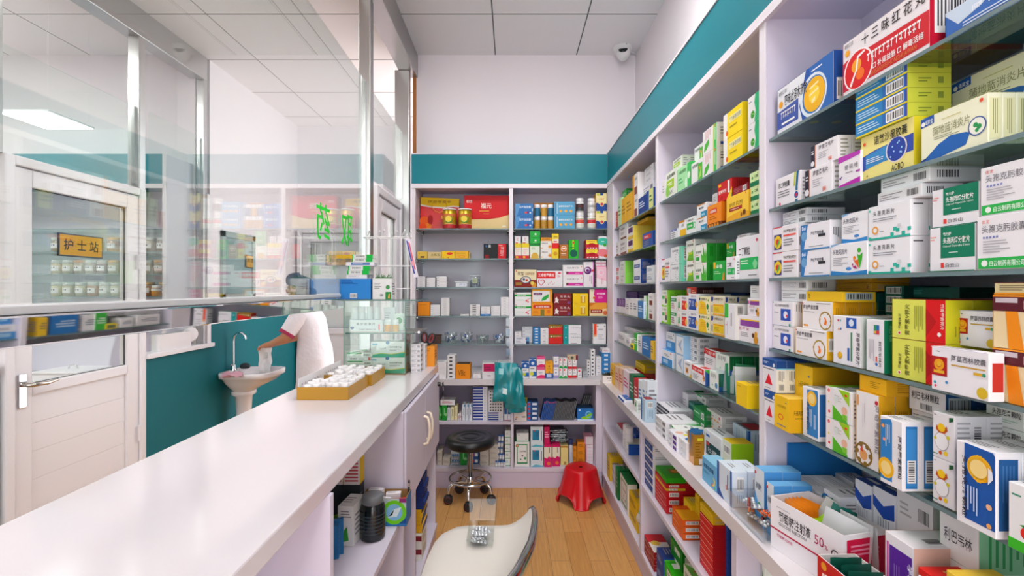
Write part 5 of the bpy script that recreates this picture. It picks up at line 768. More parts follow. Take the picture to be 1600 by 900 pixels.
G('k15', 'white and blue carton with barcode side', 'd8e2ec', [('r', 0, 0, .14, 1, '1f4c94'), ('r', .88, 0, 1, 1, '2c62a8'), ('v', .66, .2, .78, .8, 1, '4c5c7c'), ('r', .6, .35, .66, .5, 'e04c4c'), ('p', [(.14, 0), (.14, .25), (.5, 0)], '1f4c94')], [('b', .3, .45, .75, .85), ('v', .3, .08, .75, .35, 4, '9cb0c4')], [('l', .3, .3, .7, .7, 2)])
G('k16', 'blue based white carton', 'dfe6ee', [('p', [(0, 0), (0, .6), (.5, .3), (1, .35), (1, 0)], '4c9cdc'), ('t', .15, .62, .12, '4c5c74', '氨咖黄敏', .6), ('c', .5, .36, .05, '2c9c5c'), ('c', .1, .9, .03, 'd83c3c')], [('r', 0, 0, 1, 1, '4a90cc'), ('r', .2, .25, .8, .3, '2c5c94')], [('r', 0, 0, 1, 1, '6cacdc')])
G('k17', 'deep blue carton with white capsule label', '2478c0', [('r', .35, 0, 1, .6, 'e6e4da'), ('t', .42, .44, .1, '2c2c30', '氨酚烷胺', .5), ('c', .7, .2, .2, '4c74b4', {'rx': .2})], [('r', 0, .8, 1, 1, '2a84cc'), ('v', .1, .1, .9, .7, 4, '1c62a4')], [('r', 0, 0, 1, 1, '3c8ccc'), ('r', .3, .2, .9, .8, '3c4c4c')])
G('k18', 'white carton with green and yellow corner', 'e8e6e8', [('p', [(.2, 0), (.2, .8), (.9, .3), (.9, 0)], '2cac3c'), ('p', [(.2, 0), (.4, .4), (.5, 0)], 'e8c42c'), ('p', [(.2, .3), (.2, .8), (.35, .5)], '2c9ccc'), ('c', .95, .3, .05, 'e06c5c')], [('l', .2, .2, .8, .8, 3)], [('l', .1, .3, .9, .7, 3, 'c4c2c6')])
G('k19', 'white carton with blue ring mark', 'e6e6ea', [('c', .15, .6, .25, '2c7cc0'), ('c', .15, .6, .16, 'e6e6ea'), ('l', .35, .4, .9, .7, 2, '6c7484')], DS, [('l', .2, .2, .8, .8, 4, '8c8a90')])
G('k20', 'white and royal blue carton with orange dot', 'e4e6ee', [('p', [(0, .78), (0, .9), (.5, .82), (1, .9), (1, .72), (.5, .68)], '1f4cac'), ('p', [(0, 0), (0, .45), (.4, .42), (1, .2), (1, 0)], '2450b0'), ('p', [(0, .3), (.5, .36), (1, .16), (1, .22), (.5, .42), (0, .36)], 'e8d8b4'), ('c', .8, .28, .06, 'ee8c2c'), ('v', .2, .48, .8, .68, 5, 'a4a8b4')], DS, [('r', 0, 0, 1, 1, '3c5cb0'), ('l', .1, .2, .9, .8, 2, 'dfe4ee')])
G('k21', 'plain white carton with barcode top corner', 'e6e4e6', [('b', .6, .5, .92, .85, None), ('l', .1, .5, .5, .8, 3, 'b4b2b6')], [('r', 0, 0, 1, 1, 'dcd8d4')])
G('k22', 'white carton with purple panel', 'e8e2e6', [('r', .16, 0, .95, .88, '5a2494'), ('r', .06, 0, .13, .9, 'd83ca0'), ('t', .8, .8, .2, 'e8e0f0', '乳酸菌', .6, 1), ('v', .3, .1, .55, .7, 3, '8c64b8')], [('r', 0, 0, 1, 1, 'dcb8a8')], [('b', .5, .3, .8, .7, None)])
G('k23', 'white ribavirin box with green back', 'e8e6e6', [('t', .12, .4, .3, '4a484e', '利巴韦林', .72)], [('r', .0, 0, 1, 1, '8cc89c'), ('v', .1, .05, .9, .95, 9, '3c9c5c')], [('r', 0, 0, 1, 1, 'cfe6d4')])
G('k24', 'flat bright red packet', 'e0201c', [('l', .4, .4, .8, .7, 1, 'f0b43c')], DS, [('t', .3, .3, .4, 'f4b45c', '感冒', .4)])
G('k25', 'flat yellow and dark brown packet', 'e4bc3c', [('r', .3, .1, 1, .8, '3c2018')], DS, [('r', .2, .1, 1, .7, '3a1c1c'), ('l', .3, .2, .9, .6, 2, 'a87c5c')])
G('q1', 'white box with navy stripes', 'e2e0e6', [('r', 0, .25, 1, 1, '24448c'), ('l', .1, .5, .8, .8, 2, '8c9cc8')], [('l', .1, .3, .9, .7, 2)]); plain('q2', 'white box with grey lettering', 'dedce0', '8c8a90'); G('q3', 'flat green box with orange label', '2ca014', [('l', .2, .3, .7, .7, 1, '8cd45c')], [('r', .7, .1, .9, .3, 'd83c2c')], [('r', .3, .3, .65, .75, '7c6c1c'), ('c', .48, .52, .14, 'd08c2c')])
G('q4', 'flat red box with barcode', 'c81420', [('l', .1, .4, .7, .6, 1, 'f0a4a4'), ('r', 0, 0, 1, .06, 'f0d4d0')], [('b', .1, .25, .4, .8), ('l', .5, .3, .9, .7, 1, '8c0c14')]); G('q5', 'flat yellow and red box', 'b8141c', [('r', 0, .1, 1, .95, 'ecbc2c')], [('r', 0, .1, .6, .9, 'd8a81c'), ('b', .1, .2, .35, .8)])
G('q6', 'orange box with barcode', 'e05c14', [('l', .1, .3, .8, .6, 2, 'f4b46c')], [('b', .15, .3, .8, .8), ('r', 0, 0, 1, .1, 'b8440c')], [('r', .3, 0, 1, 1, 'f0a81c')]); G('q7', 'flat red box with white edge line', 'd8181c', [('c', .1, .5, .15, '4c3c8c'), ('r', 0, .9, 1, .98, 'f0c8c4')], [('r', 0, 0, 1, 1, 'a80f18')]); plain('q8', 'flat yellow box on red pile', 'ecc41c', 'c89c0c', 'd8ac10'); plain('q9', 'flat blue box', '1c50a4', 'c4d4ec', '18448c'); plain('q10', 'yellow upright box edge', 'f0cc1c', 'c8a010')
G('q11', 'flat red and white box with gold seal', '94181c', [('l', .1, .4, .6, .7, 1, 'e0a4a0')], [('l', .1, .3, .9, .7, 1, 'e0b4a8')], [('r', 0, 0, .45, 1, 'c8202c'), ('r', .45, 0, 1, 1, 'e6e0dc'), ('c', .5, .35, .25, 'e8c048')]); plain('q12', 'navy blue box', '1f3c84', 'a4b4dc', '24489c'); G('q13', 'bright green box with white label', '2cb414', [('r', .3, .3, .8, .75, 'e8ece4'), ('b', .35, .35, .75, .7, None)], DS, [('r', .25, .3, .6, .75, 'e8ece4'), ('r', 0, 0, .1, 1, '5ccc3c')]); G('q14', 'dark green box with white label', '0f8c1c', [('r', .35, .3, .8, .72, 'e0e6dc')], [('r', 0, 0, 1, 1, '0c6c18'), ('r', .2, .2, .6, .7, 'c8d4c4')]); G('q15', 'white and leaf green box', 'dfe6d8', [('r', .3, .1, .8, .6, '5cac3c'), ('b', .1, .3, .5, .8, None)], DS, [('p', [(0, 0), (.5, 1), (1, 1), (.6, 0)], '6cb44c'), ('c', .4, .5, .15, 'c84c3c')])
G('q16', 'white carton with leafy green picture', 'dfe8e0', [('p', [(.1, 0), (.1, .6), (.3, .9), (.6, .8), (.9, .5), (.9, 0)], '2c8c2c'), ('c', .4, .5, .12, 'a8c84c')], DS); plain('q17', 'yellow green upright box', 'e0b81c', '8c7c1c'); G('q18', 'pale carton with pink block', 'e4d8d4', [('r', .2, .1, .7, .35, 'd8386c'), ('l', .2, .5, .8, .8, 2)], DS); plain('q19', 'dark green upright box', '0f7c3c', '8cc4a0', '0a6030'); plain('q20', 'small bright yellow box', 'f0c414', '6c5c10', 'e8b80c'); plain('q21', 'dark red upright box', '94202c', 'e0a4a8'); G('q22', 'white and blue box with dark blue side', 'dfe0e2', [('l', .2, .3, .8, .8, 4)], [('r', 0, 0, 1, 1, '1c50a4'), ('r', .7, .4, .9, .5, 'dfe4ee')], [('r', 0, 0, 1, 1, 'c8ccc0')])
# ------------------------------------------------------------ near bay goods
RW('N', 0, [(1214.5, 1302.6, 143, 'simu', 1, 4, .052), (1317, 1453, 71, 'shisan', 1, 2, .075), (1477, 1640, 22, 'bluebig', 1, 2, .1, .68)])
RW('N', 1, [(1211.5, 1251, 281, 'hui', 1, 2, .03, .675), (1258, 1300, 268, 'axiluo', 1, 4, .03), (1267, 1309, 230, 'axiluo', 1, 4, .03, .674, -1), (1310, 1344.5, 247, 'tixiao', 1, 3, .05),
  (1345.5, 1428, 216, 'nuofu', 1, 2, .06, .677), (1337, 1418, 138, 'aobof', 4, 1, .075, .673, -1), (1438.8, 1544.7, 187, 'pudi', 1, 5, .02), (1487, 1650, 132, 'pudi', 1, 3, .02, .775, HC + .205 + .073)])
RW('N', 2, [(1207.5, 1246, 357, 'logo3', 2, 3, .035), (1223, 1261, 334, 'flatw', 2, 1, .09, .69, -1), (1251.5, 1297, 353, 'bluewhite', 2, 4, .03), (1298, 1355.5, 383, 'people', 1, 3, .04, .670), (1315, 1356, 336, 'swoosh', 1, 3, .04, .674, -1),
  (1357, 1423, 325, 'kewo', 2, 3, .032), (1371, 1440, 303, 'flatw', 1, 1, .07, .676, -1), (1376, 1453, 281, 'flatw', 1, 1, .09, .68, -1), (1452.5, 1524, 358, 'cefpro', 1, 4, .035, .671), (1456, 1530, 299, 'cefpro', 1, 4, .035, .673, -1),
  (1526, 1640, 340, 'kejiao', 1, 4, .04, .669), (1531.5, 1650, 264, 'kejiao', 1, 4, .04, .671, -1)])
RW('N', 3, [(1201, 1239, 470, 'niuhuang', 2, 5, .04), (1221, 1262, 438, 'flatw', 2, 1, .085, .682, -1), (1243, 1292, 511, 'aqib', 1, 2, .025, .668), (1253.5, 1301, 470, 'aqi', 1, 6, .028, .673, -1), (1260, 1316, 455, 'yflat', 1, 1, .07, .676, -1),
  (1306, 1362, 430, 'yflat2', 2, 1, .08, .745, -1), (1302, 1345, 492, 'aqifs', 1, 4, .03, .668), (1353, 1381.6, 498, 'libapian', 1, 4, .03, .669), (1341, 1372, 484, 'dgreenb', 4, 1, .1, .765), (1341, 1373, 457, 'dgreen', 2, 1, .1, .765, -1), (1383, 1410, 490, 'dgreenb', 4, 1, .09, .77), (1382, 1412, 447, 'dgreenb', 3, 1, .09, .77, -1),
  (1394, 1478, 467, 'qingmei', 2, 4, .042, .668), (1420, 1500, 449, 'dgreen', 1, 1, .08, .79, -1), (1455, 1546, 540, 'amox', 1, 1, .022, .645), (1495, 1556, 484, 'amox', 1, 1, .035, .69, -1), (1551, 1680, 461, 'amoxc', 2, 2, .06, .668), (1553, 1650, 441, 'creamf', 1, 1, .06, .674, -1)])
RW('N', 4, [(1194, 1212, 607, 'tri', 1, 6, .026, .645), (1191.5, 1213, 558, 'tri', 1, 6, .026, .645, -1), (1210, 1233, 615, 'tbyel', 1, 2, .055, .643), (1242, 1270, 567, 'tbyel', 1, 2, .1, .69), (1254, 1279, 602, 'sunblue', 1, 3, .025, .67), (1290.5, 1331, 602, 'baby', 2, 3, .03, .668),
  (1337.5, 1373, 608.5, 'aqikl', 1, 4, .03, .668), (1343, 1385, 584, 'ylcarton', 1, 1, .1, .675, -1), (1375, 1410, 648, 'sunblue2', 1, 3, .03, .646), (1424, 1466, 638, 'libakl', 3, 1, .075, .72), (1420, 1478, 602, 'libakl', 1, 1, .075, .715, -1), (1457, 1492, 641, 'egg', 2, 3, .05, .668),
  (1494, 1557, 686, 'sunbig', 1, 3, .035, .648), (1540, 1600, 628, 'kelo', 5, 1, .1, .74), (1575, 1640, 750, 'strawb', 1, 2, .04, .62 + .03)])
# ------------------------------------------------------------ middle and far bay goods
RW('M', 0, [(1031, 1039.5, 287, 'mpale', 1, 2, .04), (1040, 1058, 273, 'm1a', 1, 2, .04), (1051, 1066, 253, 'm1a', 1, 2, .03, .70, -1), (1058.5, 1079, 266, 'm1b', 1, 2, .05), (1080, 1097.5, 257, 'm1c', 1, 2, .05), (1085, 1098.5, 232, 'm1c', 1, 2, .04, .70, -1),
  (1098, 1119.5, 208, 'm1d', 2, 3, .045), (1130.5, 1160, 182, 'm1e', 2, 4, .05), (1168.5, 1186, 155, 'm1f', 2, 2, .05)])
RW('M', 1, [(1048, 1060, 360, 'm2a', 1, 2, .04), (1060.5, 1072, 347, 'm2b', 1, 2, .04), (1072.5, 1088, 342, 'm2c', 1, 2, .035), (1089, 1104.5, 322, 'm2d', 2, 2, .05), (1105.5, 1127, 323, 'm2e', 1, 2, .04, .668), (1113, 1121, 304, 'mpale', 1, 1, .05, .70, -1), (1121.5, 1144, 288, 'm2f', 1, 3, .045, .675, -2),
  (1135, 1170, 310, 'm2g', 1, 2, .05, .667), (1145.5, 1168, 295, 'm2h', 1, 1, .06, .672, -1), (1171.5, 1186, 272, 'm2i', 3, 2, .05)])
RW('M', 2, [(1029.5, 1047, 406, 'm3a', 1, 2, .04), (1048, 1064, 388, 'm3b', 2, 2, .04), (1072, 1085.5, 377, 'm3c', 2, 3, .04, .68), (1086, 1104, 384, 'm3d', 2, 4, .035), (1114, 1134, 409, 'm3e', 1, 2, .03, .668), (1134.5, 1149, 402, 'm3f', 1, 1, .03, .66), (1135, 1149, 380, 'm3e', 1, 1, .05, .70, -1), (1150, 1187, 373, 'm3f', 1, 2, .05), (1152, 1172, 368, 'mpale', 1, 1, .09, .69, -1)])
RW('M', 3, [(1029, 1043.5, 453, 'm4a', 2, 5, .03), (1048, 1057, 463, 'm4b', 2, 3, .04, .675), (1058, 1064, 462, 'm4c', 2, 1, .04, .672), (1064.5, 1075, 462, 'm4d', 2, 3, .04), (1075.5, 1091, 459, 'm4e', 2, 3, .04), (1091.5, 1109.5, 463, 'm4f', 2, 1, .05), (1110, 1132, 462, 'm4g', 2, 5, .036),
  (1094, 1165, 456, 'm4h', 1, 1, .05, .81), (1073, 1090, 449, 'm4i', 1, 1, .1, .70, -5), (1132.5, 1148.5, 474, 'm4j', 1, 2, .03, .656), (1149, 1187, 491, 'm4k', 1, 2, .035, .668), (1168, 1187, 465, 'm4k', 1, 1, .05, .672, -1), (1172, 1187, 446, 'mpale', 1, 1, .06, .68, -1)])
RW('M', 4, [(1032.5, 1050.5, 544, 'm5a', 1, 2, .05), (1041, 1055, 517, 'm5a', 1, 2, .04, .69, -1), (1056, 1067.5, 522, 'm5b', 2, 2, .05), (1068.5, 1080.5, 562, 'm5c', 1, 2, .05), (1074, 1090, 524, 'flatw', 4, 1, .08, .70, -1), (1081, 1102, 569, 'm5e', 1, 1, .04, .666), (1100.5, 1126, 543, 'm5d', 1, 1, .045, .69, -1),
  (1108.5, 1123, 578, 'm5f', 1, 4, .03, .67), (1118, 1140, 550, 'm5f', 1, 4, .04, .685, -1), (1150, 1167.5, 595, 'm5g', 1, 1, .08, .655)])
RW('F', 0, [(960, 965, 333, 'f1a', 1, 2, .05), (965.5, 970.5, 312, 'f1b', 1, 2, .05), (971, 977.5, 312, 'f1c', 1, 2, .05), (972, 979, 300, 'f1d', 1, 2, .05, .69, -1), (978, 988, 306, 'f1c', 1, 2, .06), (988.5, 997, 276, 'f1e', 2, 2, .08), (997.5, 1009, 311, 'f1f', 1, 2, .06), (1005, 1021, 292, 'flatw', 1, 1, .1, .70, -1), (1007, 1021, 266, 'mpale', 3, 1, .1, .70, -1), (1009.5, 1021, 300, 'f1g', 1, 2, .06, .668)])
RW('F', 1, [(961, 967, 380, 'f2a', 1, 2, .05), (967.5, 980, 354, 'f2a', 2, 2, .06), (981, 989.5, 356, 'f2b', 2, 4, .05), (996, 1012, 347, 'f1c', 1, 1, .1, .70, -1), (1004, 1020.5, 366, 'f2c', 1, 2, .06)])
RW('F', 2, [(962, 968, 418, 'f3a', 2, 2, .04), (969, 976.5, 409, 'f3b', 2, 4, .05), (990, 1001, 407, 'f3c', 2, 2, .06), (1010, 1021, 416, 'f3d', 2, 2, .06)])
RW('F', 3, [(964, 968, 466, 'f4a', 1, 2, .06), (968.3, 972.3, 466, 'f4a', 1, 2, .06), (972.6, 977, 466, 'f4a', 1, 2, .06), (970, 996, 455, 'f4b', 3, 1, .08, .74, -1), (977.5, 983, 468, 'f4c', 1, 2, .06), (983.4, 989, 466, 'f4c', 1, 2, .06), (989.4, 995.5, 466, 'f4c', 1, 2, .06), (996.5, 1005.5, 470, 'f4d', 1, 2, .05, .66), (1006, 1012.5, 462, 'f4e', 1, 2, .06), (1013, 1021, 458, 'f4f', 2, 2, .06)])
RW('F', 4, [(966, 977, 518, 'f4c', 1, 2, .06), (973, 1003, 508, 'flatw', 2, 1, .1, .73, -1), (978, 984, 526, 'f4c', 1, 1, .06, .668), (984.5, 990, 536, 'f5a', 1, 1, .05, .664), (990.5, 996, 520, 'f5b', 1, 2, .06, .668), (996.5, 1002.5, 524, 'f4c', 1, 2, .06), (1003, 1016, 525, 'f5c', 1, 2, .06, .664), (1016.5, 1021, 532, 'f5d', 1, 2, .06, .660)])
# ------------------------------------------------------------ back shelving goods
BW('L', 0, [(725, 795.5, 305.5, 'b1r', 1, 1, .09, 3.36)])
BW('L', 1, [(652, 667.5, 393, 'b2a'), (668, 689, 393.5, 'b2b'), (690, 710.5, 392.5, 'b2c'), (711, 732, 392, 'b2d'), (732.5, 735, 394, 'b2b', 1, 1, .06, 3.33), (755.5, 794.5, 381, 'b2e', 1, 1, .06, 3.34)])
BW('L', 2, [(652, 664.5, 432, 'w1', 5, 1, .08), (666.5, 680, 434, 'w2', 5, 1, .08), (682, 698, 432, 'w2', 4, 1, .08)])
BW('L', 3, [(653, 671.5, 472, 'ob'), (672.5, 688, 476.5, 'w2', 6, 1, .08), (689, 702.5, 466, 'w1', 9, 1, .08), (719, 733, 491, 'w2'), (734, 750, 476, 'wbar', 6, 1, .08), (751, 766, 490.5, 'wb'), (751.5, 766, 479.5, 'w1', 3, 1, .07, 3.30, -1), (767.5, 781.5, 478.5, 'w2', 5, 1, .08), (782.5, 795.5, 464.5, 'w1', 7, 1, .08)])
BW('L', 5, [(681, 697.5, 567, 'w2', 6, 1, .12, 3.08), (699, 711.5, 556, 'wbar', 6, 1, .1, 3.075), (712, 735, 569, 'vb', 1, 1, .1, 3.065), (739, 751, 584, 'w1', 1, 1, .05, 3.09), (753.5, 776.5, 567, 'mag', 1, 1, .1, 3.06), (778, 797, 566, 'mag', 1, 1, .1, 3.08)], WT, 'left back worktop')
BW('B', 0, [(805, 833, 318, 'r1a', 2, 1, .1), (834, 865, 317, 'r2f', 1, 1, .05, 3.40), (866, 898, 315, 'r1b', 2, 1, .1), (931, 948, 302, 'r1c', 2, 1, .1)])
BW('B', 1, [(804.5, 815, 380, 'r2b', 1, 1, .08), (804.5, 814, 369, 'r2a', 1, 1, .06, 3.32, -1), (815.5, 827, 380, 'r2b', 1, 1, .08), (816, 826, 369, 'r2a', 1, 1, .06, 3.32, -1), (828, 843.5, 381, 'r2d', 1, 1, .08), (828, 844, 361, 'r2c', 2, 1, .09, 3.29, -1), (844.5, 862, 376.5, 'r2e', 2, 1, .08), (845, 862, 371, 'r2f', 1, 1, .08, 3.30, -1), (862.5, 873, 365, 'r2g'), (874, 888, 382, 'r2h'), (888.5, 904, 375, 'r2i'), (915, 935, 375, 'r2j', 2, 1, .1), (935.5, 948, 369, 'r2k')])
BW('B', 2, [(804, 838.5, 421, 'r3a'), (839, 879, 423, 'r3b'), (879.5, 911, 414, 'r3c', 2, 1, .09), (911.5, 928, 409, 'r3d'), (932, 948, 417, 'r3e'), (931, 947, 407, 'r3f', 2, 1, .06, 3.31, -1)])
BW('B', 3, [(804, 830, 457, 'r4a', 2), (830.5, 864, 473, 'r4c'), (831, 863, 452, 'r4b', 1, 1, .07, 3.30, -1), (865, 893, 458.5, 'r4d', 2), (895, 919, 458.5, 'r4e', 2), (921, 948.5, 473, 'r4g'), (921, 948, 452, 'r4f', 1, 1, .07, 3.30, -1)])
BW('B', 4, [(804, 827, 527, 'r5a'), (804, 815, 518, 'w1', 2, 1, .06, 3.315, -1), (816, 832, 510, 'w2', 5, 1, .06, 3.375), (833, 844, 512, 'r5e', 6, 1, .08), (844.5, 857, 513, 'w1', 3, 1, .08), (857.5, 879, 508, 'r5b', 2), (880, 908, 508, 'r5c', 2), (926.5, 947, 506, 'r5d')])
BW('B', 5, [(803, 813, 574, 'r6a', 1, 1, .07, 3.12), (815, 826.5, 566, 'r6a', 1, 1, .06, 3.09), (827, 838, 561, 'r6a', 1, 1, .06, 3.085), (839, 851.5, 558, 'r6b', 2, 1, .06, 3.08), (852, 864, 583.5, 'r6d', 1, 1, .06, 3.09), (852, 864, 565, 'r6c', 2, 1, .06, 3.09, -1), (864.5, 873, 557, 'r6e', 2, 1, .05, 3.10), (873.5, 879.5, 560, 'r6f', 2, 1, .05, 3.09), (880, 886.5, 560, 'r6f', 2, 1, .05, 3.09),
  (887.5, 894, 563, 'r6g', 2, 1, .05, 3.10), (894.5, 901, 563, 'r6g', 2, 1, .05, 3.10), (886.5, 903, 555, 'r6h', 1, 1, .06, 3.10, -1), (902.5, 909, 576, 'r6j', 1, 1, .04, 3.10), (910.5, 918, 580, 'r6i', 1, 1, .05, 3.11), (917, 922.5, 564, 'wbar', 5, 1, .07, 3.16), (923, 930, 547, 'wbar', 7, 1, .07, 3.17), (931, 940, 558, 'w1', 3, 1, .07, 3.18), (940.5, 954, 552, 'r5e', 5, 1, .12, 3.17), (941, 953, 545, 'whtop', 1, 1, .09, 3.18, -1)], WT, 'right back worktop')
LZ = .4306; BZ = .1306
LM = 'middle shelf, left back cabinet'; LB = 'bottom shelf, left back cabinet'; RM = 'middle shelf, right back cabinet'; RB = 'bottom shelf, right back cabinet'
BW('L', 0, [(684, 690, 636, 'greenbk', 1, 1, .08, 3.10), (690.5, 698, 634, 'greenbk', 1, 1, .08, 3.09), (688, 711, 625, 'whtop', 1, 1, .09, 3.10, -1), (699, 704, 637.5, 'darkbk', 1, 1, .08, 3.10), (704.5, 709.5, 636, 'creambk', 1, 1, .08, 3.10), (710, 715, 634.5, 'creambk', 1, 1, .08, 3.10), (715.5, 718, 647, 'redsm', 1, 1, .07, 3.09), (718.3, 721, 645, 'redsm', 1, 1, .07, 3.09),
  (722, 727, 632, 'wup', 1, 1, .08, 3.09), (727.5, 732.5, 632, 'wup', 1, 1, .08, 3.09), (733, 738, 632, 'wup', 1, 1, .08, 3.09), (739, 762, 605, 'bluestr', 12, 1, .1, 3.09), (763, 786.5, 644, 'bluestr', 4, 1, .1, 3.09), (763, 786.5, 610, 'dots', 7, 1, .1, 3.09, -1), (787.5, 792.5, 637, 'wblu', 1, 1, .08, 3.09), (793, 798, 637, 'wblu', 1, 1, .08, 3.09)], LZ, LM)
BW('L', 0, [(683, 691, 705, 'kraft', 2, 1, .1, 3.12), (691.5, 703, 716, 'kraft', 1, 1, .1, 3.11), (704.5, 718, 700, 'gstripe', 2, 1, .1, 3.17), (719, 729.5, 702, 'greenbk', 1, 1, .1, 3.12), (737, 748, 706, 'bluelab', 2, 1, .08, 3.14), (750, 764, 699, 'kraft', 3, 1, .1, 3.11), (764.5, 778, 696, 'kraft', 4, 1, .1, 3.10), (789, 798, 673, 'gstripe', 5, 1, .1, 3.11)], BZ, LB)
BW('B', 0, [(803, 823, 632, 'bigw', 1, 1, .1, 3.075), (812, 818, 620, 'olive', 1, 1, .04, 3.12, -1), (818.5, 824, 621, 'olive', 1, 1, .04, 3.12, -2), (824, 841, 628, 'bluelab', 4, 1, .1, 3.09), (902, 927, 638, 'swirl', 1, 1, .1, 3.09)], LZ, RM)
BW('B', 0, [(804, 827.5, 690, 'gframe', 1, 1, .1, 3.09), (807, 826, 677, 'whl', 1, 1, .09, 3.10, -1), (829, 849, 667, 'tealsq', 2, 1, .09, 3.09), (850, 862, 695, 'mgta', 1, 1, .08, 3.085), (850, 859, 667, 'mgtp', 1, 1, .06, 3.10, -1), (863, 875, 695, 'mgta', 1, 1, .08, 3.10), (876, 888, 697, 'goldv', 1, 1, .08, 3.12), (895, 901, 697, 'orsm', 2, 1, .07, 3.16), (902, 914, 691, 'orsm', 3, 1, .07, 3.14), (915, 927, 695, 'pinkst', 6, 1, .09, 3.14), (913, 927, 682, 'pinkst', 1, 1, .09, 3.14, -1)], BZ, RB)
# ------------------------------------------------------------ long worktop goods
W0 = WT
RW('F', 5, [(953.5, 960, 567, 'f1c', 1, 1, .06, .60 + .012), (961, 967, 571, 'f6a', 1, 2, .05, .612), (967.3, 973, 573, 'f6a', 1, 1, .06, .614), (973.5, 983, 576, 'f6b', 1, 1, .06, .612), (983.5, 990, 583, 'f6c', 1, 1, .06, .612), (990.5, 997, 590, 'f6d', 1, 1, .06, .612), (997.5, 1003, 592, 'f6e', 1, 1, .05, .610), (1003.3, 1009, 592, 'f6e', 1, 1, .05, .610), (1009.3, 1014.5, 594, 'f6e', 1, 1, .05, .610),
  (992, 1020, 574, 'f6g', 2, 1, .08, .715), (993, 1007, 563, 'f6f', 2, 1, .08, .715, -1), (966, 975, 617, 'k1', 1, 1, .05, .568), (991, 995.5, 622, 'k2', 1, 1, .03, .585)], W0, 'far bay worktop', (2.145, 3.06))
RW('M', 5, [(1001, 1008, 619, 'k3', 1, 1, .045, .578), (1023.5, 1046, 625, 'k4', 5, 1, .1, .65), (1055, 1066, 601, 'k5', 5, 1, .08, .78), (1066.5, 1075, 611, 'whitepl', 1, 1, .05, .76), (1076, 1085, 626, 'k6', 5, 1, .06, .76), (1087, 1103, 614, 'k7', 5, 1, .09, .80), (1083, 1101, 633, 'k5', 3, 1, .05, .72), (1104, 1128, 637, 'k8', 4, 1, .09, .745),
  (1024, 1040, 647, 'flatw', 3, 1, .12, .588), (1041, 1060, 657, 'k7', 2, 1, .11, .61), (1044, 1058, 670, 'k9', 3, 1, .05, .585), (1059, 1072, 681, 'k10', 3, 1, .06, .59), (1101, 1127, 668, 'k11', 1, 1, .06, .685), (1129, 1143, 684, 'k12', 1, 1, .07, .69), (1145, 1169, 659, 'k13', 1, 1, .08, .775)], W0, 'middle bay worktop', (1.262, 2.14))
RW('M', 5, [(1097, 1119.5, 711, 'k14', 1, 1, .05, .583), (1120.5, 1144, 718, 'k15', 1, 2, .042, .585)], W0, 'middle bay worktop edge', (1.24, 2.14))
RW('N', 5, [(1179, 1194, 727, 'k16', 1, 2, .045, .61), (1198, 1209, 751, 'k16', 1, 2, .045, .61), (1206, 1229, 678, 'k17', 1, 1, .19, .71), (1238, 1285, 742, 'k18', 1, 2, .05, .71), (1287, 1312, 762, 'k19', 2, 1, .1, .71), (1294, 1334, 732, 'whitepl', 1, 1, .05, .83), (1336, 1362, 746, 'k20', 1, 2, .07, .745), (1364, 1398, 757, 'k20', 1, 2, .07, .745), (1401, 1458, 760, 'k21', 2, 1, .09, .75), (1383, 1428, 828, 'k22', 1, 1, .1, .63 + .03), (1468, 1530, 797, 'k23', 3, 1, .12, .72), (1434, 1472, 897, 'whitepl', 1, 1, .09, .655), (1434, 1472, 886, 'k24', 1, 1, .085, .656, -1), (1478, 1600, 889, 'k25', 1, 1, .07, .64)], W0, 'near bay worktop', (.2, 1.228))
# cabinets under the long worktop
C1, C0 = .4104, .1054
RW('F', 0, [(953, 962, 655, 'r6j', 1, 1, .06, .66), (963, 972, 660, 'r6j', 1, 1, .06, .66), (975, 982, 685, 'q22', 1, 1, .09, .612), (984, 994, 668, 'q9', 2, 1, .12, .70)], C1, 'middle shelf, far bay cabinet', (2.175, 3.035))
RW('F', 0, [(948.5, 953, 707, 'q17', 1, 1, .08, .60), (954, 962, 722, 'q2', 2, 1, .07, .612), (955, 962, 700, 'q21', 1, 1, .08, .75), (963, 975, 708, 'q18', 1, 1, .05, .69), (961.5, 965.5, 728, 'q19', 1, 1, .12, .59), (969, 981, 737, 'gframe', 1, 1, .05, .60), (982, 996, 764, 'q20', 2, 2, .045, .605)], C0, 'bottom shelf, far bay cabinet', (2.175, 3.035))
RW('M', 0, [(1007.5, 1020, 684, 'q1', 6, 1, .10, .595)], C1, 'middle shelf, middle bay cabinet', (1.265, 2.138))
RW('M', 0, [(1023.5, 1041, 745, 'q4', 3, 1, .125, .60), (1023.5, 1041, 742, 'q5', 1, 1, .125, .60, -1), (1023.5, 1041, 735, 'q4', 1, 1, .125, .60, -1), (1024.5, 1041, 727, 'q3', 1, 1, .11, .603, -1), (1050, 1067, 790, 'q6', 3, 1, .07, .595), (1068, 1080, 776, 'q10', 1, 1, .05, .65), (1086, 1093, 770, 'q8', 3, 1, .07, .66), (1093.5, 1114, 800, 'q7', 8, 1, .045, .602), (1094, 1114, 783, 'q8', 2, 1, .045, .605, -1), (1115, 1138, 800, 'q9', 8, 1, .07, .64)], C1, 'middle shelf, middle bay cabinet front', (1.265, 2.10))
RW('M', 0, [(1005.5, 1022, 833, 'q11', 3, 1, .08, .592), (1026, 1036, 855, 'q12', 2, 2, .07, .595), (1038, 1052, 875, 'q13', 2, 2, .06, .60), (1048, 1066, 838, 'q14', 4, 2, .05, .64), (1068, 1090, 880, 'q15', 3, 2, .05, .62)], C0, 'bottom shelf, middle bay cabinet', (1.265, 2.138))
RW('N', 0, [(1173, 1195, 858, 'q16', 1, 1, .06, .64), (1200, 1230, 880, 'q2', 1, 1, .08, .66), (1152, 1170, 892, 'q15', 1, 1, .04, .60)], C1, 'middle shelf, near bay cabinet', (.2, 1.225))
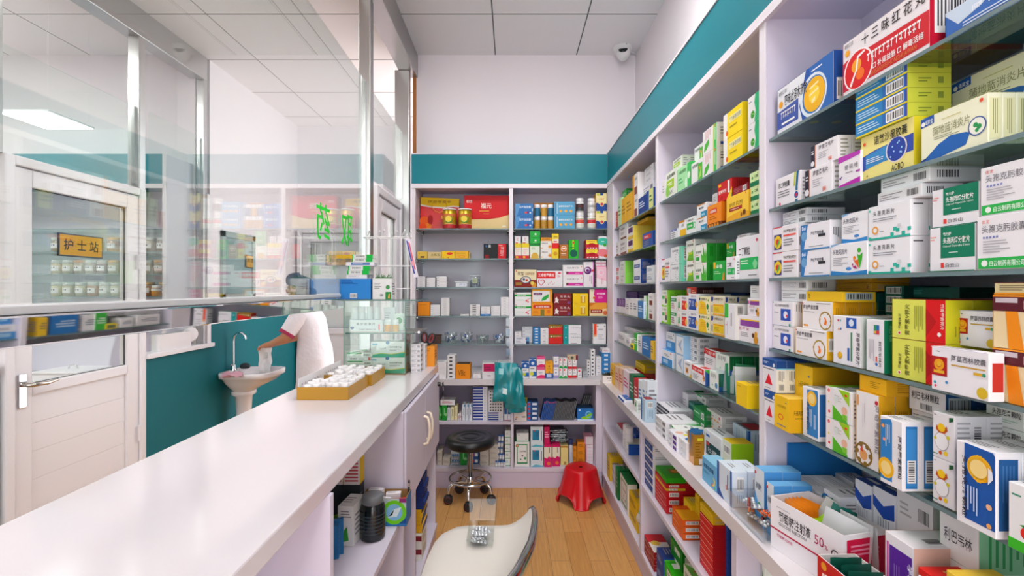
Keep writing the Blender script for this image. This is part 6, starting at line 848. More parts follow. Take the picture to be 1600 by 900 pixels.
# ------------------------------------------------------------ bottles, bags and other things on the back shelving
def at(px, py, y): return Vector(((px - 800) / F * y, y, HC + (450 - py) / F * y))
BM = {}
def bottle(name, desc, place, loc, r, h, body, cap, bands=(), sort=0, row=0, cat='bottle', capk=.22, capr=.92, rough=.35, parent=None):
    k = (name, round(r, 4), round(h, 4), body, cap, str(bands))
    if k not in BM:
        m = MB(); zc = h * (1 - capk)
        m.lathe([(r * .9, 0), (r, h * .02), (r, zc - h * .08), (r * .8, zc - h * .01), (r * .78, zc)], body if not isinstance(body, str) else pm(body, rough), n=20)
        for a, b, c in bands: m.lathe([(r * 1.012, h * a), (r * 1.012, h * b)], pm(c, .45), n=20, cap=False)
        c_ = MB().lathe([(r * capr, zc), (r * capr, h * .985), (r * capr * .94, h)], pm(cap, .4), n=20)
        BM[k] = (m.mesh(name), c_.mesh(name + '_cap'))
    o = link(name, BM[k][0], None, loc); link('cap', BM[k][1], o)
    REC.append([o, desc, place, sort, loc[2], row, cat]); return o
pl = 'top shelf, right back bay'
zs = ZB[0] + .0008; s = 3.335 / F
for lv, cols in ((0, ('c8932c', 'b98a2c', 'c08a24')), (1, ('1f6c94', 'c8932c', '1f6c94'))):
    for i in range(3):
        x = (839.5 + 10.3 * i - 800) * s; bottle('pill_bottle', ('gold' if cols[i] != '1f6c94' else 'blue') + ' banded white bottle', pl, (x, 3.335, zs + lv * .086), .021, .085, 'eae8ea', 'f0eef0', [(.04, .72, cols[i])], x)
for i, (x0, lab) in enumerate(((906, 'd84c3c'), (924, 'd02c34'))):
    x = (x0 - 800) / F * 3.33
    bottle('pill_bottle', 'tall white health bottle', pl, (x, 3.33, zs), .029, .112, 'ebe9ea', 'e8e8e8', [(.12, .3, 'd8e0d0'), (.34, .56, lab), (.6, .64, '8cb43c')], x)
    bottle('pill_bottle', 'tall white health bottle', pl, (x, 3.33, zs + .1135), .027, .10, 'ebe9ea', 'f0eef0', [(.1, .6, '3a3c40' if i == 0 else 'dcdcdc'), (.36, .5, 'd03c3c' if i == 0 else 'c8c8c8')], x)
for x0 in (702.5, 726.5):
    x = (x0 - 800) / F * 3.31; o = bottle('round_tin', 'golden powder tin', 'top shelf, left back bay', (x, 3.31, zs), .047, .136, pm('c8a428', .3, .6), 'f0eeee', [(0, .2, 'b01820'), (.2, .22, 'e8c870'), (.58, .72, 'c86c2c')], x, cat='tin', capk=.05, capr=1.03)
    m = MB(); f = Face(m, (-.02, -.0478, .03), (1, 0, 0), (0, 0, 1), .04, .06); f.circ(.5, .5, .42, '3c8c3c'); f.circ(.46, .54, .36, 'ecd04c'); m.build('label_ring', o)
# gift bag
mb = MB(); wbag = 60.5 / F * 3.40; hb = .242
mb.add([(-wbag / 2, 0, 0), (wbag / 2, 0, 0), (wbag / 2, .09, 0), (-wbag / 2, .09, 0), (-wbag / 2, .02, hb), (wbag / 2, .02, hb - .012), (wbag / 2, .07, hb - .012), (-wbag / 2, .07, hb)], [(3, 2, 1, 0), (0, 1, 5, 4), (1, 2, 6, 5), (2, 3, 7, 6), (3, 0, 4, 7), (4, 5, 6, 7)], pm('d3161c', .25, 0, .6))
n_ = Vector((0, -1, .0826)).normalized()
f = Face(mb, (-wbag / 2, 0, 0), (1, 0, 0), Vector((0, .0826, 1)).normalized(), wbag, hb, .0006)
f.poly([(0, .78), (.3, .72), (.6, .70), (.85, .74), (1, .72), (1, .95), (0, 1)], 'f0c818'); f.poly([(0, .74), (.3, .68), (.6, .66), (.85, .70), (1, .68), (1, .72), (.85, .74), (.6, .70), (.3, .72), (0, .78)], 'f2e6e0')
f.text(.2, .81, .09, '9c6c14', '阿胶枣黄金', .6); f.circ(.1, .28, .14, 'e85c14'); f.circ(.2, .12, .1, 'ee7c18'); f.circ(.06, .1, .12, 'ea4c14'); f.circ(.26, .32, .14, 'a8161c', rx=.08); f.lines(.55, .28, .6, .5, 1, 'e8b43c'); f.lines(.36, .03, .6, .06, 1, 'e8c4b4')
o = mb.build('gift_bag', None, ((686.8 - 800) / F * 3.40, 3.40, zs)); tag(o, 'glossy red gift bag with wavy yellow top and cord handle', 'gift bag')
MB().tube([(-.05, .012, .2), (-.055, .0, .17), (-.03, -.012, .135), (0, -.016, .125), (.03, -.012, .135), (.05, .0, .17), (.045, .012, .2)], .0022, pm('e8b020', .5), 8).build('handle', o)
# clear tub and jar on the third shelf
def clear_tub(x, y, z, w, d, h, label, sort_label=None, fill=None, cat='plastic tub', nm='plastic_tub', lid=False, group=None):
    t = .0015; m = MB(); k = .92
    B = [(-w / 2 * k, -d / 2 * k), (w / 2 * k, -d / 2 * k), (w / 2 * k, d / 2 * k), (-w / 2 * k, d / 2 * k)]; T = [(a / k, b / k) for a, b in B]
    m.add([(a, b, 0) for a, b in B] + [(a, b, h) for a, b in T] + [(a * .985, b * .985, h) for a, b in T] + [(a * .975, b * .975, .003) for a, b in B], [(3, 2, 1, 0), (0, 1, 5, 4), (1, 2, 6, 5), (2, 3, 7, 6), (3, 0, 4, 7), (4, 5, 9, 8), (5, 6, 10, 9), (6, 7, 11, 10), (7, 4, 8, 11), (8, 9, 13, 12), (9, 10, 14, 13), (10, 11, 15, 14), (11, 8, 12, 15), (12, 13, 14, 15)], PLAST)
    m.box(-w / 2 - .002, w / 2 + .002, -d / 2 - .002, -d / 2, h - .003, h, PLAST).box(-w / 2 - .002, w / 2 + .002, d / 2, d / 2 + .002, h - .003, h, PLAST)
    o = m.build(nm, None, (x, y, z)); tag(o, label, cat, group)
    if lid: MB().bbox(-w / 2 - .002, w / 2 + .002, -d / 2 - .002, d / 2 + .002, h, h + .006, pm('e0e2e6', .3), .002).build('lid', o)
    return o
z3 = ZB[2] + .0008
o = clear_tub((721.5 - 800) / F * 3.36, 3.36, z3, .09, .08, .036, 'low lidded plastic tub with handwritten white label on the third back shelf', lid=True)
m = MB(); f = Face(m, (-.038, -.0385, .004), (1, 0, 0), (0, 0, 1), .076, .026); f.rect(0, 0, 1, 1, 'e6e6ec'); f.text(.35, .3, .45, '4c64b0', 'SPT 10', .5, bold=0); m.build('paper_label', o)
o = bottle('glass_jar', 'clear jar of packets with steel lid', 'third shelf, left back bay', ((742.5 - 800) / F * 3.36, 3.36, z3), .038, .085, PLAST, 'c8ccd0', cat='jar', capk=.06, capr=1.02)
m = MB().lathe([(.033, .002), (.034, .05), (.02, .055), (.001, .056)], pm('8c98a8', .5, bump=1.0, bscale=90), n=16); m.build('contents', o)
m = MB(); f = Face(m, (-.016, -.0388, .028), (1, 0, 0), (0, 0, 1), .034, .034); f.rect(0, 0, 1, 1, 'a8b494'); f.text(.2, .3, .35, '2c2c30', '3m', .5, bold=0); m.build('paper_label', o)
# cups of ampoules on the fifth shelf
z5 = ZB[4] + .0008
def ampoule_cup(px, w, h, col, label, y=3.34):
    x = (px - 800) / F * y; m = MB(); r = w / 2
    m.lathe([(r * .8, 0), (r, h), (r * .97, h), (r * .77, .003), (.001, .003)], PLAST, n=20, cap=False); m.lathe([(.001, .0), (r * .8, 0)], PLAST, n=20, cap=False); m.lathe([(r, h - .002), (r * 1.06, h), (r, h + .002)], PLAST, n=20, cap=False)
    o = m.build('plastic_cup', None, (x, y, z5)); tag(o, label, 'cup', 'clear cups on the fifth back shelf')
    rnd = random.Random(px); mm = MB()
    for i in range(26):
        a = rnd.random() * 6.28; q = r * .62 * math.sqrt(rnd.random()); hh = rnd.uniform(.02, .028); zz = .004 + rnd.random() * (h * .75); c = (q * math.cos(a), q * math.sin(a), zz)
        t = Matrix.Rotation(rnd.uniform(-.9, .9), 3, 'X') @ Matrix.Rotation(rnd.uniform(-.9, .9), 3, 'Y')
        mm.tube([Vector(c), Vector(c) + t @ Vector((0, 0, hh))], .0042, ink(rnd.choice(col)), 6)
    mm.build('ampoules', o)['kind'] = 'stuff'; return o
for px, h, c, l in ((704.5, .075, ('c8d0d8', '5c7cb4', 'dfe4ea'), 'clear cup heaped with blue marked ampoules, nearest the brown tray'), (729, .073, ('c8d0d8', '4c6cb0', 'dfe4ea'), 'clear cup heaped with blue marked ampoules, second from the brown tray'), (754, .055, ('c4ccc8', '8ca4a4', 'dfe4ea'), 'clear cup half full of grey green ampoules'), (780, .06, ('dfe4ea', '3c6cc0', 'e8ecf0'), 'clear cup of white ampoules and one blue one')): ampoule_cup(px, .092, h, c, l)
o = clear_tub((682 - 800) / F * 3.33, 3.33, z5, .085, .09, .058, 'clear tray filled with dark brown sachets on the fifth back shelf')
mm = MB(); rnd = random.Random(4)
for i in range(14): mm.box(-.034 + rnd.uniform(-.003, .003), .034, -.034 + .005 * i, -.031 + .005 * i, .006, .05 + rnd.uniform(0, .012), ink(rnd.choice(('4a2c24', '5c3a2c', '3a2420'))))
mm.build('sachets', o)
# strip of clear ampoule packs against the divider
o = empty('ampoule_strip', 'hanging strip of clear ampoule packs by the middle divider', 'ampoule pack', ((794 - 800) / F * 3.24, 3.235, HC + (575 - 575) / F + (450 - 573) / F * 3.24))
for i in range(5):
    m = MB().bbox(-.018, .018, 0, .012, .068 * i, .068 * i + .062, PLAST, .002); p = m.build('blister_pack', o); MB().box(-.012, .012, .002, .010, .068 * i + .008, .068 * i + .052, ink(('b4bcc8', '8ca0b8')[i % 2])).build('ampoules', p)
MB().box(-.001, .001, .0125, .0135, 0, .345, PLAST).build('backing_strip', o)
# teal plastic bags hanging over the worktop edge
def soft_bag(name, label, loc, w, h, d, mat, seed, rot=(0, 0, 0), nx=10, nz=14, prints=()):
    rnd = random.Random(seed); m = MB(); F1 = []; B1 = []; ph = [rnd.uniform(0, 6) for _ in range(6)]
    for j in range(nz + 1):
        v = j / nz
        for i in range(nx + 1):
            u = i / nx; e = (math.sin(math.pi * u) * math.sin(math.pi * min(1, v * 1.0))) ** .5; wv = .006 * math.sin(9 * u + ph[0] + 5 * v) + .005 * math.sin(13 * v + ph[1] + 4 * u) + .003 * math.sin(24 * u - 9 * v + ph[2])
            xx = (u - .5) * w * (1 + .05 * math.sin(7 * v + ph[3])); zz = -v * h * (1 + .03 * math.sin(5 * u + ph[4]))
            F1.append((xx, -e * d / 2 + wv, zz)); B1.append((xx, e * d / 2 + wv, zz))
    q = []; q2 = []; W_ = nx + 1
    for j in range(nz):
        for i in range(nx): a = j * W_ + i; q.append((a, a + W_, a + W_ + 1, a + 1)); q2.append((a, a + 1, a + W_ + 1, a + W_))
    m.add(F1, q, mat, True); m.add(B1, q2, mat, True)
    for (i0, i1, j0, j1, c) in prints: m.add([Vector(F1[j * W_ + i]) + Vector((0, -.0012, 0)) for j in range(j0, j1 + 1) for i in range(i0, i1 + 1)], [(a, a + (i1 - i0 + 1), a + (i1 - i0 + 1) + 1, a + 1) for j in range(j1 - j0) for a in [j * (i1 - i0 + 1) + i for i in range(i1 - i0)]], c if not isinstance(c, str) else ink(c), True)
    o = m.build(name, None, loc); o.rotation_euler = rot; tag(o, label, 'bag'); return o
TB = pm('0a8f9a', .2, 0, .7); WP = ink('dfeef0')
soft_bag('plastic_bag', 'crinkled teal packet hanging in front, highest of the three', at(791, 567, 2.985), .14, .25, .03, TB, 1, (0, R(3), 0), prints=((2, 4, 2, 4, '9fd4d8'), (4, 6, 9, 11, 'dfeef0')))
soft_bag('plastic_bag', 'crinkled teal packet hanging behind the front one', at(799, 576, 3.014), .13, .25, .03, TB, 2, (0, R(-6), 0))
soft_bag('plastic_bag', 'crinkled teal packet hanging lowest towards the right cabinet', at(797, 592, 3.036), .11, .22, .02, TB, 3, (0, R(-12), 0))
# vials in the bottom shelf of the left cabinet
rnd = random.Random(3)
pv = 'bottom shelf, left back cabinet'
for i, (px, lv) in enumerate([(775.5, 0), (779.8, 0), (784.1, 0), (788.2, 0), (777.5, 1), (781.8, 1), (786, 1), (778.5, 2), (783.5, 2), (779.5, 3), (784, 3), (780.5, 4), (785, 4)]):
    x = (px - 800) / F * 3.09; bottle('medicine_vial', 'clear vial with blue cap', pv, (x, 3.09 + (0 if lv == 0 else .02), BZ + .0006 + lv * .0403), .0078, .040, pm('c8ccd2', .1, 0, .6), '1f5ca4', [(.15, .5, 'dfe0e4')], x)
for i, (px, lv) in enumerate([(707, 0), (711, 0), (715, 0), (707, 1), (711, 1), (715, 1)]):
    x = (px - 800) / F * 3.11; bottle('medicine_vial', 'blue capped vial in small row', pv, (x, 3.12, BZ + .0006 + lv * .0353), .0076, .035, pm('8c98a0', .1, 0, .6), '2c6cb4', [(.15, .45, 'b8bcc0')], x)
# booklets leaning on the middle shelf of the right cabinet
for i in range(22):
    blue = i < 8; px = 845 + i * 2.35; x = (px - 800) / F * 3.12; h = .125 + .004 * math.sin(i)
    m = MB().bbox(-.0035, .0035, 0, .09, 0, h, pm('1f4c96' if blue else '15181c', .4), .0008, 1)
    m.box(-.0012, .0012, -.0006, 0, .002, h - .002, ink('3c6cb8' if blue else '9ca0a4'))
    if blue: m.box(-.0034, .0034, -.0008, 0, h - .012, h - .006, ink('d84c5c'))
    o = m.build('booklet', None, (x, 3.10, LZ + .0012)); o.rotation_euler = (0, R(12), 0); REC.append([o, 'leaning blue booklet' if blue else 'leaning black booklet', 'middle shelf, right back cabinet', x, 0, 0, 'booklet'])
for i in range(4):
    m = MB().bbox(-.0035, .0035, 0, .05, 0, .075, pm('1c2024', .35), .0008, 1).box(-.001, .001, -.0006, 0, .004, .07, ink('b4b8bc'))
    o = m.build('booklet', None, ((911 + 3 * i - 800) / F * 3.15, 3.20, LZ + .070)); o.rotation_euler = (0, R(18), 0); REC.append([o, 'black booklet behind the swirl box', 'middle shelf, right back cabinet', i * .02, 0, 0, 'booklet'])
o = MB().bbox(-.06, .06, 0, .06, 0, .069, pm('3c3a44', .6), .002).build('paper_box', None, ((914 - 800) / F * 3.2, 3.195, LZ + .0006)); tag(o, 'dark grey box holding black booklets behind the swirl box', 'box')
# silver pouches
for i in range(6):
    m = MB().bbox(-.055, .055, 0, .09, 0, .014, pm('7c8488', .22, .8, bump=.6, bscale=60), .005); z = BZ + .0006 + .132 + .0145 * i
    o = m.build('foil_pouch', None, ((873 + 3 * math.sin(i * 2) - 800) / F * 3.16, 3.165 + .004 * math.cos(i * 3), z)); o.rotation_euler = (0, R(2 * math.sin(i)), R(5 * math.sin(i * 1.7))); REC.append([o, 'crumpled silver foil pouch', 'bottom shelf, right back cabinet', 0, z, 0, 'pouch'])
o = MB().bbox(-.06, .06, 0, .095, 0, .130, pm('6c5a6c', .6), .002).build('paper_box', None, ((873 - 800) / F * 3.17, 3.19, BZ + .0006)); tag(o, 'plain dull purple box under the silver pouches', 'box')
bottle('spray_bottle', 'slim white bottle with dark blue cap', 'bottom shelf, right back cabinet', ((892 - 800) / F * 3.14, 3.14, BZ + .0006), .0125, .165, 'd8dce4', '24407c', [(.1, .5, 'c8d0e0')], 0)
# ------------------------------------------------------------ stools
o = empty('swivel_stool', 'round black swivel stool on five chrome legs with castors', 'stool', (-.252, 2.89, 0))
MB().lathe([(.001, .388), (.04, .390), (.045, .387), (.06, .387), (.064, .391), (.08, .391), (.085, .388), (.10, .388), (.105, .392), (.135, .391), (.147, .382), (.151, .365), (.147, .345), (.135, .335), (.1, .332), (.001, .332)], pm('15181a', .28, bump=.15, bscale=200), n=48).build('seat', o)
MB().lathe([(.05, .331), (.045, .318), (.016, .315), (.016, .19), (.012, .19), (.012, .10)], CHROME, n=20).lathe([(.02, .15), (.026, .14), (.026, .105), (.02, .10)], CHROME, n=20).build('column', o)
MB().tube([(.1266 * math.cos(a), .1266 * math.sin(a), .14) for a in [i * 2 * math.pi / 48 for i in range(48)]], .0065, CHROME, 10, True).build('foot_ring', o)
for i in range(4):
    a = R(45 + 90 * i); MB().tube([(.02 * math.cos(a), .02 * math.sin(a), .135), (.124 * math.cos(a), .124 * math.sin(a), .14)], .004, CHROME, 8).build('ring_spoke', o)
for i in range(5):
    a = R(-90 + 72 * i); c, s_ = math.cos(a), math.sin(a)
    lg = MB().tube([(.02 * c, .02 * s_, .115), (.07 * c, .07 * s_, .122), (.105 * c, .105 * s_, .118), (.128 * c, .128 * s_, .098), (.1355 * c, .1355 * s_, .06)], [.011, .011, .011, .0105, .009], CHROME, 12).build('leg', o)
    b = R(22 * math.sin(i * 2.3)); w_ = MB(); hx, hy = math.cos(b), math.sin(b); px_, py_ = -hy, hx; cx_, cy_ = .1355 * c, .1355 * s_
    def ring(rr, off): return [Vector((cx_ + off * px_ + rr * math.cos(t) * hx, cy_ + off * py_ + rr * math.cos(t) * hy, .0275 + rr * math.sin(t))) for t in [k * 2 * math.pi / 20 for k in range(20)]]
    w_.loft([ring(.018, -.019), ring(.026, -.016), ring(.0272, -.008), ring(.0272, .008), ring(.026, .016), ring(.018, .019)], RUBBER); cst = w_.build('castor', lg)
    k_ = MB(); k_.loft([ring(.0185, -.0197), ring(.0185, -.0190), ring(.0165, -.0190), ring(.0165, -.0197)], pm('c01c24', .4), False); k_.loft([ring(.0185, .0197), ring(.0185, .0190), ring(.0165, .0190), ring(.0165, .0197)], pm('c01c24', .4), False); k_.build('red_rim', cst)
# red plastic stool
def srect(hw, n, N=64): # rounded square ring
    out = []
    for k in range(N):
        t = 2 * math.pi * k / N; c, s_ = math.cos(t), math.sin(t); out.append((hw * math.copysign(abs(c) ** n, c), hw * math.copysign(abs(s_) ** n, s_)))
    return out
def arch(t): # height of the lower edge
    d = abs(((t + math.pi / 4) % (math.pi / 2)) - math.pi / 4) / (math.pi / 4)   # 0 mid-side, 1 corner
    return .058 * math.sqrt(max(0, 1 - (d / .5) ** 2)) if d < .5 else 0
mb = MB(); rings = []; N = 64; H = .205
RD = pm('d0101c', .3, 0, .5)
prof = [(.128, 0, 1), (.124, .012, 1), (.116, .05, .9), (.106, .1, .3), (.092, .16, 0), (.089, .19, 0), (.086, .2, 0), (.08, H, 0), (.05, H - .002, 0), (.012, H - .002, 0)]
for hw, z, k in prof:
    n = .62 if z < .19 else .75; rr = []
    for i, (x, y) in enumerate(srect(hw, n, N)):
        t = 2 * math.pi * i / N; a = arch(t); zz = a + (H - a) * z / H if k else max(z, a)
        fl = .012 * (1 - min(1, z / .03)) if z < .03 else 0
        rr.append((x * (1 + fl), y * (1 + fl), zz))
    rings.append(rr)
mb.loft(rings, RD, False)
mb.loft([[(x * .965, y * .965, z - .001 if i_ > 3 else z) for x, y, z in r] for i_, r in enumerate(rings)][::-1], RD, False)
mb.lathe([(.012, H - .004), (.012, H - .03)], pm('2a0a0c', .8), n=24, cap=False)
red = mb.build('plastic_stool', None, (.418, 2.90, 0), R(38)); tag(red, 'low red plastic stool with arched sides and a hole in the top', 'stool')
mb = MB().tube([(x * 1.02, y * 1.02, arch(2 * math.pi * i / N) + .004) for i, (x, y) in enumerate(srect(.1285, .62, N))], .0045, RD, 6, True); mb.build('bottom_rim', red)
mb = MB(); fz = Face(mb, (0, 0, 0), (0, -1, 0), (.35, 0, .93), .035, .05, .0004); fz.circ(.5, .5, .48, '7c4a24', n=24, rx=.3); fz.circ(.5, .55, .36, '9c6c34', n=20, rx=.2); st = mb.build('sticker', red, (-.1045, .02, .078))
# white chair in front
o = empty('bar_chair', 'white leather bar chair with chrome edge in front of the counter', 'chair', (-.08, 1.17, 0))
yr = [1.40, 1.385, 1.36, 1.313, 1.25, 1.198, 1.133, 1.081, 1.02, .96, .92, .90]; xr = [.050, .055, .058, .0565, .049, .040, .020, .003, -.025, -.06, -.09, -.11]
xl = [-.13, -.175, -.20, -.214, -.22, -.222, -.222, -.222, -.22, -.215, -.205, -.19]
def chair_row(i, off=0, dz=0):
    a, b = xl[i] - off, xr[i] + off; up = .052; out = []
    for u in (0, .06, .2, .4, .6, .72, .8, .86, .91, .95, .98, 1.0):
        x = a + (b - a) * u; t = max(0, (u - .66) / .34); z = .60 + up * t ** 1.9 - (.012 if u == 0 else 0) - (.004 if u == .06 else 0); out.append(Vector((x, yr[i], z + dz)))
    return out
top = [chair_row(i) for i in range(12)]
for p in top[0]: p.z -= .012
for p in top[-1]: p.z -= .012
bot = [chair_row(i, .003, -.045) for i in range(12)]
LEA = pm('d9d4cc', .38, bump=.05, bscale=300)
mb = MB(); n = 12; mb.add([p for r in top for p in r], [(i * n + j, i * n + j + 1, (i + 1) * n + j + 1, (i + 1) * n + j) for i in range(11) for j in range(n - 1)], LEA, True)
edge = [top[i][0] for i in range(12)] + top[11][1:] + [top[i][-1] for i in range(10, -1, -1)] + top[0][-2:0:-1]
eb = [bot[i][0] for i in range(12)] + bot[11][1:] + [bot[i][-1] for i in range(10, -1, -1)] + bot[0][-2:0:-1]
N2 = len(edge); mb.add(edge + eb, [(i, i + N2, (i + 1) % N2 + N2, (i + 1) % N2) for i in range(N2)], LEA, True)
mb.add([p for r in bot for p in r], [(i * n + j, (i + 1) * n + j, (i + 1) * n + j + 1, i * n + j + 1) for i in range(11) for j in range(n - 1)], pm('c8c4c0', .4), True)
s_ = mb.build('seat', o); s_.location = (.08, -1.17, 0)
rim = []; 
for i in range(12): p = top[i][-1]; rim.append([p + Vector((-.001, 0, .003)), p + Vector((.006, 0, .006)), p + Vector((.014, 0, 0)), p + Vector((.017, 0, -.02)), p + Vector((.010, 0, -.045)), p + Vector((-.004, 0, -.06)), p + Vector((-.004, 0, -.04)), p + Vector((.002, 0, -.015))])
e_ = MB().loft(rim, CHROME, True).build('chrome_edge', o); e_.location = (.08, -1.17, 0)
MB().lathe([(.03, .552), (.03, .50), (.022, .50), (.022, .04)], CHROME, n=20).build('gas_column', o)
MB().lathe([(.19, 0), (.19, .008), (.16, .02), (.04, .035), (.03, .06)], CHROME, n=40).build('foot_plate', o)
MB().tube([(.12 * math.cos(a), .12 * math.sin(a) , .25) for a in [i * 2 * math.pi / 40 for i in range(40)]], .009, CHROME, 10, True).tube([(-.115, 0, .25), (.115, 0, .25)], .008, CHROME, 8).build('foot_rest', o)
# clear tray with blister strips on the chair
o = clear_tub(-.085, 1.315, .6012, .072, .105, .022, 'clear plastic tray of silver blister strips lying on the white chair')
MB().add([(-.036, .053, .022), (.036, .053, .022), (.040, .075, .075), (-.040, .075, .075)], [(0, 1, 2, 3)], PLAST).build('open_lid', o)
FOIL = pm('c4c8cc', .28, .85)
def blister(label, loc, rot, w=.045, d=.016, dome='c8ccd0', n=4, group=None, foil=FOIL):
    m = MB().box(-w / 2, w / 2, -d / 2, d / 2, 0, .0008, foil)
    for i in range(n):
        for j in (0, 1): m.lathe([(.0042, .0008), (.0040, .0028), (.0026, .0042), (.0005, .0046)], pm(dome, .2, .3), (-w / 2 + (i + .5) * w / n, -d / 4 + j * d / 2, 0), 10)
    o = m.build('blister_strip', None, loc); o.rotation_euler = rot; tag(o, label, 'blister strip', group); return o
rnd = random.Random(9)
for i in range(14):
    blister('silver blister strip in the clear tray on the white chair', (-.085 + rnd.uniform(-.012, .012), 1.285 + rnd.uniform(-.018, .035), .605 + .0022 * i), (rnd.uniform(-.15, .15), rnd.uniform(-.15, .15), rnd.uniform(0, 3.1)), .034, .016, group='silver blister strips in the tray on the chair')
# ------------------------------------------------------------ on the service counter
Z = CT + .0006
def open_box(name, label, w, d, h, loc, rz, mat, inner, t=.002, cat='box', front=(), side=(), left=(), off=.0004):
    """open-topped carton, front face at local y=0"""
    m = MB()
    O = [(-w / 2, 0), (w / 2, 0), (w / 2, d), (-w / 2, d)]; I = [(-w / 2 + t, t), (w / 2 - t, t), (w / 2 - t, d - t), (-w / 2 + t, d - t)]
    v = [(a, b, 0) for a, b in O] + [(a, b, h) for a, b in O]; m.add(v, [(3, 2, 1, 0), (0, 1, 5, 4), (1, 2, 6, 5), (2, 3, 7, 6), (3, 0, 4, 7)], mat)
    v = [(a, b, h) for a, b in O] + [(a, b, h) for a, b in I] + [(a, b, t) for a, b in I]; m.add(v, [(0, 1, 5, 4), (1, 2, 6, 5), (2, 3, 7, 6), (3, 0, 4, 7), (4, 5, 9, 8), (5, 6, 10, 9), (6, 7, 11, 10), (7, 4, 8, 11), (8, 9, 10, 11)], inner)
    fc = box_faces(m, w, d, h); fc['f'].run(front); fc['s'].run(side); fc['l'].run(left)
    return tag(m.build(name, None, loc, rz), label, cat)
OCH = pm('b4841c', .4)
# gold trays of white bottles
for nm, x0, x1, y0, y1, lab, seed in (('front', -.768, -.584, 1.70, 1.935, 'ochre cardboard tray of white bottles on the counter, the one in front', 1), ('back', -.775, -.572, 1.945, 2.145, 'ochre cardboard tray of white bottles on the counter, beside the display case', 2)):
    o = open_box('cardboard_tray', lab, x1 - x0, y1 - y0, .045, ((x0 + x1) / 2, y0, Z), 0, OCH, pm('a87c24', .5), .0035, 'tray')
    m = MB().bbox(-(x1 - x0) / 2 + .004, -(x1 - x0) / 2 + .006, .004, y1 - y0 - .004, .004, .075, pm('e9e6e8', .5), .0006); lf = Face(m, (-(x1 - x0) / 2 + .0062, .01, .006), (0, 1, 0), (0, 0, 1), y1 - y0 - .02, .066)
    for i in range(7): lf.rect(.08 + .13 * i, .62, .12 + .13 * i, .72, 'b4b0b0')
    m.build('liner', o)
    rnd = random.Random(seed); nx, ny = 5, 6 if seed == 1 else 5
    for i in range(nx):
        for j in range(ny):
            if rnd.random() < .12: continue
            x = x0 + .028 + i * (x1 - x0 - .048) / (nx - 1); y = y0 + .022 + j * (y1 - y0 - .044) / (ny - 1)
            bottle('pill_bottle', 'white pill bottle standing in the %s ochre tray' % nm, '%s row of five' % ORD[j], (x, y, Z + .004), .0145, .050 + rnd.choice((-.004, 0, .003)), 'e6e4e6', 'f1eff0', [(.2, .6, 'd8d6da')], x)
# glass display case
cx0, cx1, cy0, cy1, cz0, cz1 = -.772, -.49, 2.19, 2.425, CT, HC - .053
o = empty('display_case', 'glass display case of medicine at the end of the counter', 'display case', ((cx0 + cx1) / 2, cy0, cz0))
def DC(nm, x0, x1, y0, y1, z0, z1, m=CASEG):
    mb = MB(); mb.box(x0, x1, y0, y1, z0, z1, m); k = mb.build(nm, o); k.location = (-(cx0 + cx1) / 2, -cy0, -cz0); return k
DC('front_pane', cx0, cx1, cy0, cy0 + .004, cz0 + .006, cz1 - .007); DC('side_pane', cx0, cx0 + .004, cy0 + .004, cy1, cz0 + .006, cz1 - .007); DC('side_pane', cx1 - .004, cx1, cy0 + .004, cy1, cz0 + .006, cz1 - .007)
def slab(nm, x0, x1, y0, y1, z, t):
    mb = MB(); v = [(x, y, q) for q in (z, z + t) for y in (y0, y1) for x in (x0, x1)]
    mb.add(v, [(0, 2, 3, 1), (4, 5, 7, 6)], CASEG); mb.add(v, [(0, 1, 5, 4), (2, 6, 7, 3), (0, 4, 6, 2), (1, 3, 7, 5)], pm('3c6458', .2)); k = mb.build(nm, o); k.location = (-(cx0 + cx1) / 2, -cy0, -cz0)
slab('top_pane', cx0 - .002, -.425, cy0 - .015, cy1 + .02, cz1 - .006, .006); slab('mid_shelf', cx0 + .005, -.455, cy0 + .005, cy1 - .002, HC - .206 - .006, .006)
DC('bottom_panel', cx0, cx1, cy0, cy1, cz0, cz0 + .006, pm('8a7a5a', .4))
for x, y in ((cx0, cy0), (cx1, cy0)): DC('corner_seal', x - .0015, x + .0015, y - .0015, y + .0015, cz0 + .006, cz1 - .007, pm('4c7c6c', .3))
G('dc1', 'long white box with black title and blue badge', 'e6e6ea', [('t', .22, .58, .2, '4c4a50', '美 沙 拉 秦 片', .56, {'bold': .004}), ('t', .3, .2, .1, '8c8a90', '口服缓释药片剂', .5), ('p', [(.05, .3), (.05, .46), (.15, .46), (.15, .32), (.1, .24)], '24488c'), ('r', .88, .2, .92, .66, 'e0342c'), ('c', .9, .15, .03, '2c6cc0'), ('r', 0, 0, 1, .1, 'dcd0c8')], DS)
G('dc2', 'white box with green wave and blue disc', 'e9eaea', [('p', [(0, 0), (0, .14), (.3, .26), (.6, .2), (1, .3), (1, 0)], '14a886'), ('p', [(0, .16), (.3, .29), (.6, .23), (1, .36), (1, .3), (.6, .19), (.3, .25), (0, .13)], 'd8d45c'), ('c', .5, .94, .12, '2470a4'), ('t', .25, .52, .12, '6c7c84', 'Gon-soft', .2, {'bold': 0}), ('t', .56, .6, .11, '4c5c5c', '妇科用敷料贴', .36), ('l', .56, .42, .9, .54, 2), ('r', .04, .8, .2, .88, '2c9cc0')], [('r', 0, 0, 1, 1, 'e8e8e6'), ('p', [(0, 0), (0, .4), (.5, .7), (1, .5), (1, 0)], 'eaa45c')])
G('dc3', 'flat white box with red tab', 'e6e5e8', [('b', .12, .25, .45, .85, None), ('r', .9, .1, .98, .9, 'd84c2c'), ('l', .5, .3, .8, .7, 1)], DS)
def put(key, w, d, h, x, y, z, place, rz=0, row=0, tilt=None): return carton(key, w, d, h, (x, y, z), rz, place, x, row=row, tilt=tilt)
zs2 = HC - .206 + .0006; zb0 = cz0 + .0066
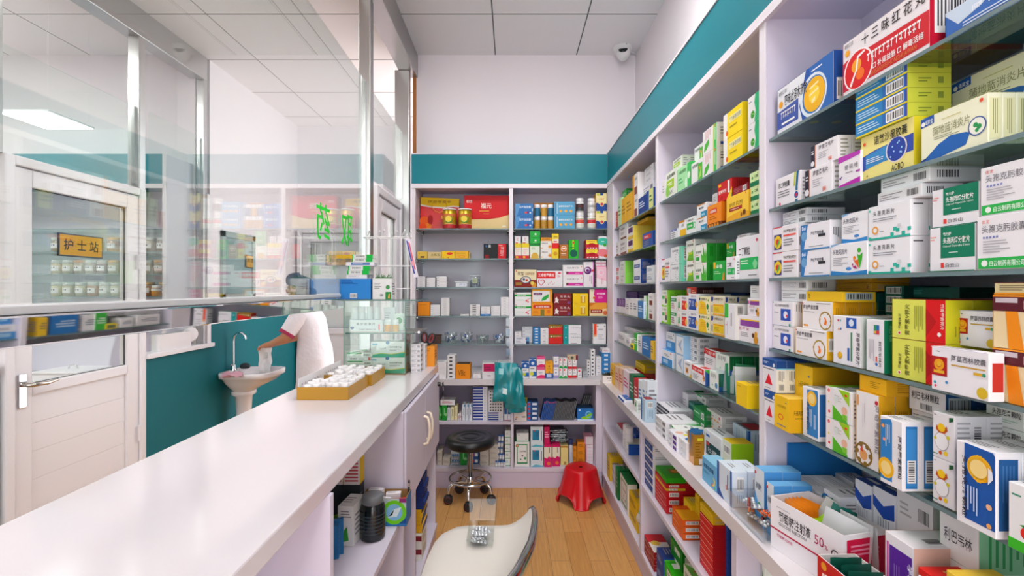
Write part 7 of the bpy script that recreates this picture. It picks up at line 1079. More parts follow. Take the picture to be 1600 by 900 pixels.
put('dc1', .155, .022, .058, -.675, 2.20, zs2, 'display case shelf')
for i in range(4): bottle('pill_bottle', 'white bottle behind the long white box', 'display case shelf', (-.738 + .034 * i, 2.245, zs2), .0155, .118, 'e4e6ea', 'e9e8ea', [(.3, .5, '9cbcd4')], i * .034)
for i in range(2): bottle('pill_bottle', 'small white bottle with orange label', 'display case shelf', (-.577 + .036 * i, 2.215, zs2), .0155, .060, 'e9e8ea', 'f0eef0', [(.06, .6, 'e89a1c' if i == 0 else 'e0a02c')], i * .036)
put('whitepl', .055, .03, .11, -.60, 2.33, zs2, 'display case shelf'); put('k2', .04, .03, .08, -.545, 2.30, zs2, 'display case shelf')
for i in range(5): put('dc3' if i % 2 else 'k7', .115 - .003 * (i % 2), .09, .0185, -.708 + .004 * (i % 3), 2.20, zb0 + .019 * i, 'display case floor')
put('dc2', .165, .10, .072, -.577, 2.206, zb0, 'display case floor'); put('dc2', .156, .10, .072, -.576, 2.208, zb0 + .0725, 'display case floor')
put('f5b', .03, .02, .09, -.725, 2.33, zb0, 'display case floor'); put('flatw', .12, .06, .10, -.62, 2.33, zb0, 'display case floor', 0)
# boxes beside the case
for i in range(6): put('flatw', .045, .08, .022, -.455, 2.25, Z + .0225 * i, 'counter beside the display case')
for i in range(5): put('w1', .05, .05, .024, -.452, 2.345, Z + .0245 * i, 'counter beside the display case')
# steel tray on the shelf end
m = MB().bbox(-.52, -.43, 2.20, 2.40, HC - .205, HC - .203, STEEL, .0008).tube([(-.43, 2.20, HC - .204), (-.43, 2.40, HC - .204)], .006, STEEL, 8)
tag(m.build('steel_scoop'), 'small flat steel scoop sticking out from the display case shelf', 'scoop')
# on top of the case
zt_ = cz1 + .0008
G('tb1', 'blue carton with fine print and barcode', '2c84d2', [('l', .06, .74, .6, .96, 4, '1c4c94'), ('b', .33, .06, .56, .3, 'dfe2e6')], [('r', 0, 0, 1, 1, '1c62ac')], [('r', 0, 0, 1, 1, '3c84cc')])
G('tb2', 'white and green carton beside the blue one', 'e3e4e4', [('b', .38, .12, .58, .28, None), ('l', .1, .5, .5, .8, 4), ('r', .68, 0, .98, .36, '1c8c3c'), ('c', .8, .58, .1, '3c8c4c'), ('p', [(.8, .05), (.84, .25), (.9, .28), (.9, .05)], 'e8a05c')], DS)
G('tb3', 'flat white and green box', 'e4e6e4', [('r', .68, 0, 1, 1, '18b848'), ('r', 0, 0, .06, 1, '18b848'), ('b', .15, .3, .6, .8, None)], [('r', 0, .2, 1, 1, 'e2e4e2')])
G('tb4', 'flat white box with lavender band', 'e4e3e8', [('r', .18, .2, .85, .85, '5c7cb8'), ('l', .25, .35, .75, .7, 1, 'dfe4f0')], DS)
pc = 'top of the display case'
put('tb1', .143, .06, .094, -.720, 2.19, zt_, pc); put('tb2', .088, .07, .096, -.597, 2.19, zt_, pc)
zz = zt_ + .0945
put('whitepl', .095, .06, .019, -.715, 2.195, zz, pc)
for i in range(2): put('tb3', .10, .06, .0195, -.708 + .004 * i, 2.195, zz + .0195 + .02 * i, pc)
put('tb4', .13, .06, .018, -.700, 2.195, zz + .0595, pc)
for i in range(2): put('tb3', .095, .06, .0165, -.690 + .002 * i, 2.195, zz + .078 + .017 * i, pc)
rnd = random.Random(6); m = MB()
for i in range(40):
    x = rnd.uniform(-.035, .035); y = rnd.uniform(0, .03); q = .0012; hh = rnd.uniform(.012, .03); dx = rnd.uniform(-.012, .012); m.add([(x - q, y, 0), (x + q, y, 0), (x + dx, y + .004, hh)], [(0, 1, 2)], ink('1c6c24'))
m.bbox(-.037, .037, -.004, .034, -.002, .003, pm('2c5c2c', .6), .001); o = m.build('plastic_grass', None, (-.597, 2.21, zt_ + .0985)); tag(o, 'tuft of green plastic grass on the white and green carton', 'artificial grass')
# wire rack with a leaflet
o = empty('wire_rack', 'white wire display rack standing on the display case', 'wire rack', (-.62, 2.35, zt_)); WR = pm('eceaec', .35)
ux = [-.09, -.055, -.02, .03, .08, .1]
for i, x in enumerate(ux): MB().tube([(x, -.02 + .05 * (i % 2), 0), (x, -.02 + .05 * (i % 2), .30), (x + .012, -.02 + .05 * (i % 2), .325), (x + .02, -.035 + .05 * (i % 2), .335)], .0028, WR, 8).build('wire_post', o)
for z in (.05, .16, .30): MB().tube([(-.1, -.03, z), (.11, -.03, z), (.125, 0, z), (.11, .04, z), (-.1, .04, z), (-.11, 0, z)], .0024, WR, 8, True).build('wire_ring', o)
for x in (.03, .1): MB().tube([(x, -.03, .30), (x + .01, -.055, .295), (x + .02, -.075, .31)], .002, WR, 6).build('hook', o)
m = MB().bbox(-.011, .011, -.001, .001, -.19, 0, pm('e0d8e4', .4), .0008); f = Face(m, (-.011, -.0012, -.19), (1, 0, 0), (0, 0, 1), .022, .19); f.rect(.15, .1, .45, .95, '2c4ca4'); f.rect(.5, .2, .8, .9, 'd85c6c'); f.rect(.2, .3, .9, .42, 'e8a0a8')
l_ = m.build('leaflet', None, (-.5, 2.278, zt_ + .288)); l_.rotation_euler = (0, R(-13), 0); tag(l_, 'narrow striped leaflet hanging from the wire rack hook', 'leaflet')
# orange box with scissors
ob_ = open_box('orange_box', 'open orange carton holding scissors at the counter end', .088, .085, .104, (-.438, 2.43, Z), 0, pm('f0960f', .45), pm('c8842c', .6), .0025, 'box', [('l', .15, .72, .9, .92, 2, 'c8780c'), ('l', .1, .1, .4, .2, 1, 'c8780c')], [('l', .1, .4, .8, .8, 3, 'a8641c'), ('p', [(.2, 0), (.3, .3), (.6, .35), (.7, 0)], 'e8dcc4')])
ob_.location.y = 2.425
sc_ = empty('scissors', 'black handled scissors with red finger loops in the orange carton', 'scissors', (-.44, 2.45, Z + .10)); sc_.rotation_euler = (R(-12), R(10), R(8))
def loop(cx, cz, a, b, tilt): return [Vector((cx + a * math.cos(t) * math.cos(tilt) - b * math.sin(t) * math.sin(tilt), 0, cz + a * math.cos(t) * math.sin(tilt) + b * math.sin(t) * math.cos(tilt))) for t in [k * 2 * math.pi / 24 for k in range(24)]]
for s_, cx in ((1, -.017), (-1, .017)):
    h_ = MB().tube(loop(cx, .042, .014, .026, .2 * s_), .0062, BLACK, 8, True).tube([(cx * .8, 0, .018), (cx * .2, 0, -.01)], [.007, .006], BLACK, 8).build('handle', sc_)
    MB().tube([p + Vector((0, -.001, 0)) for p in loop(cx, .042, .0092, .0205, .2 * s_)], .0035, pm('c0202c', .4), 6, True).build('finger_loop', h_)
    MB().add([(-.006, .001 * s_, -.01), (.006, .001 * s_, -.01), (.001 * s_, .001 * s_, -.085), (-.006, .003 * s_, -.01), (.006, .003 * s_, -.01), (.001 * s_, .003 * s_, -.085)], [(0, 2, 1), (3, 4, 5), (0, 1, 4, 3), (1, 2, 5, 4), (2, 0, 3, 5)], CHROME).build('blade', sc_)
# ------------------------------------------------------------ below the counter
ZM = .4906
G('u1', 'yellow edged box with red striped print', 'e8e0dc', [('m', [[(.08, .12 + .13 * i), (.9, .12 + .13 * i), (.9, .18 + .13 * i), (.08, .18 + .13 * i)] for i in range(6)], 'c84c54')], [('r', 0, 0, 1, 1, 'ecc41c')], [('r', 0, 0, 1, 1, 'ecc41c')], l=[('r', .85, 0, 1, 1, 'f0c81c')] + [('m', [[(.08, .12 + .13 * i), (.8, .12 + .13 * i), (.8, .18 + .13 * i), (.08, .18 + .13 * i)] for i in range(6)], 'c84c54')])
G('u2', 'upright blue box with faint lettering', '2470a8', [('v', .3, .2, .7, .9, 1, '5c94c4')], DS); G('u3', 'white box with green plant print', 'dfe0dc', [('p', [(.3, .1), (.4, .4), (.6, .5), (.7, .15)], '3c9c3c'), ('l', .2, .7, .9, .9, 3)], DS); G('u4', 'dark box with lime foot', '2c3438', [('p', [(0, 0), (0, .3), (.4, .2), (1, .3), (1, 0)], '7cb824')], DS)
pu = 'shelf under the counter'
for i in range(3): put('u1', .055, .05, .09, -.545 - .057 * i, 1.62, ZM + .1306, pu)
for i in range(3): put('u4', .055, .05, .13, -.545 - .057 * i, 1.62, ZM, pu)
put('u2', .05, .016, .100, -.535, 1.40, ZM, pu, R(14)); put('u2', .05, .016, .104, -.53, 1.425, ZM, pu, R(20)); put('u3', .05, .09, .124, -.515, 1.475, ZM, pu, R(-6))
sp = [('r', 0, 0, 1, 1, 'b8c8cc'), ('r', 0, 0, 1, .4, '2c74b4'), ('c', .74, .5, .44, '6cc81c'), ('c', .74, .5, .3, '7cb4d8'), ('p', [(.6, .3), (.72, .6), (.9, .7), (.8, .35)], 'd4e4e8'), ('p', [(.62, .35), (.74, .62), (.7, .4)], '1c2428'), ('p', [(.84, .1), (1, .3), (1, .1)], '1c4c9c'), ('r', .85, .85, 1, 1, '8c2c6c')]
bx_ = open_box('open_carton', 'open blue and lime carton of small boxes sticking out under the counter', .155, .078, .093, (-.4325, 1.600, ZM), 0, pm('2c6ca8', .45), pm('9c7440', .6), .0025, 'box', sp, [('r', 0, 0, 1, 1, '2c72ac')])
for i, (x, y, z, k, rz) in enumerate(((-.475, 1.615, .072, 'f3a', 5), (-.44, 1.612, .06, 'wblu', -8), (-.385, 1.615, .055, 'f6d', 10), (-.47, 1.640, .08, 'whitepl', -4), (-.41, 1.645, .065, 'w1', 8))): carton(k, .05, .022, .045, (x, y, ZM + z - .02), R(rz), 'open carton under the counter', i * .02, row=0)
pn_ = MB().lathe([(.004, 0), (.004, .10), (.002, .108)], pm('22262a', .25), n=10).lathe([(.0042, .05), (.0042, .056)], pm('c02c34', .3), n=10).lathe([(.0042, .085), (.0042, .098)], CHROME, n=10).build('pen', None, (-.364, 1.664, ZM + .02)); pn_.rotation_euler = (R(-3), R(2), 0); tag(pn_, 'black pen standing in the open carton under the counter', 'pen')
m = MB().lathe([(.034, 0), (.039, .004), (.040, .01), (.040, .095), (.036, .108), (.028, .116), (.027, .118)], pm('10171a', .12, 0, .6), n=32); f_ = []
for i in range(6): m.lathe([(.0402, .025 + .011 * i), (.0402, .028 + .011 * i)], pm('2c3a40', .4), n=32, cap=False)
bo = m.build('supplement_bottle', None, (-.447, 1.53, ZM)); tag(bo, 'large black supplement bottle with grey cap under the counter', 'bottle')
MB().lathe([(.031, .112), (.033, .114), (.033, .136), (.03, .139), (.001, .139)], pm('6c7074', .4), n=40).build('cap', bo)
# blue and yellow boxes in the lower recess
G('v1', 'flat navy and yellow box', '1f3478', [('r', 0, .1, .12, .9, 'e8b81c')], [('r', 0, 0, 1, 1, '1c2c64')], [('r', 0, 0, 1, 1, '24408c')]); G('v2', 'flat yellow and navy box', 'dca81c', [('l', .1, .3, .8, .7, 2, 'a87c14')], [('r', 0, 0, 1, 1, '24408c')], [('r', 0, 0, 1, 1, 'e0b02c')]); G('v3', 'yellow brown box with white label', 'b8882c', [('r', .15, .2, .85, .75, 'e0d4b0'), ('l', .25, .3, .75, .65, 2, '6c5424')], [('r', .15, .2, .85, .75, 'e0d4b0')]); G('v4', 'white box with maroon square and green leaf', 'dfe0dc', [('r', .7, .5, 1, .9, '7c2430'), ('p', [(.1, .1), (.3, .5), (.5, .2)], '2c9c4c')], DS)
pv_ = 'low recess under the counter doors'
for i in range(6): put('v2', .10, .11, .0165, -.450 + .004 * math.sin(i * 2), 2.12, .0806 + .12 + .017 * i, pv_)
for i in range(8): put('v1', .10, .11, .0165, -.445 + .006 * math.sin(i * 1.7), 2.125, .0806 + .2225 + .017 * i, pv_)
for i in range(2): put('v4', .12, .12, .058, -.46, 2.11, .0806 + .0586 * i, pv_)
for i in range(4):
    for j in range(4): carton('v3', .05, .045, .046, (-.44, 1.62 - .052 * j, .0806 + .0466 * i), R(90), 'low shelf under the counter', -j * .05)
# ------------------------------------------------------------ nurse room beyond the glass
NX0, NX1 = -3.62, -2.372
n_ = empty('nurse_shelving', 'lilac shelving of jars with teal header in the nurse room', 'shelving', (-3.0, 3.4, 0))
def NS(mb, nm): k = mb.build(nm, n_); k.location = (3.0, -3.4, 0); return k
for x0, x1 in ((NX0, NX0 + .02), (NX1 - .02, NX1)): NS(bx(x0, x1, YU, YB - .001, .68, 2.21 if x1 == NX1 else 2.0, LILAC), 'side_panel')
NS(bx(NX0 + .02, NX1 - .02, YB - .02, YB - .001, .68, 2.0, LILAC), 'back_panel'); NS(bx(NX0, NX1 - .0205, YU, YB - .001, 2.0, 2.21, TEAL), 'header'); NS(bx(NX0, NX1 + .002, YU - .008, YU - .0005, 1.974, 2.004, EDGEW), 'trim_strip')
NS(bx(NX1 - .022, NX1 + .002, YU - .006, YU - .0005, .68, 2.21, EDGEW), 'trim_strip')
ZN = [HC + (450 - p) / F * 3.3 for p in (358, 392.6, 428, 463)]
for z in ZN:
    g = glass_shelf(n_, NX0 + .021, NX1 - .021, YU + .01, YB - .022, z, 'y', []); g.location = (3.0, -3.4, 0)
def wide_jar(px, z, body, lid, desc, place, y=3.36):
    x = (px - 800) / F * y; o = bottle('herb_jar', desc, place, (x, y, z + .0007), .039, .098, pm(body, .12, 0, .6), lid, [(.72, .775, 'b8b4a8')], x, cat='jar', capk=.2, capr=1.0)
    m = MB(); ring = [(.0396 * math.sin(a), -.0396 * math.cos(a)) for a in [(-.75 + .25 * k) for k in range(7)]]
    m.add([(a, b, q) for q in (.022, .058) for a, b in ring], [(k, k + 1, k + 8, k + 7) for k in range(6)], ink('eae8e8')); ring2 = [(.0399 * math.sin(a), -.0399 * math.cos(a)) for a in (-.4, -.2, 0, .2)]
    m.add([(a, b, q) for q in (.040, .050) for a, b in ring2[:2]] + [(a, b, q) for q in (.040, .050) for a, b in ring2[2:]], [(0, 1, 3, 2), (4, 5, 7, 6)], ink('34343a')); m.build('paper_label', o)
rows = [(1, 'upper jar shelf', [(90, 'a89878', 'c8ccc8', 0), (110, 'b0a080', 'c8ccc8', 0), (131, 'b09468', 'c8ccc8', 0), (152, '9c7c5c', 'b8906c', 0), (179, 'b48c5c', 'd0a060', 1), (236, 'a09480', 'c4c8c4', 0), (257, '8c7c6c', 'c4c8c4', 0)]),
        (2, 'middle jar shelf', [(90, 'c4b48c', 'c8ccc8', 0), (108, 'c8c0a0', 'c8ccc8', 0), (126, 'b4a888', 'd0a060', 0), (144, 'b4a890', 'c8ccc8', 0), (162, '7c6454', 'b8b4ac', 0), (180, 'b8a480', 'd0a060', 0), (234, '9c9484', 'c4c8c4', 0), (253, '9c8c68', 'd0a060', 0)]),
        (3, 'lower jar shelf', [(90, 'c8c498', 'c8ccc8', 0), (108, 'b8b090', 'c8ccc8', 0), (128, 'c0bc98', 'c8ccc8', 0), (147, 'b8885c', 'c8ccc8', 0), (166, 'd0d0c4', 'c8ccc8', 0), (184, 'c8c8a0', 'c8ccc8', 0), (233, 'b87c3c', 'd0a060', 0), (261, 'b48848', 'd0a060', 0)])]
for k, pl_, js in rows:
    for px, bd, ld, r_ in js: wide_jar(px * .982 + 3, ZN[k], bd, ld, 'labelled herb jar with ' + ('amber lid' if ld == 'd0a060' else 'pale lid'), pl_ + ' in nurse room')
o = bottle('oil_bottle', 'small white capped bottle of amber oil', 'lower jar shelf', ((243 - 800) / F * 3.30, 3.31, ZN[3] + .0007), .03, .075, pm('d8941c', .1, 0, .6), 'eceaec', [(.5, .72, 'e4e2e2')], 0)
m = MB().bbox(-.13, .13, -.04, .04, 0, .012, pm('d8d8dc', .5), .001)
for i in range(3): m.bbox(-.12 + .004 * i, .12, -.04, .036, .0125 + .008 * i, .0195 + .008 * i, pm(('e6e6e8', 'd4d8dc', 'eaeaec')[i], .5), .001)
n0 = empty('wall_cabinet', 'low lilac cabinet under the jar shelves in the nurse room', 'cabinet', (-3.0, 3.4, 0))
k = bx(-3.62, -2.372, 3.1, YB - .001, .0, .64, LILAC).build('carcass', n0); k.location = (3, -3.4, 0); k = MB().bbox(-3.64, -2.371, 3.05, YB - .001, .64, .679, TOPW, .003).build('cabinet_top', n0); k.location = (3, -3.4, 0)
for i in range(3):
    k = MB().bbox(-3.61 + .412 * i, -3.205 + .412 * i, 3.085, 3.0995, .03, .62, LILACD, .002).build('cabinet_door', n0); k.location = (3, -3.4, 0)
m2 = MB().bbox(-.15, .15, -.13, .13, 0, .05, PVC, .008); m2.bbox(-.155, .155, -.135, .135, .05, .066, PVC, .006); o = m2.build('storage_box', None, ((110 - 800) / F * 3.2, 3.22, .6797)); tag(o, 'white lidded box on the nurse room cabinet behind the door glass', 'box')
MB().tube([(-.03, 0, .066), (-.025, 0, .085), (0, 0, .092), (.025, 0, .085), (.03, 0, .066)], .005, CHROME, 8).build('lid_handle', o)
tag(bx(-2.90, -2.82, YB - .03, YB - .0205, HC - .53, HC - .45, PVC).build('wall_socket', None), 'white wall socket in the nurse room', 'socket')
# tray, reel and cup on the sill
o = open_box('plastic_tray', 'white plastic tray on the window sill beside the nurse door', .30, .055, .11, (XL - .035, 3.24, .8756), R(90), pm('e8e6e8', .35), pm('d8d6da', .4), .003, 'tray'); o.location.x = XL - .012 + .03
m = MB().lathe([(.045, -.012), (.052, -.012), (.052, .012), (.045, .012)], PVC, (0, 0, .052), 28, 'y').lathe([(.045, -.0125), (.03, -.0125)], pm('4ca8c8', .4), (0, 0, .052), 28, 'y', cap=False).lathe([(.03, -.0128), (.001, -.0128)], pm('e0c84c', .4), (0, 0, .052), 28, 'y', cap=False)
o = m.build('tape_reel', None, (XL - .012, 3.42, .905), R(60)); tag(o, 'round tape reel with coloured face standing in the white tray on the sill', 'tape reel')
# ------------------------------------------------------------ wash basin
CER = pm('f0eaec', .12, 0, .6)
o = empty('wash_basin', 'white pedestal wash basin on the teal corridor wall', 'wash basin', (XL, 3.86, 0))
def sq(hx, hy, cx, n=.5, N=40, bulge=0): 
    out = []
    for i in range(N):
        t = 2 * math.pi * i / N; c, s_ = math.cos(t), math.sin(t); out.append((cx + hx * math.copysign(abs(c) ** n, c), hy * math.copysign(abs(s_) ** n, s_)))
    return out
rings = [[(x, y, z) for x, y in sq(hx, hy, cx, n)] for hx, hy, cx, z, n in ((.05, .06, .13, .44, .8), (.10, .11, .15, .49, .7), (.165, .165, .19, .54, .6), (.19, .185, .205, .58, .5), (.2, .198, .205, .585, .42), (.203, .2, .205, .62, .42), (.198, .195, .205, .626, .42), (.17, .165, .215, .625, .5), (.155, .15, .22, .60, .6), (.12, .12, .22, .54, .8), (.03, .03, .22, .505, 1))]
MB().loft(rings, CER, True).build('basin', o)
MB().loft([[(x, y, z) for x, y in sq(h, h, .13, .8, 28)] for h, z in ((.085, 0), (.08, .03), (.058, .08), (.052, .3), (.06, .42), (.085, .435), (.085, .46), (.06, .47))], CER, True).build('pedestal', o)
tp = MB().lathe([(.024, .62), (.024, .63), (.016, .64), (.016, .67)], CHROME, (.045, 0, 0), 16).tube([(.045, 0, .66), (.045, 0, .86), (.05, 0, .90), (.075, 0, .925), (.11, 0, .925), (.14, 0, .90), (.145, 0, .875)], .0085, CHROME, 10).tube([(.045, -.005, .66), (.05, -.05, .68)], .006, CHROME, 8).build('tap', o)
m = soft_bag('pink_cloth', 'crumpled pink cloth on the near rim of the wash basin', (XL + .16, 3.69, .627), .14, .07, .03, pm('d8a4b4', .8), 11, (R(-78), 0, R(20)))
m['category'] = 'cloth'; m.location = (XL + .16, 3.665, .638)
o = MB().lathe([(.03, 0), (.038, .01), (.036, .03), (.02, .042), (.001, .045)], pm('24282c', .7, bump=.8, bscale=120), n=18).build('scrub_pad', None, (XL + .10, 3.93, .6275)); tag(o, 'dark scrubbing pad behind the tap of the wash basin', 'scrub pad')
# ------------------------------------------------------------ nurse
NU = empty('person', 'person in white uniform and dark blue cap washing something at the basin', 'person', (-1.655, 3.86, 0))
SK = bpy.data.materials.new('skin'); SK.use_nodes = True; b_ = SK.node_tree.nodes['Principled BSDF']; b_.inputs['Base Color'].default_value = lin('c98f6c'); b_.inputs['Roughness'].default_value = .5; b_.inputs['Subsurface Weight'].default_value = .1; b_.inputs['Subsurface Radius'].default_value = (.02, .01, .006)
def skin_mesh(name, verts, edges, radii, root, parent, mat, sub=2, loc=(0, 0, 0)):
    me = bpy.data.meshes.new(name); me.from_pydata(verts, edges, []); o = link(name, me, None, (0, 0, 0))
    o.modifiers.new('s', 'SKIN'); 
    for i, v in enumerate(me.skin_vertices[0].data): v.radius = (radii[i], radii[i]) if not isinstance(radii[i], tuple) else radii[i]; v.use_root = (i == root)
    s_ = o.modifiers.new('d', 'SUBSURF'); s_.levels = sub; s_.render_levels = sub
    bpy.context.view_layer.update(); dg = bpy.context.evaluated_depsgraph_get(); m2 = bpy.data.meshes.new_from_object(o.evaluated_get(dg)); bpy.data.objects.remove(o)
    m2.materials.clear(); m2.materials.append(mat); m2.polygons.foreach_set('use_smooth', [True] * len(m2.polygons)); return link(name, m2, parent, loc)
# local frame: faces -x (towards the basin); y is along the wall
Vt, Ed, Ra = [], [], []
def jv(p, r, par=None):
    Vt.append(p); Ra.append(r)
    if par is not None: Ed.append((par, len(Vt) - 1))
    return len(Vt) - 1
pel = jv((.06, 0, .74), .115); sp1 = jv((.05, 0, .88), .10, pel); ch = jv((.01, 0, 1.02), .115, sp1); nk0 = jv((-.03, 0, 1.14), .055, ch); nk = jv((-.055, 0, 1.19), .043, nk0)
h1 = jv((-.075, 0, 1.235), .062, nk); h2 = jv((-.082, 0, 1.29), .082, h1); h3 = jv((-.072, 0, 1.345), .075, h2)
for sg in (-1, 1):
    hp = jv((.06, .075 * sg, .66), .085, pel); kn = jv((.04, .08 * sg, .38), .055, hp); an = jv((.07, .08 * sg, .075), .036, kn); he = jv((.06, .085 * sg, .03), .03, an); to = jv((-.09, .095 * sg, .022), .024, he)
    sh = jv((-.01, .135 * sg, 1.085), .058, ch); el = jv((-.09, .185 * sg, .905), .042, sh); wr = jv((-.255, .075 * sg, .845), .027, el); pm_ = jv((-.295, .06 * sg, .835), .026, wr)
    pk = jv((-.32, .055 * sg, .83), .024, pm_)
    for f_i, (dy, ln_) in enumerate(((-.024, .04), (-.009, .046), (.007, .043), (.021, .034))):
        a1 = jv((-.338, (.055 + dy) * sg, .826), .0085, pk); a2 = jv((-.338 - ln_ * .6, (.055 + dy * 1.1) * sg, .812), .0078, a1); jv((-.338 - ln_ * .62, (.055 + dy) * sg, .79), .007, a2)
    t1 = jv((-.295, .03 * sg, .828), .0095, pm_); jv((-.32, .012 * sg, .812), .008, t1)
body = skin_mesh('body', Vt, Ed, Ra, 0, NU, SK)
# face
fz = MB()
hc_ = Vector((-.082, 0, 1.285))
def ell(c, rx, ry, rz_, mat, mb_, n=12):
    rings_ = []
    for i in range(n + 1):
        t = -math.pi / 2 + math.pi * i / n; rings_.append([Vector((c[0] + rx * math.cos(t) * math.cos(a), c[1] + ry * math.cos(t) * math.sin(a), c[2] + rz_ * math.sin(t))) for a in [k * 2 * math.pi / 16 for k in range(16)]])
    mb_.loft(rings_, mat, False)
m_ = MB(); ell((-.158, 0, 1.268), .018, .011, .02, SK, m_); ell((-.150, 0, 1.284), .012, .008, .022, SK, m_); m_.build('nose', NU)
m_ = MB(); ell((-.143, 0, 1.236), .010, .022, .005, pm('a8564c', .5), m_); ell((-.142, 0, 1.229), .010, .018, .005, pm('b06054', .5), m_); m_.build('lips', NU)
for sg in (-1, 1):
    m_ = MB(); ell((-.146, .03 * sg, 1.295), .008, .013, .0065, pm('efe9e4', .2), m_); ell((-.1525, .03 * sg, 1.295), .003, .006, .006, pm('241a16', .2), m_); ell((-.149, .03 * sg, 1.3005), .008, .0145, .003, SK, m_); m_.build('eye', NU)
    m_ = MB(); ell((-.148, .031 * sg, 1.316), .006, .018, .0035, pm('2a1e1a', .6), m_); m_.build('eyebrow', NU)
    m_ = MB(); ell((-.072, .082 * sg, 1.275), .014, .007, .026, SK, m_); m_.build('ear', NU)
HAIR = pm('1a1718', .5, bump=.6, bscale=150)
m_ = MB(); ell((-.045, 0, 1.285), .068, .088, .075, HAIR, m_); ell((.03, 0, 1.255), .04, .05, .038, HAIR, m_); m_.build('hair', NU)
m_ = MB(); rings_ = []
for r_, z in ((.088, 1.312), (.098, 1.322), (.101, 1.345), (.097, 1.37), (.08, 1.393), (.05, 1.405), (.002, 1.409)): rings_.append([(-.062 + r_ * 1.05 * math.cos(a) + .02 * (1.33 - z) , r_ * .96 * math.sin(a), z - .05 * (math.cos(a)) * .35 - (.01)) for a in [k * 2 * math.pi / 28 for k in range(28)]])
m_.loft(rings_, pm('1c3a5c', .7), True); m_.build('cap', NU)
# uniform: dress lofted round the body
UN = pm('ece5ea', .7, bump=1.0, bscale=14)
def ering(cx, rx, ry, z, n=36, k=.9, wob=0): return [(cx + rx * math.copysign(abs(math.cos(a)) ** k, math.cos(a)), ry * math.copysign(abs(math.sin(a)) ** k, math.sin(a)), z + wob * math.sin(5 * a)) for a in [i * 2 * math.pi / n for i in range(n)]]
m_ = MB(); m_.loft([ering(.05, 0.135, .185, .40, wob=.004), ering(.05, 0.133, .18, .42), ering(.06, 0.128, .172, .55), ering(.065, 0.131, .172, .70), ering(.06, 0.124, .160, .80), ering(.05, 0.110, .142, .89), ering(.03, 0.115, .150, .98), ering(.01, 0.117, .158, 1.05), ering(-.005, 0.101, .150, 1.10), ering(-.018, 0.072, .110, 1.135), ering(-.03, 0.054, .068, 1.158), ering(-.034, 0.049, .058, 1.172)], UN, False); m_.build('uniform', NU)
for sg in (-1, 1):
    m_ = MB(); A = Vector((-.0, .115 * sg, 1.085)); B = Vector((-.085, .178 * sg, .935)); m_.tube([A, A.lerp(B, .3), A.lerp(B, .7), B.lerp(A, .1), B], [.07, .072, .064, .061, .060], UN, 16); s_ = m_.build('sleeve', NU)
    m_ = MB(); m_.tube([B.lerp(A, .08), B.lerp(A, -.06)], [.0625, .0625], pm('a01c4c', .6), 16); m_.build('cuff', s_)
    m_ = MB(); m_.bbox(-.115, .085, .085 * sg - .045 + .003 * sg, .085 * sg + .045, 0, .055, pm('e4e2e4', .5), .02); m_.build('shoe', NU)
for zz in (.62, ): 
    m_ = MB(); m_.bbox(-.092, -.080, .04, .13, .60, .70, UN, .003); m_.build('pocket', NU)
w_ = soft_bag('white_towel', 'white wet towel held over the basin by the person', (-1.655 - .345, 3.86, .825), .12, .24, .05, pm('eceaea', .8), 8, (0, 0, R(70)), prints=((3, 6, 3, 6, 'c8ccc8'),)); w_['category'] = 'towel'
# ------------------------------------------------------------ open boxes on the near worktop
Zw = WT + .0006
def place_h(o): return o
gl = open_box('glucose_box', 'open white carton with black lettering and red line, full of sachets', .183, .105, .113, (.609, .994, Zw), R(-90 + 13.5), pm('ece8ec', .4), pm('dcd6d8', .5), .0025, 'box',
  [('t', .13, .60, .2, '2b2b30', '葡萄糖注射液', .46, {'bold': .01}), ('t', .13, .50, .075, '4a484e', 'GLUCOSE INJECTION', .40), ('t', .64, .585, .17, 'b0305c', '50', .12, {'bold': .006}), ('t', .77, .585, .08, 'b0305c', '%', .04), ('t', .1, .84, .035, '8c8a90', 'glucose injection', .2), ('r', 0, .385, .72, .415, 'c01444'), ('p', [(.72, .385), (.70, .46), (.80, .385)], 'c01444'), ('c', .76, .33, .085, 'c01444'), ('t', .735, .30, .06, 'f0e8ec', '20', .05), ('t', .1, .27, .065, 'c8688c', '葡萄糖注射液', .24), ('c', .90, .60, .08, '5c5a60', {'n': 20}), ('c', .90, .60, .055, 'ece8ec', {'n': 20}), ('c', .9, .6, .025, '5c5a60')],
  [('r', .06, .12, .96, .92, 'd01444'), ('l', .15, .62, .8, .84, 3, 'e88ca8')])
def in_gl(u, v, z): M = Matrix.Rotation(R(-90 + 13.5), 3, 'Z'); return Vector((.609, .994, Zw)) + M @ Vector((u, v, z))
def sachet(label, pos, w, h, d, col, rot, seed, cat='sachet', rough=.35, metal=0, group=None):
    m = MB(); nx, nz = 6, 8; P1, P2 = [], []
    for j in range(nz + 1):
        for i in range(nx + 1):
            u, v = i / nx, j / nz; e = (math.sin(math.pi * u) * math.sin(math.pi * v)) ** .6; wv = .0012 * math.sin(9 * u + seed + 7 * v) * math.sin(math.pi * u)
            P1.append(((u - .5) * w, -e * d / 2 + wv, v * h)); P2.append(((u - .5) * w, e * d / 2 + wv, v * h))
    q = [(a, a + 1, a + nx + 2, a + nx + 1) for j in range(nz) for a in [j * (nx + 1) + i for i in range(nx)]]
    m.add(P1, q, pm(col, rough, metal), True); m.add(P2, [f[::-1] for f in q], pm(col, rough, metal), True)
    o = m.build('sachet', None, pos); o.rotation_euler = rot; tag(o, label, cat, group); return o
rz_ = R(-90 + 13.5)
for i in range(5): sachet('orange sachet standing in the open white glucose carton', in_gl(-.060 + .001 * i, .018 + .016 * i, .02), .055, .088, .006, 'ee8c1c', (R(-8 + 3 * i), 0, rz_ + R(4 * i - 8)), i, group='orange sachets in the glucose carton')
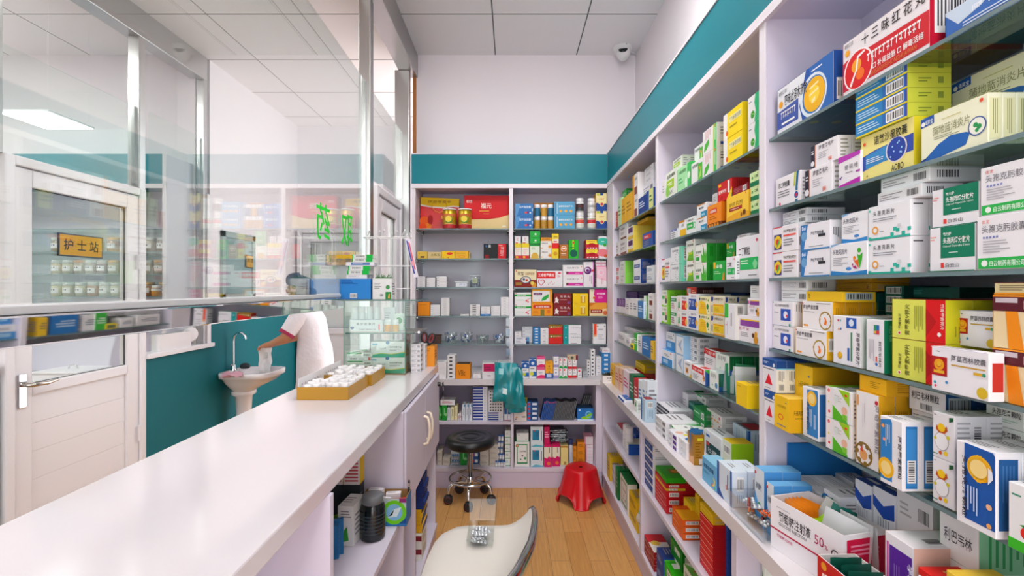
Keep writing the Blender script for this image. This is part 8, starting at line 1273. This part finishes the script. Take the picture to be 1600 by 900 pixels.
sachet('silver printed sachet leaning in the glucose carton', in_gl(-.02, .05, .02), .065, .112, .004, 'b8b8b4', (R(-20), R(18), rz_ + R(15)), 11, metal=.3)
sachet('lime green sachet low in the glucose carton', in_gl(.0, .03, .03), .06, .082, .004, '9cdc1c', (R(-35), R(-12), rz_ + R(6)), 12)
for i in range(4): sachet('white foil sachet standing in the glucose carton', in_gl(.035 + .012 * i, .03 + .014 * i, .015), .075, .112 - .004 * (i % 2), .006, 'd0d2d4', (R(-12 + 4 * i), R(6 - 3 * i), rz_ + R(8 - 6 * i)), 20 + i, metal=.2, group='white foil sachets in the glucose carton')
soft_bag('teal_packet', 'dark teal packet at the back of the glucose carton', in_gl(.0, .088, .124), .09, .10, .006, pm('0f6c64', .35), 31, (R(6), 0, rz_))['category'] = 'packet'
rb = open_box('red_carton', 'open red carton of dark green sachets at the worktop edge', .25, .072, .082, (.581, .775, Zw), R(-88), pm('c81c1c', .4), pm('e4dedc', .5), .002, 'box', [('c', .07, .84, .09, 'e89c2c'), ('t', .03, .4, .3, 'f0dcd4', '鼻炎上清丸', .7), ('l', .25, .78, .6, .86, 1, 'e88c3c'), ('l', .05, .2, .5, .28, 1, 'f0a48c')], ())
for i in range(9): sachet('dark green sachet in the open red carton', (.613 + .004 * math.sin(i), .875 - .022 * i, Zw + .004), .058, .086, .006, '0c4a3c', (R(0), R(0), R(180 + 6 * math.sin(i * 2))), 40 + i, group='dark green sachets in the red carton')
# clear tray of orange tablets strips
o = clear_tub(.622, 1.172, Zw, .105, .175, .055, 'clear plastic tray of tablet strips on the worktop edge')
rnd = random.Random(14)
for i in range(16):
    c_ = rnd.choice(('e0601c', 'd8541c', 'c8c8cc', '7c2c24', 'c8ccd0')); blister('tablet strip in the clear tray on the worktop', (.622 + rnd.uniform(-.022, .022), 1.172 + rnd.uniform(-.058, .058), Zw + .006 + .0030 * i), (rnd.uniform(-.12, .12), rnd.uniform(-.12, .12), rnd.uniform(0, 3.1)), .055, .022, c_, 5, 'tablet strips in the clear tray on the worktop')
# gold open box with blue sachets
go = open_box('gold_carton', 'open gold carton of blue sachets on the middle worktop', .034, .055, .10, (.617, 1.573, Zw), 0, pm('b8801c', .3, .3), pm('8c6414', .5), .0015, 'box', [('l', .15, .2, .8, .75, 6, '8c5c10'), ('r', .35, .8, .9, .88, 'd8d42c'), ('r', .5, .02, .95, .2, 'dcd4d0')], (), [('p', [(0, 0), (0, .35), (.5, .2), (1, .3), (1, 0)], 'dca87c')])
for i in range(5): sachet('blue sachet standing in the open gold carton', (.617 + .002 * math.sin(i * 2), 1.583 + .009 * i, Zw + .003), .028, .108 + .004 * math.sin(i * 3), .004, '2c6ca4', (R(-6 + 3 * i), R(5 * math.sin(i * 2)), 0), 60 + i, group='blue sachets in the gold carton')
# white tray at the worktop corner
wt = open_box('white_carton', 'open white carton of dark packets at the corner of the worktops', .085, .07, .045, (.60, 2.93, Zw), 0, pm('eae6e8', .4), pm('c8c4c8', .5), .002, 'box', [('t', .3, .55, .25, '3a383c', '大 黄 片', .5), ('l', .4, .25, .75, .4, 1)])
for i in range(4): sachet('dark packet in the open white corner carton', (.585 + .012 * i, 2.955 + .008 * i, Zw + .004), .05, .052, .005, '2c3430', (R(-25 + 8 * i), R(10 * math.sin(i)), R(10 * i)), 80 + i, group='dark packets in the corner carton')
# clear tray of sachets on the fifth shelf of the middle bay
z_ = ZR[4] + .0008
o = clear_tub(.715, 1.50, z_, .09, .13, .075, 'clear plastic tray of white sachets on the fifth shelf, beside the yellow box')
for i in range(7): sachet('white and green sachet in the clear tray beside the yellow box', (.715 + .005 * math.sin(i * 3), 1.455 + .015 * i, z_ + .005), .06, .09 + .006 * math.sin(i * 2), .006, ('e4e6e4', '2c8c5c', 'dfe4e0')[i % 3], (R(-10 + 3 * i), R(6 * math.sin(i)), R(-14 + 4 * i)), 90 + i, group='sachets in the clear tray of the middle bay')
# bottles and bag in the far cabinet
for i in range(2): bottle('plastic_bottle', 'translucent white bottle', 'middle shelf, far bay cabinet', (.63, 2.62 - .06 * i, C1 + .0006), .022, .13, 'e0dce0', 'e8e4e8', (), i * .05)
soft_bag('plastic_bag', 'white and green packet slumped on the bottom shelf of the far cabinet', (.63, 2.245, C0 + .165), .10, .16, .06, pm('dfe2de', .25, 0, .6), 21, (0, 0, R(-80)), prints=((2, 5, 2, 4, '1c8c4c'), (3, 7, 8, 9, '3a3a3c')))
# ------------------------------------------------------------ labels of all goods
finish_labels()
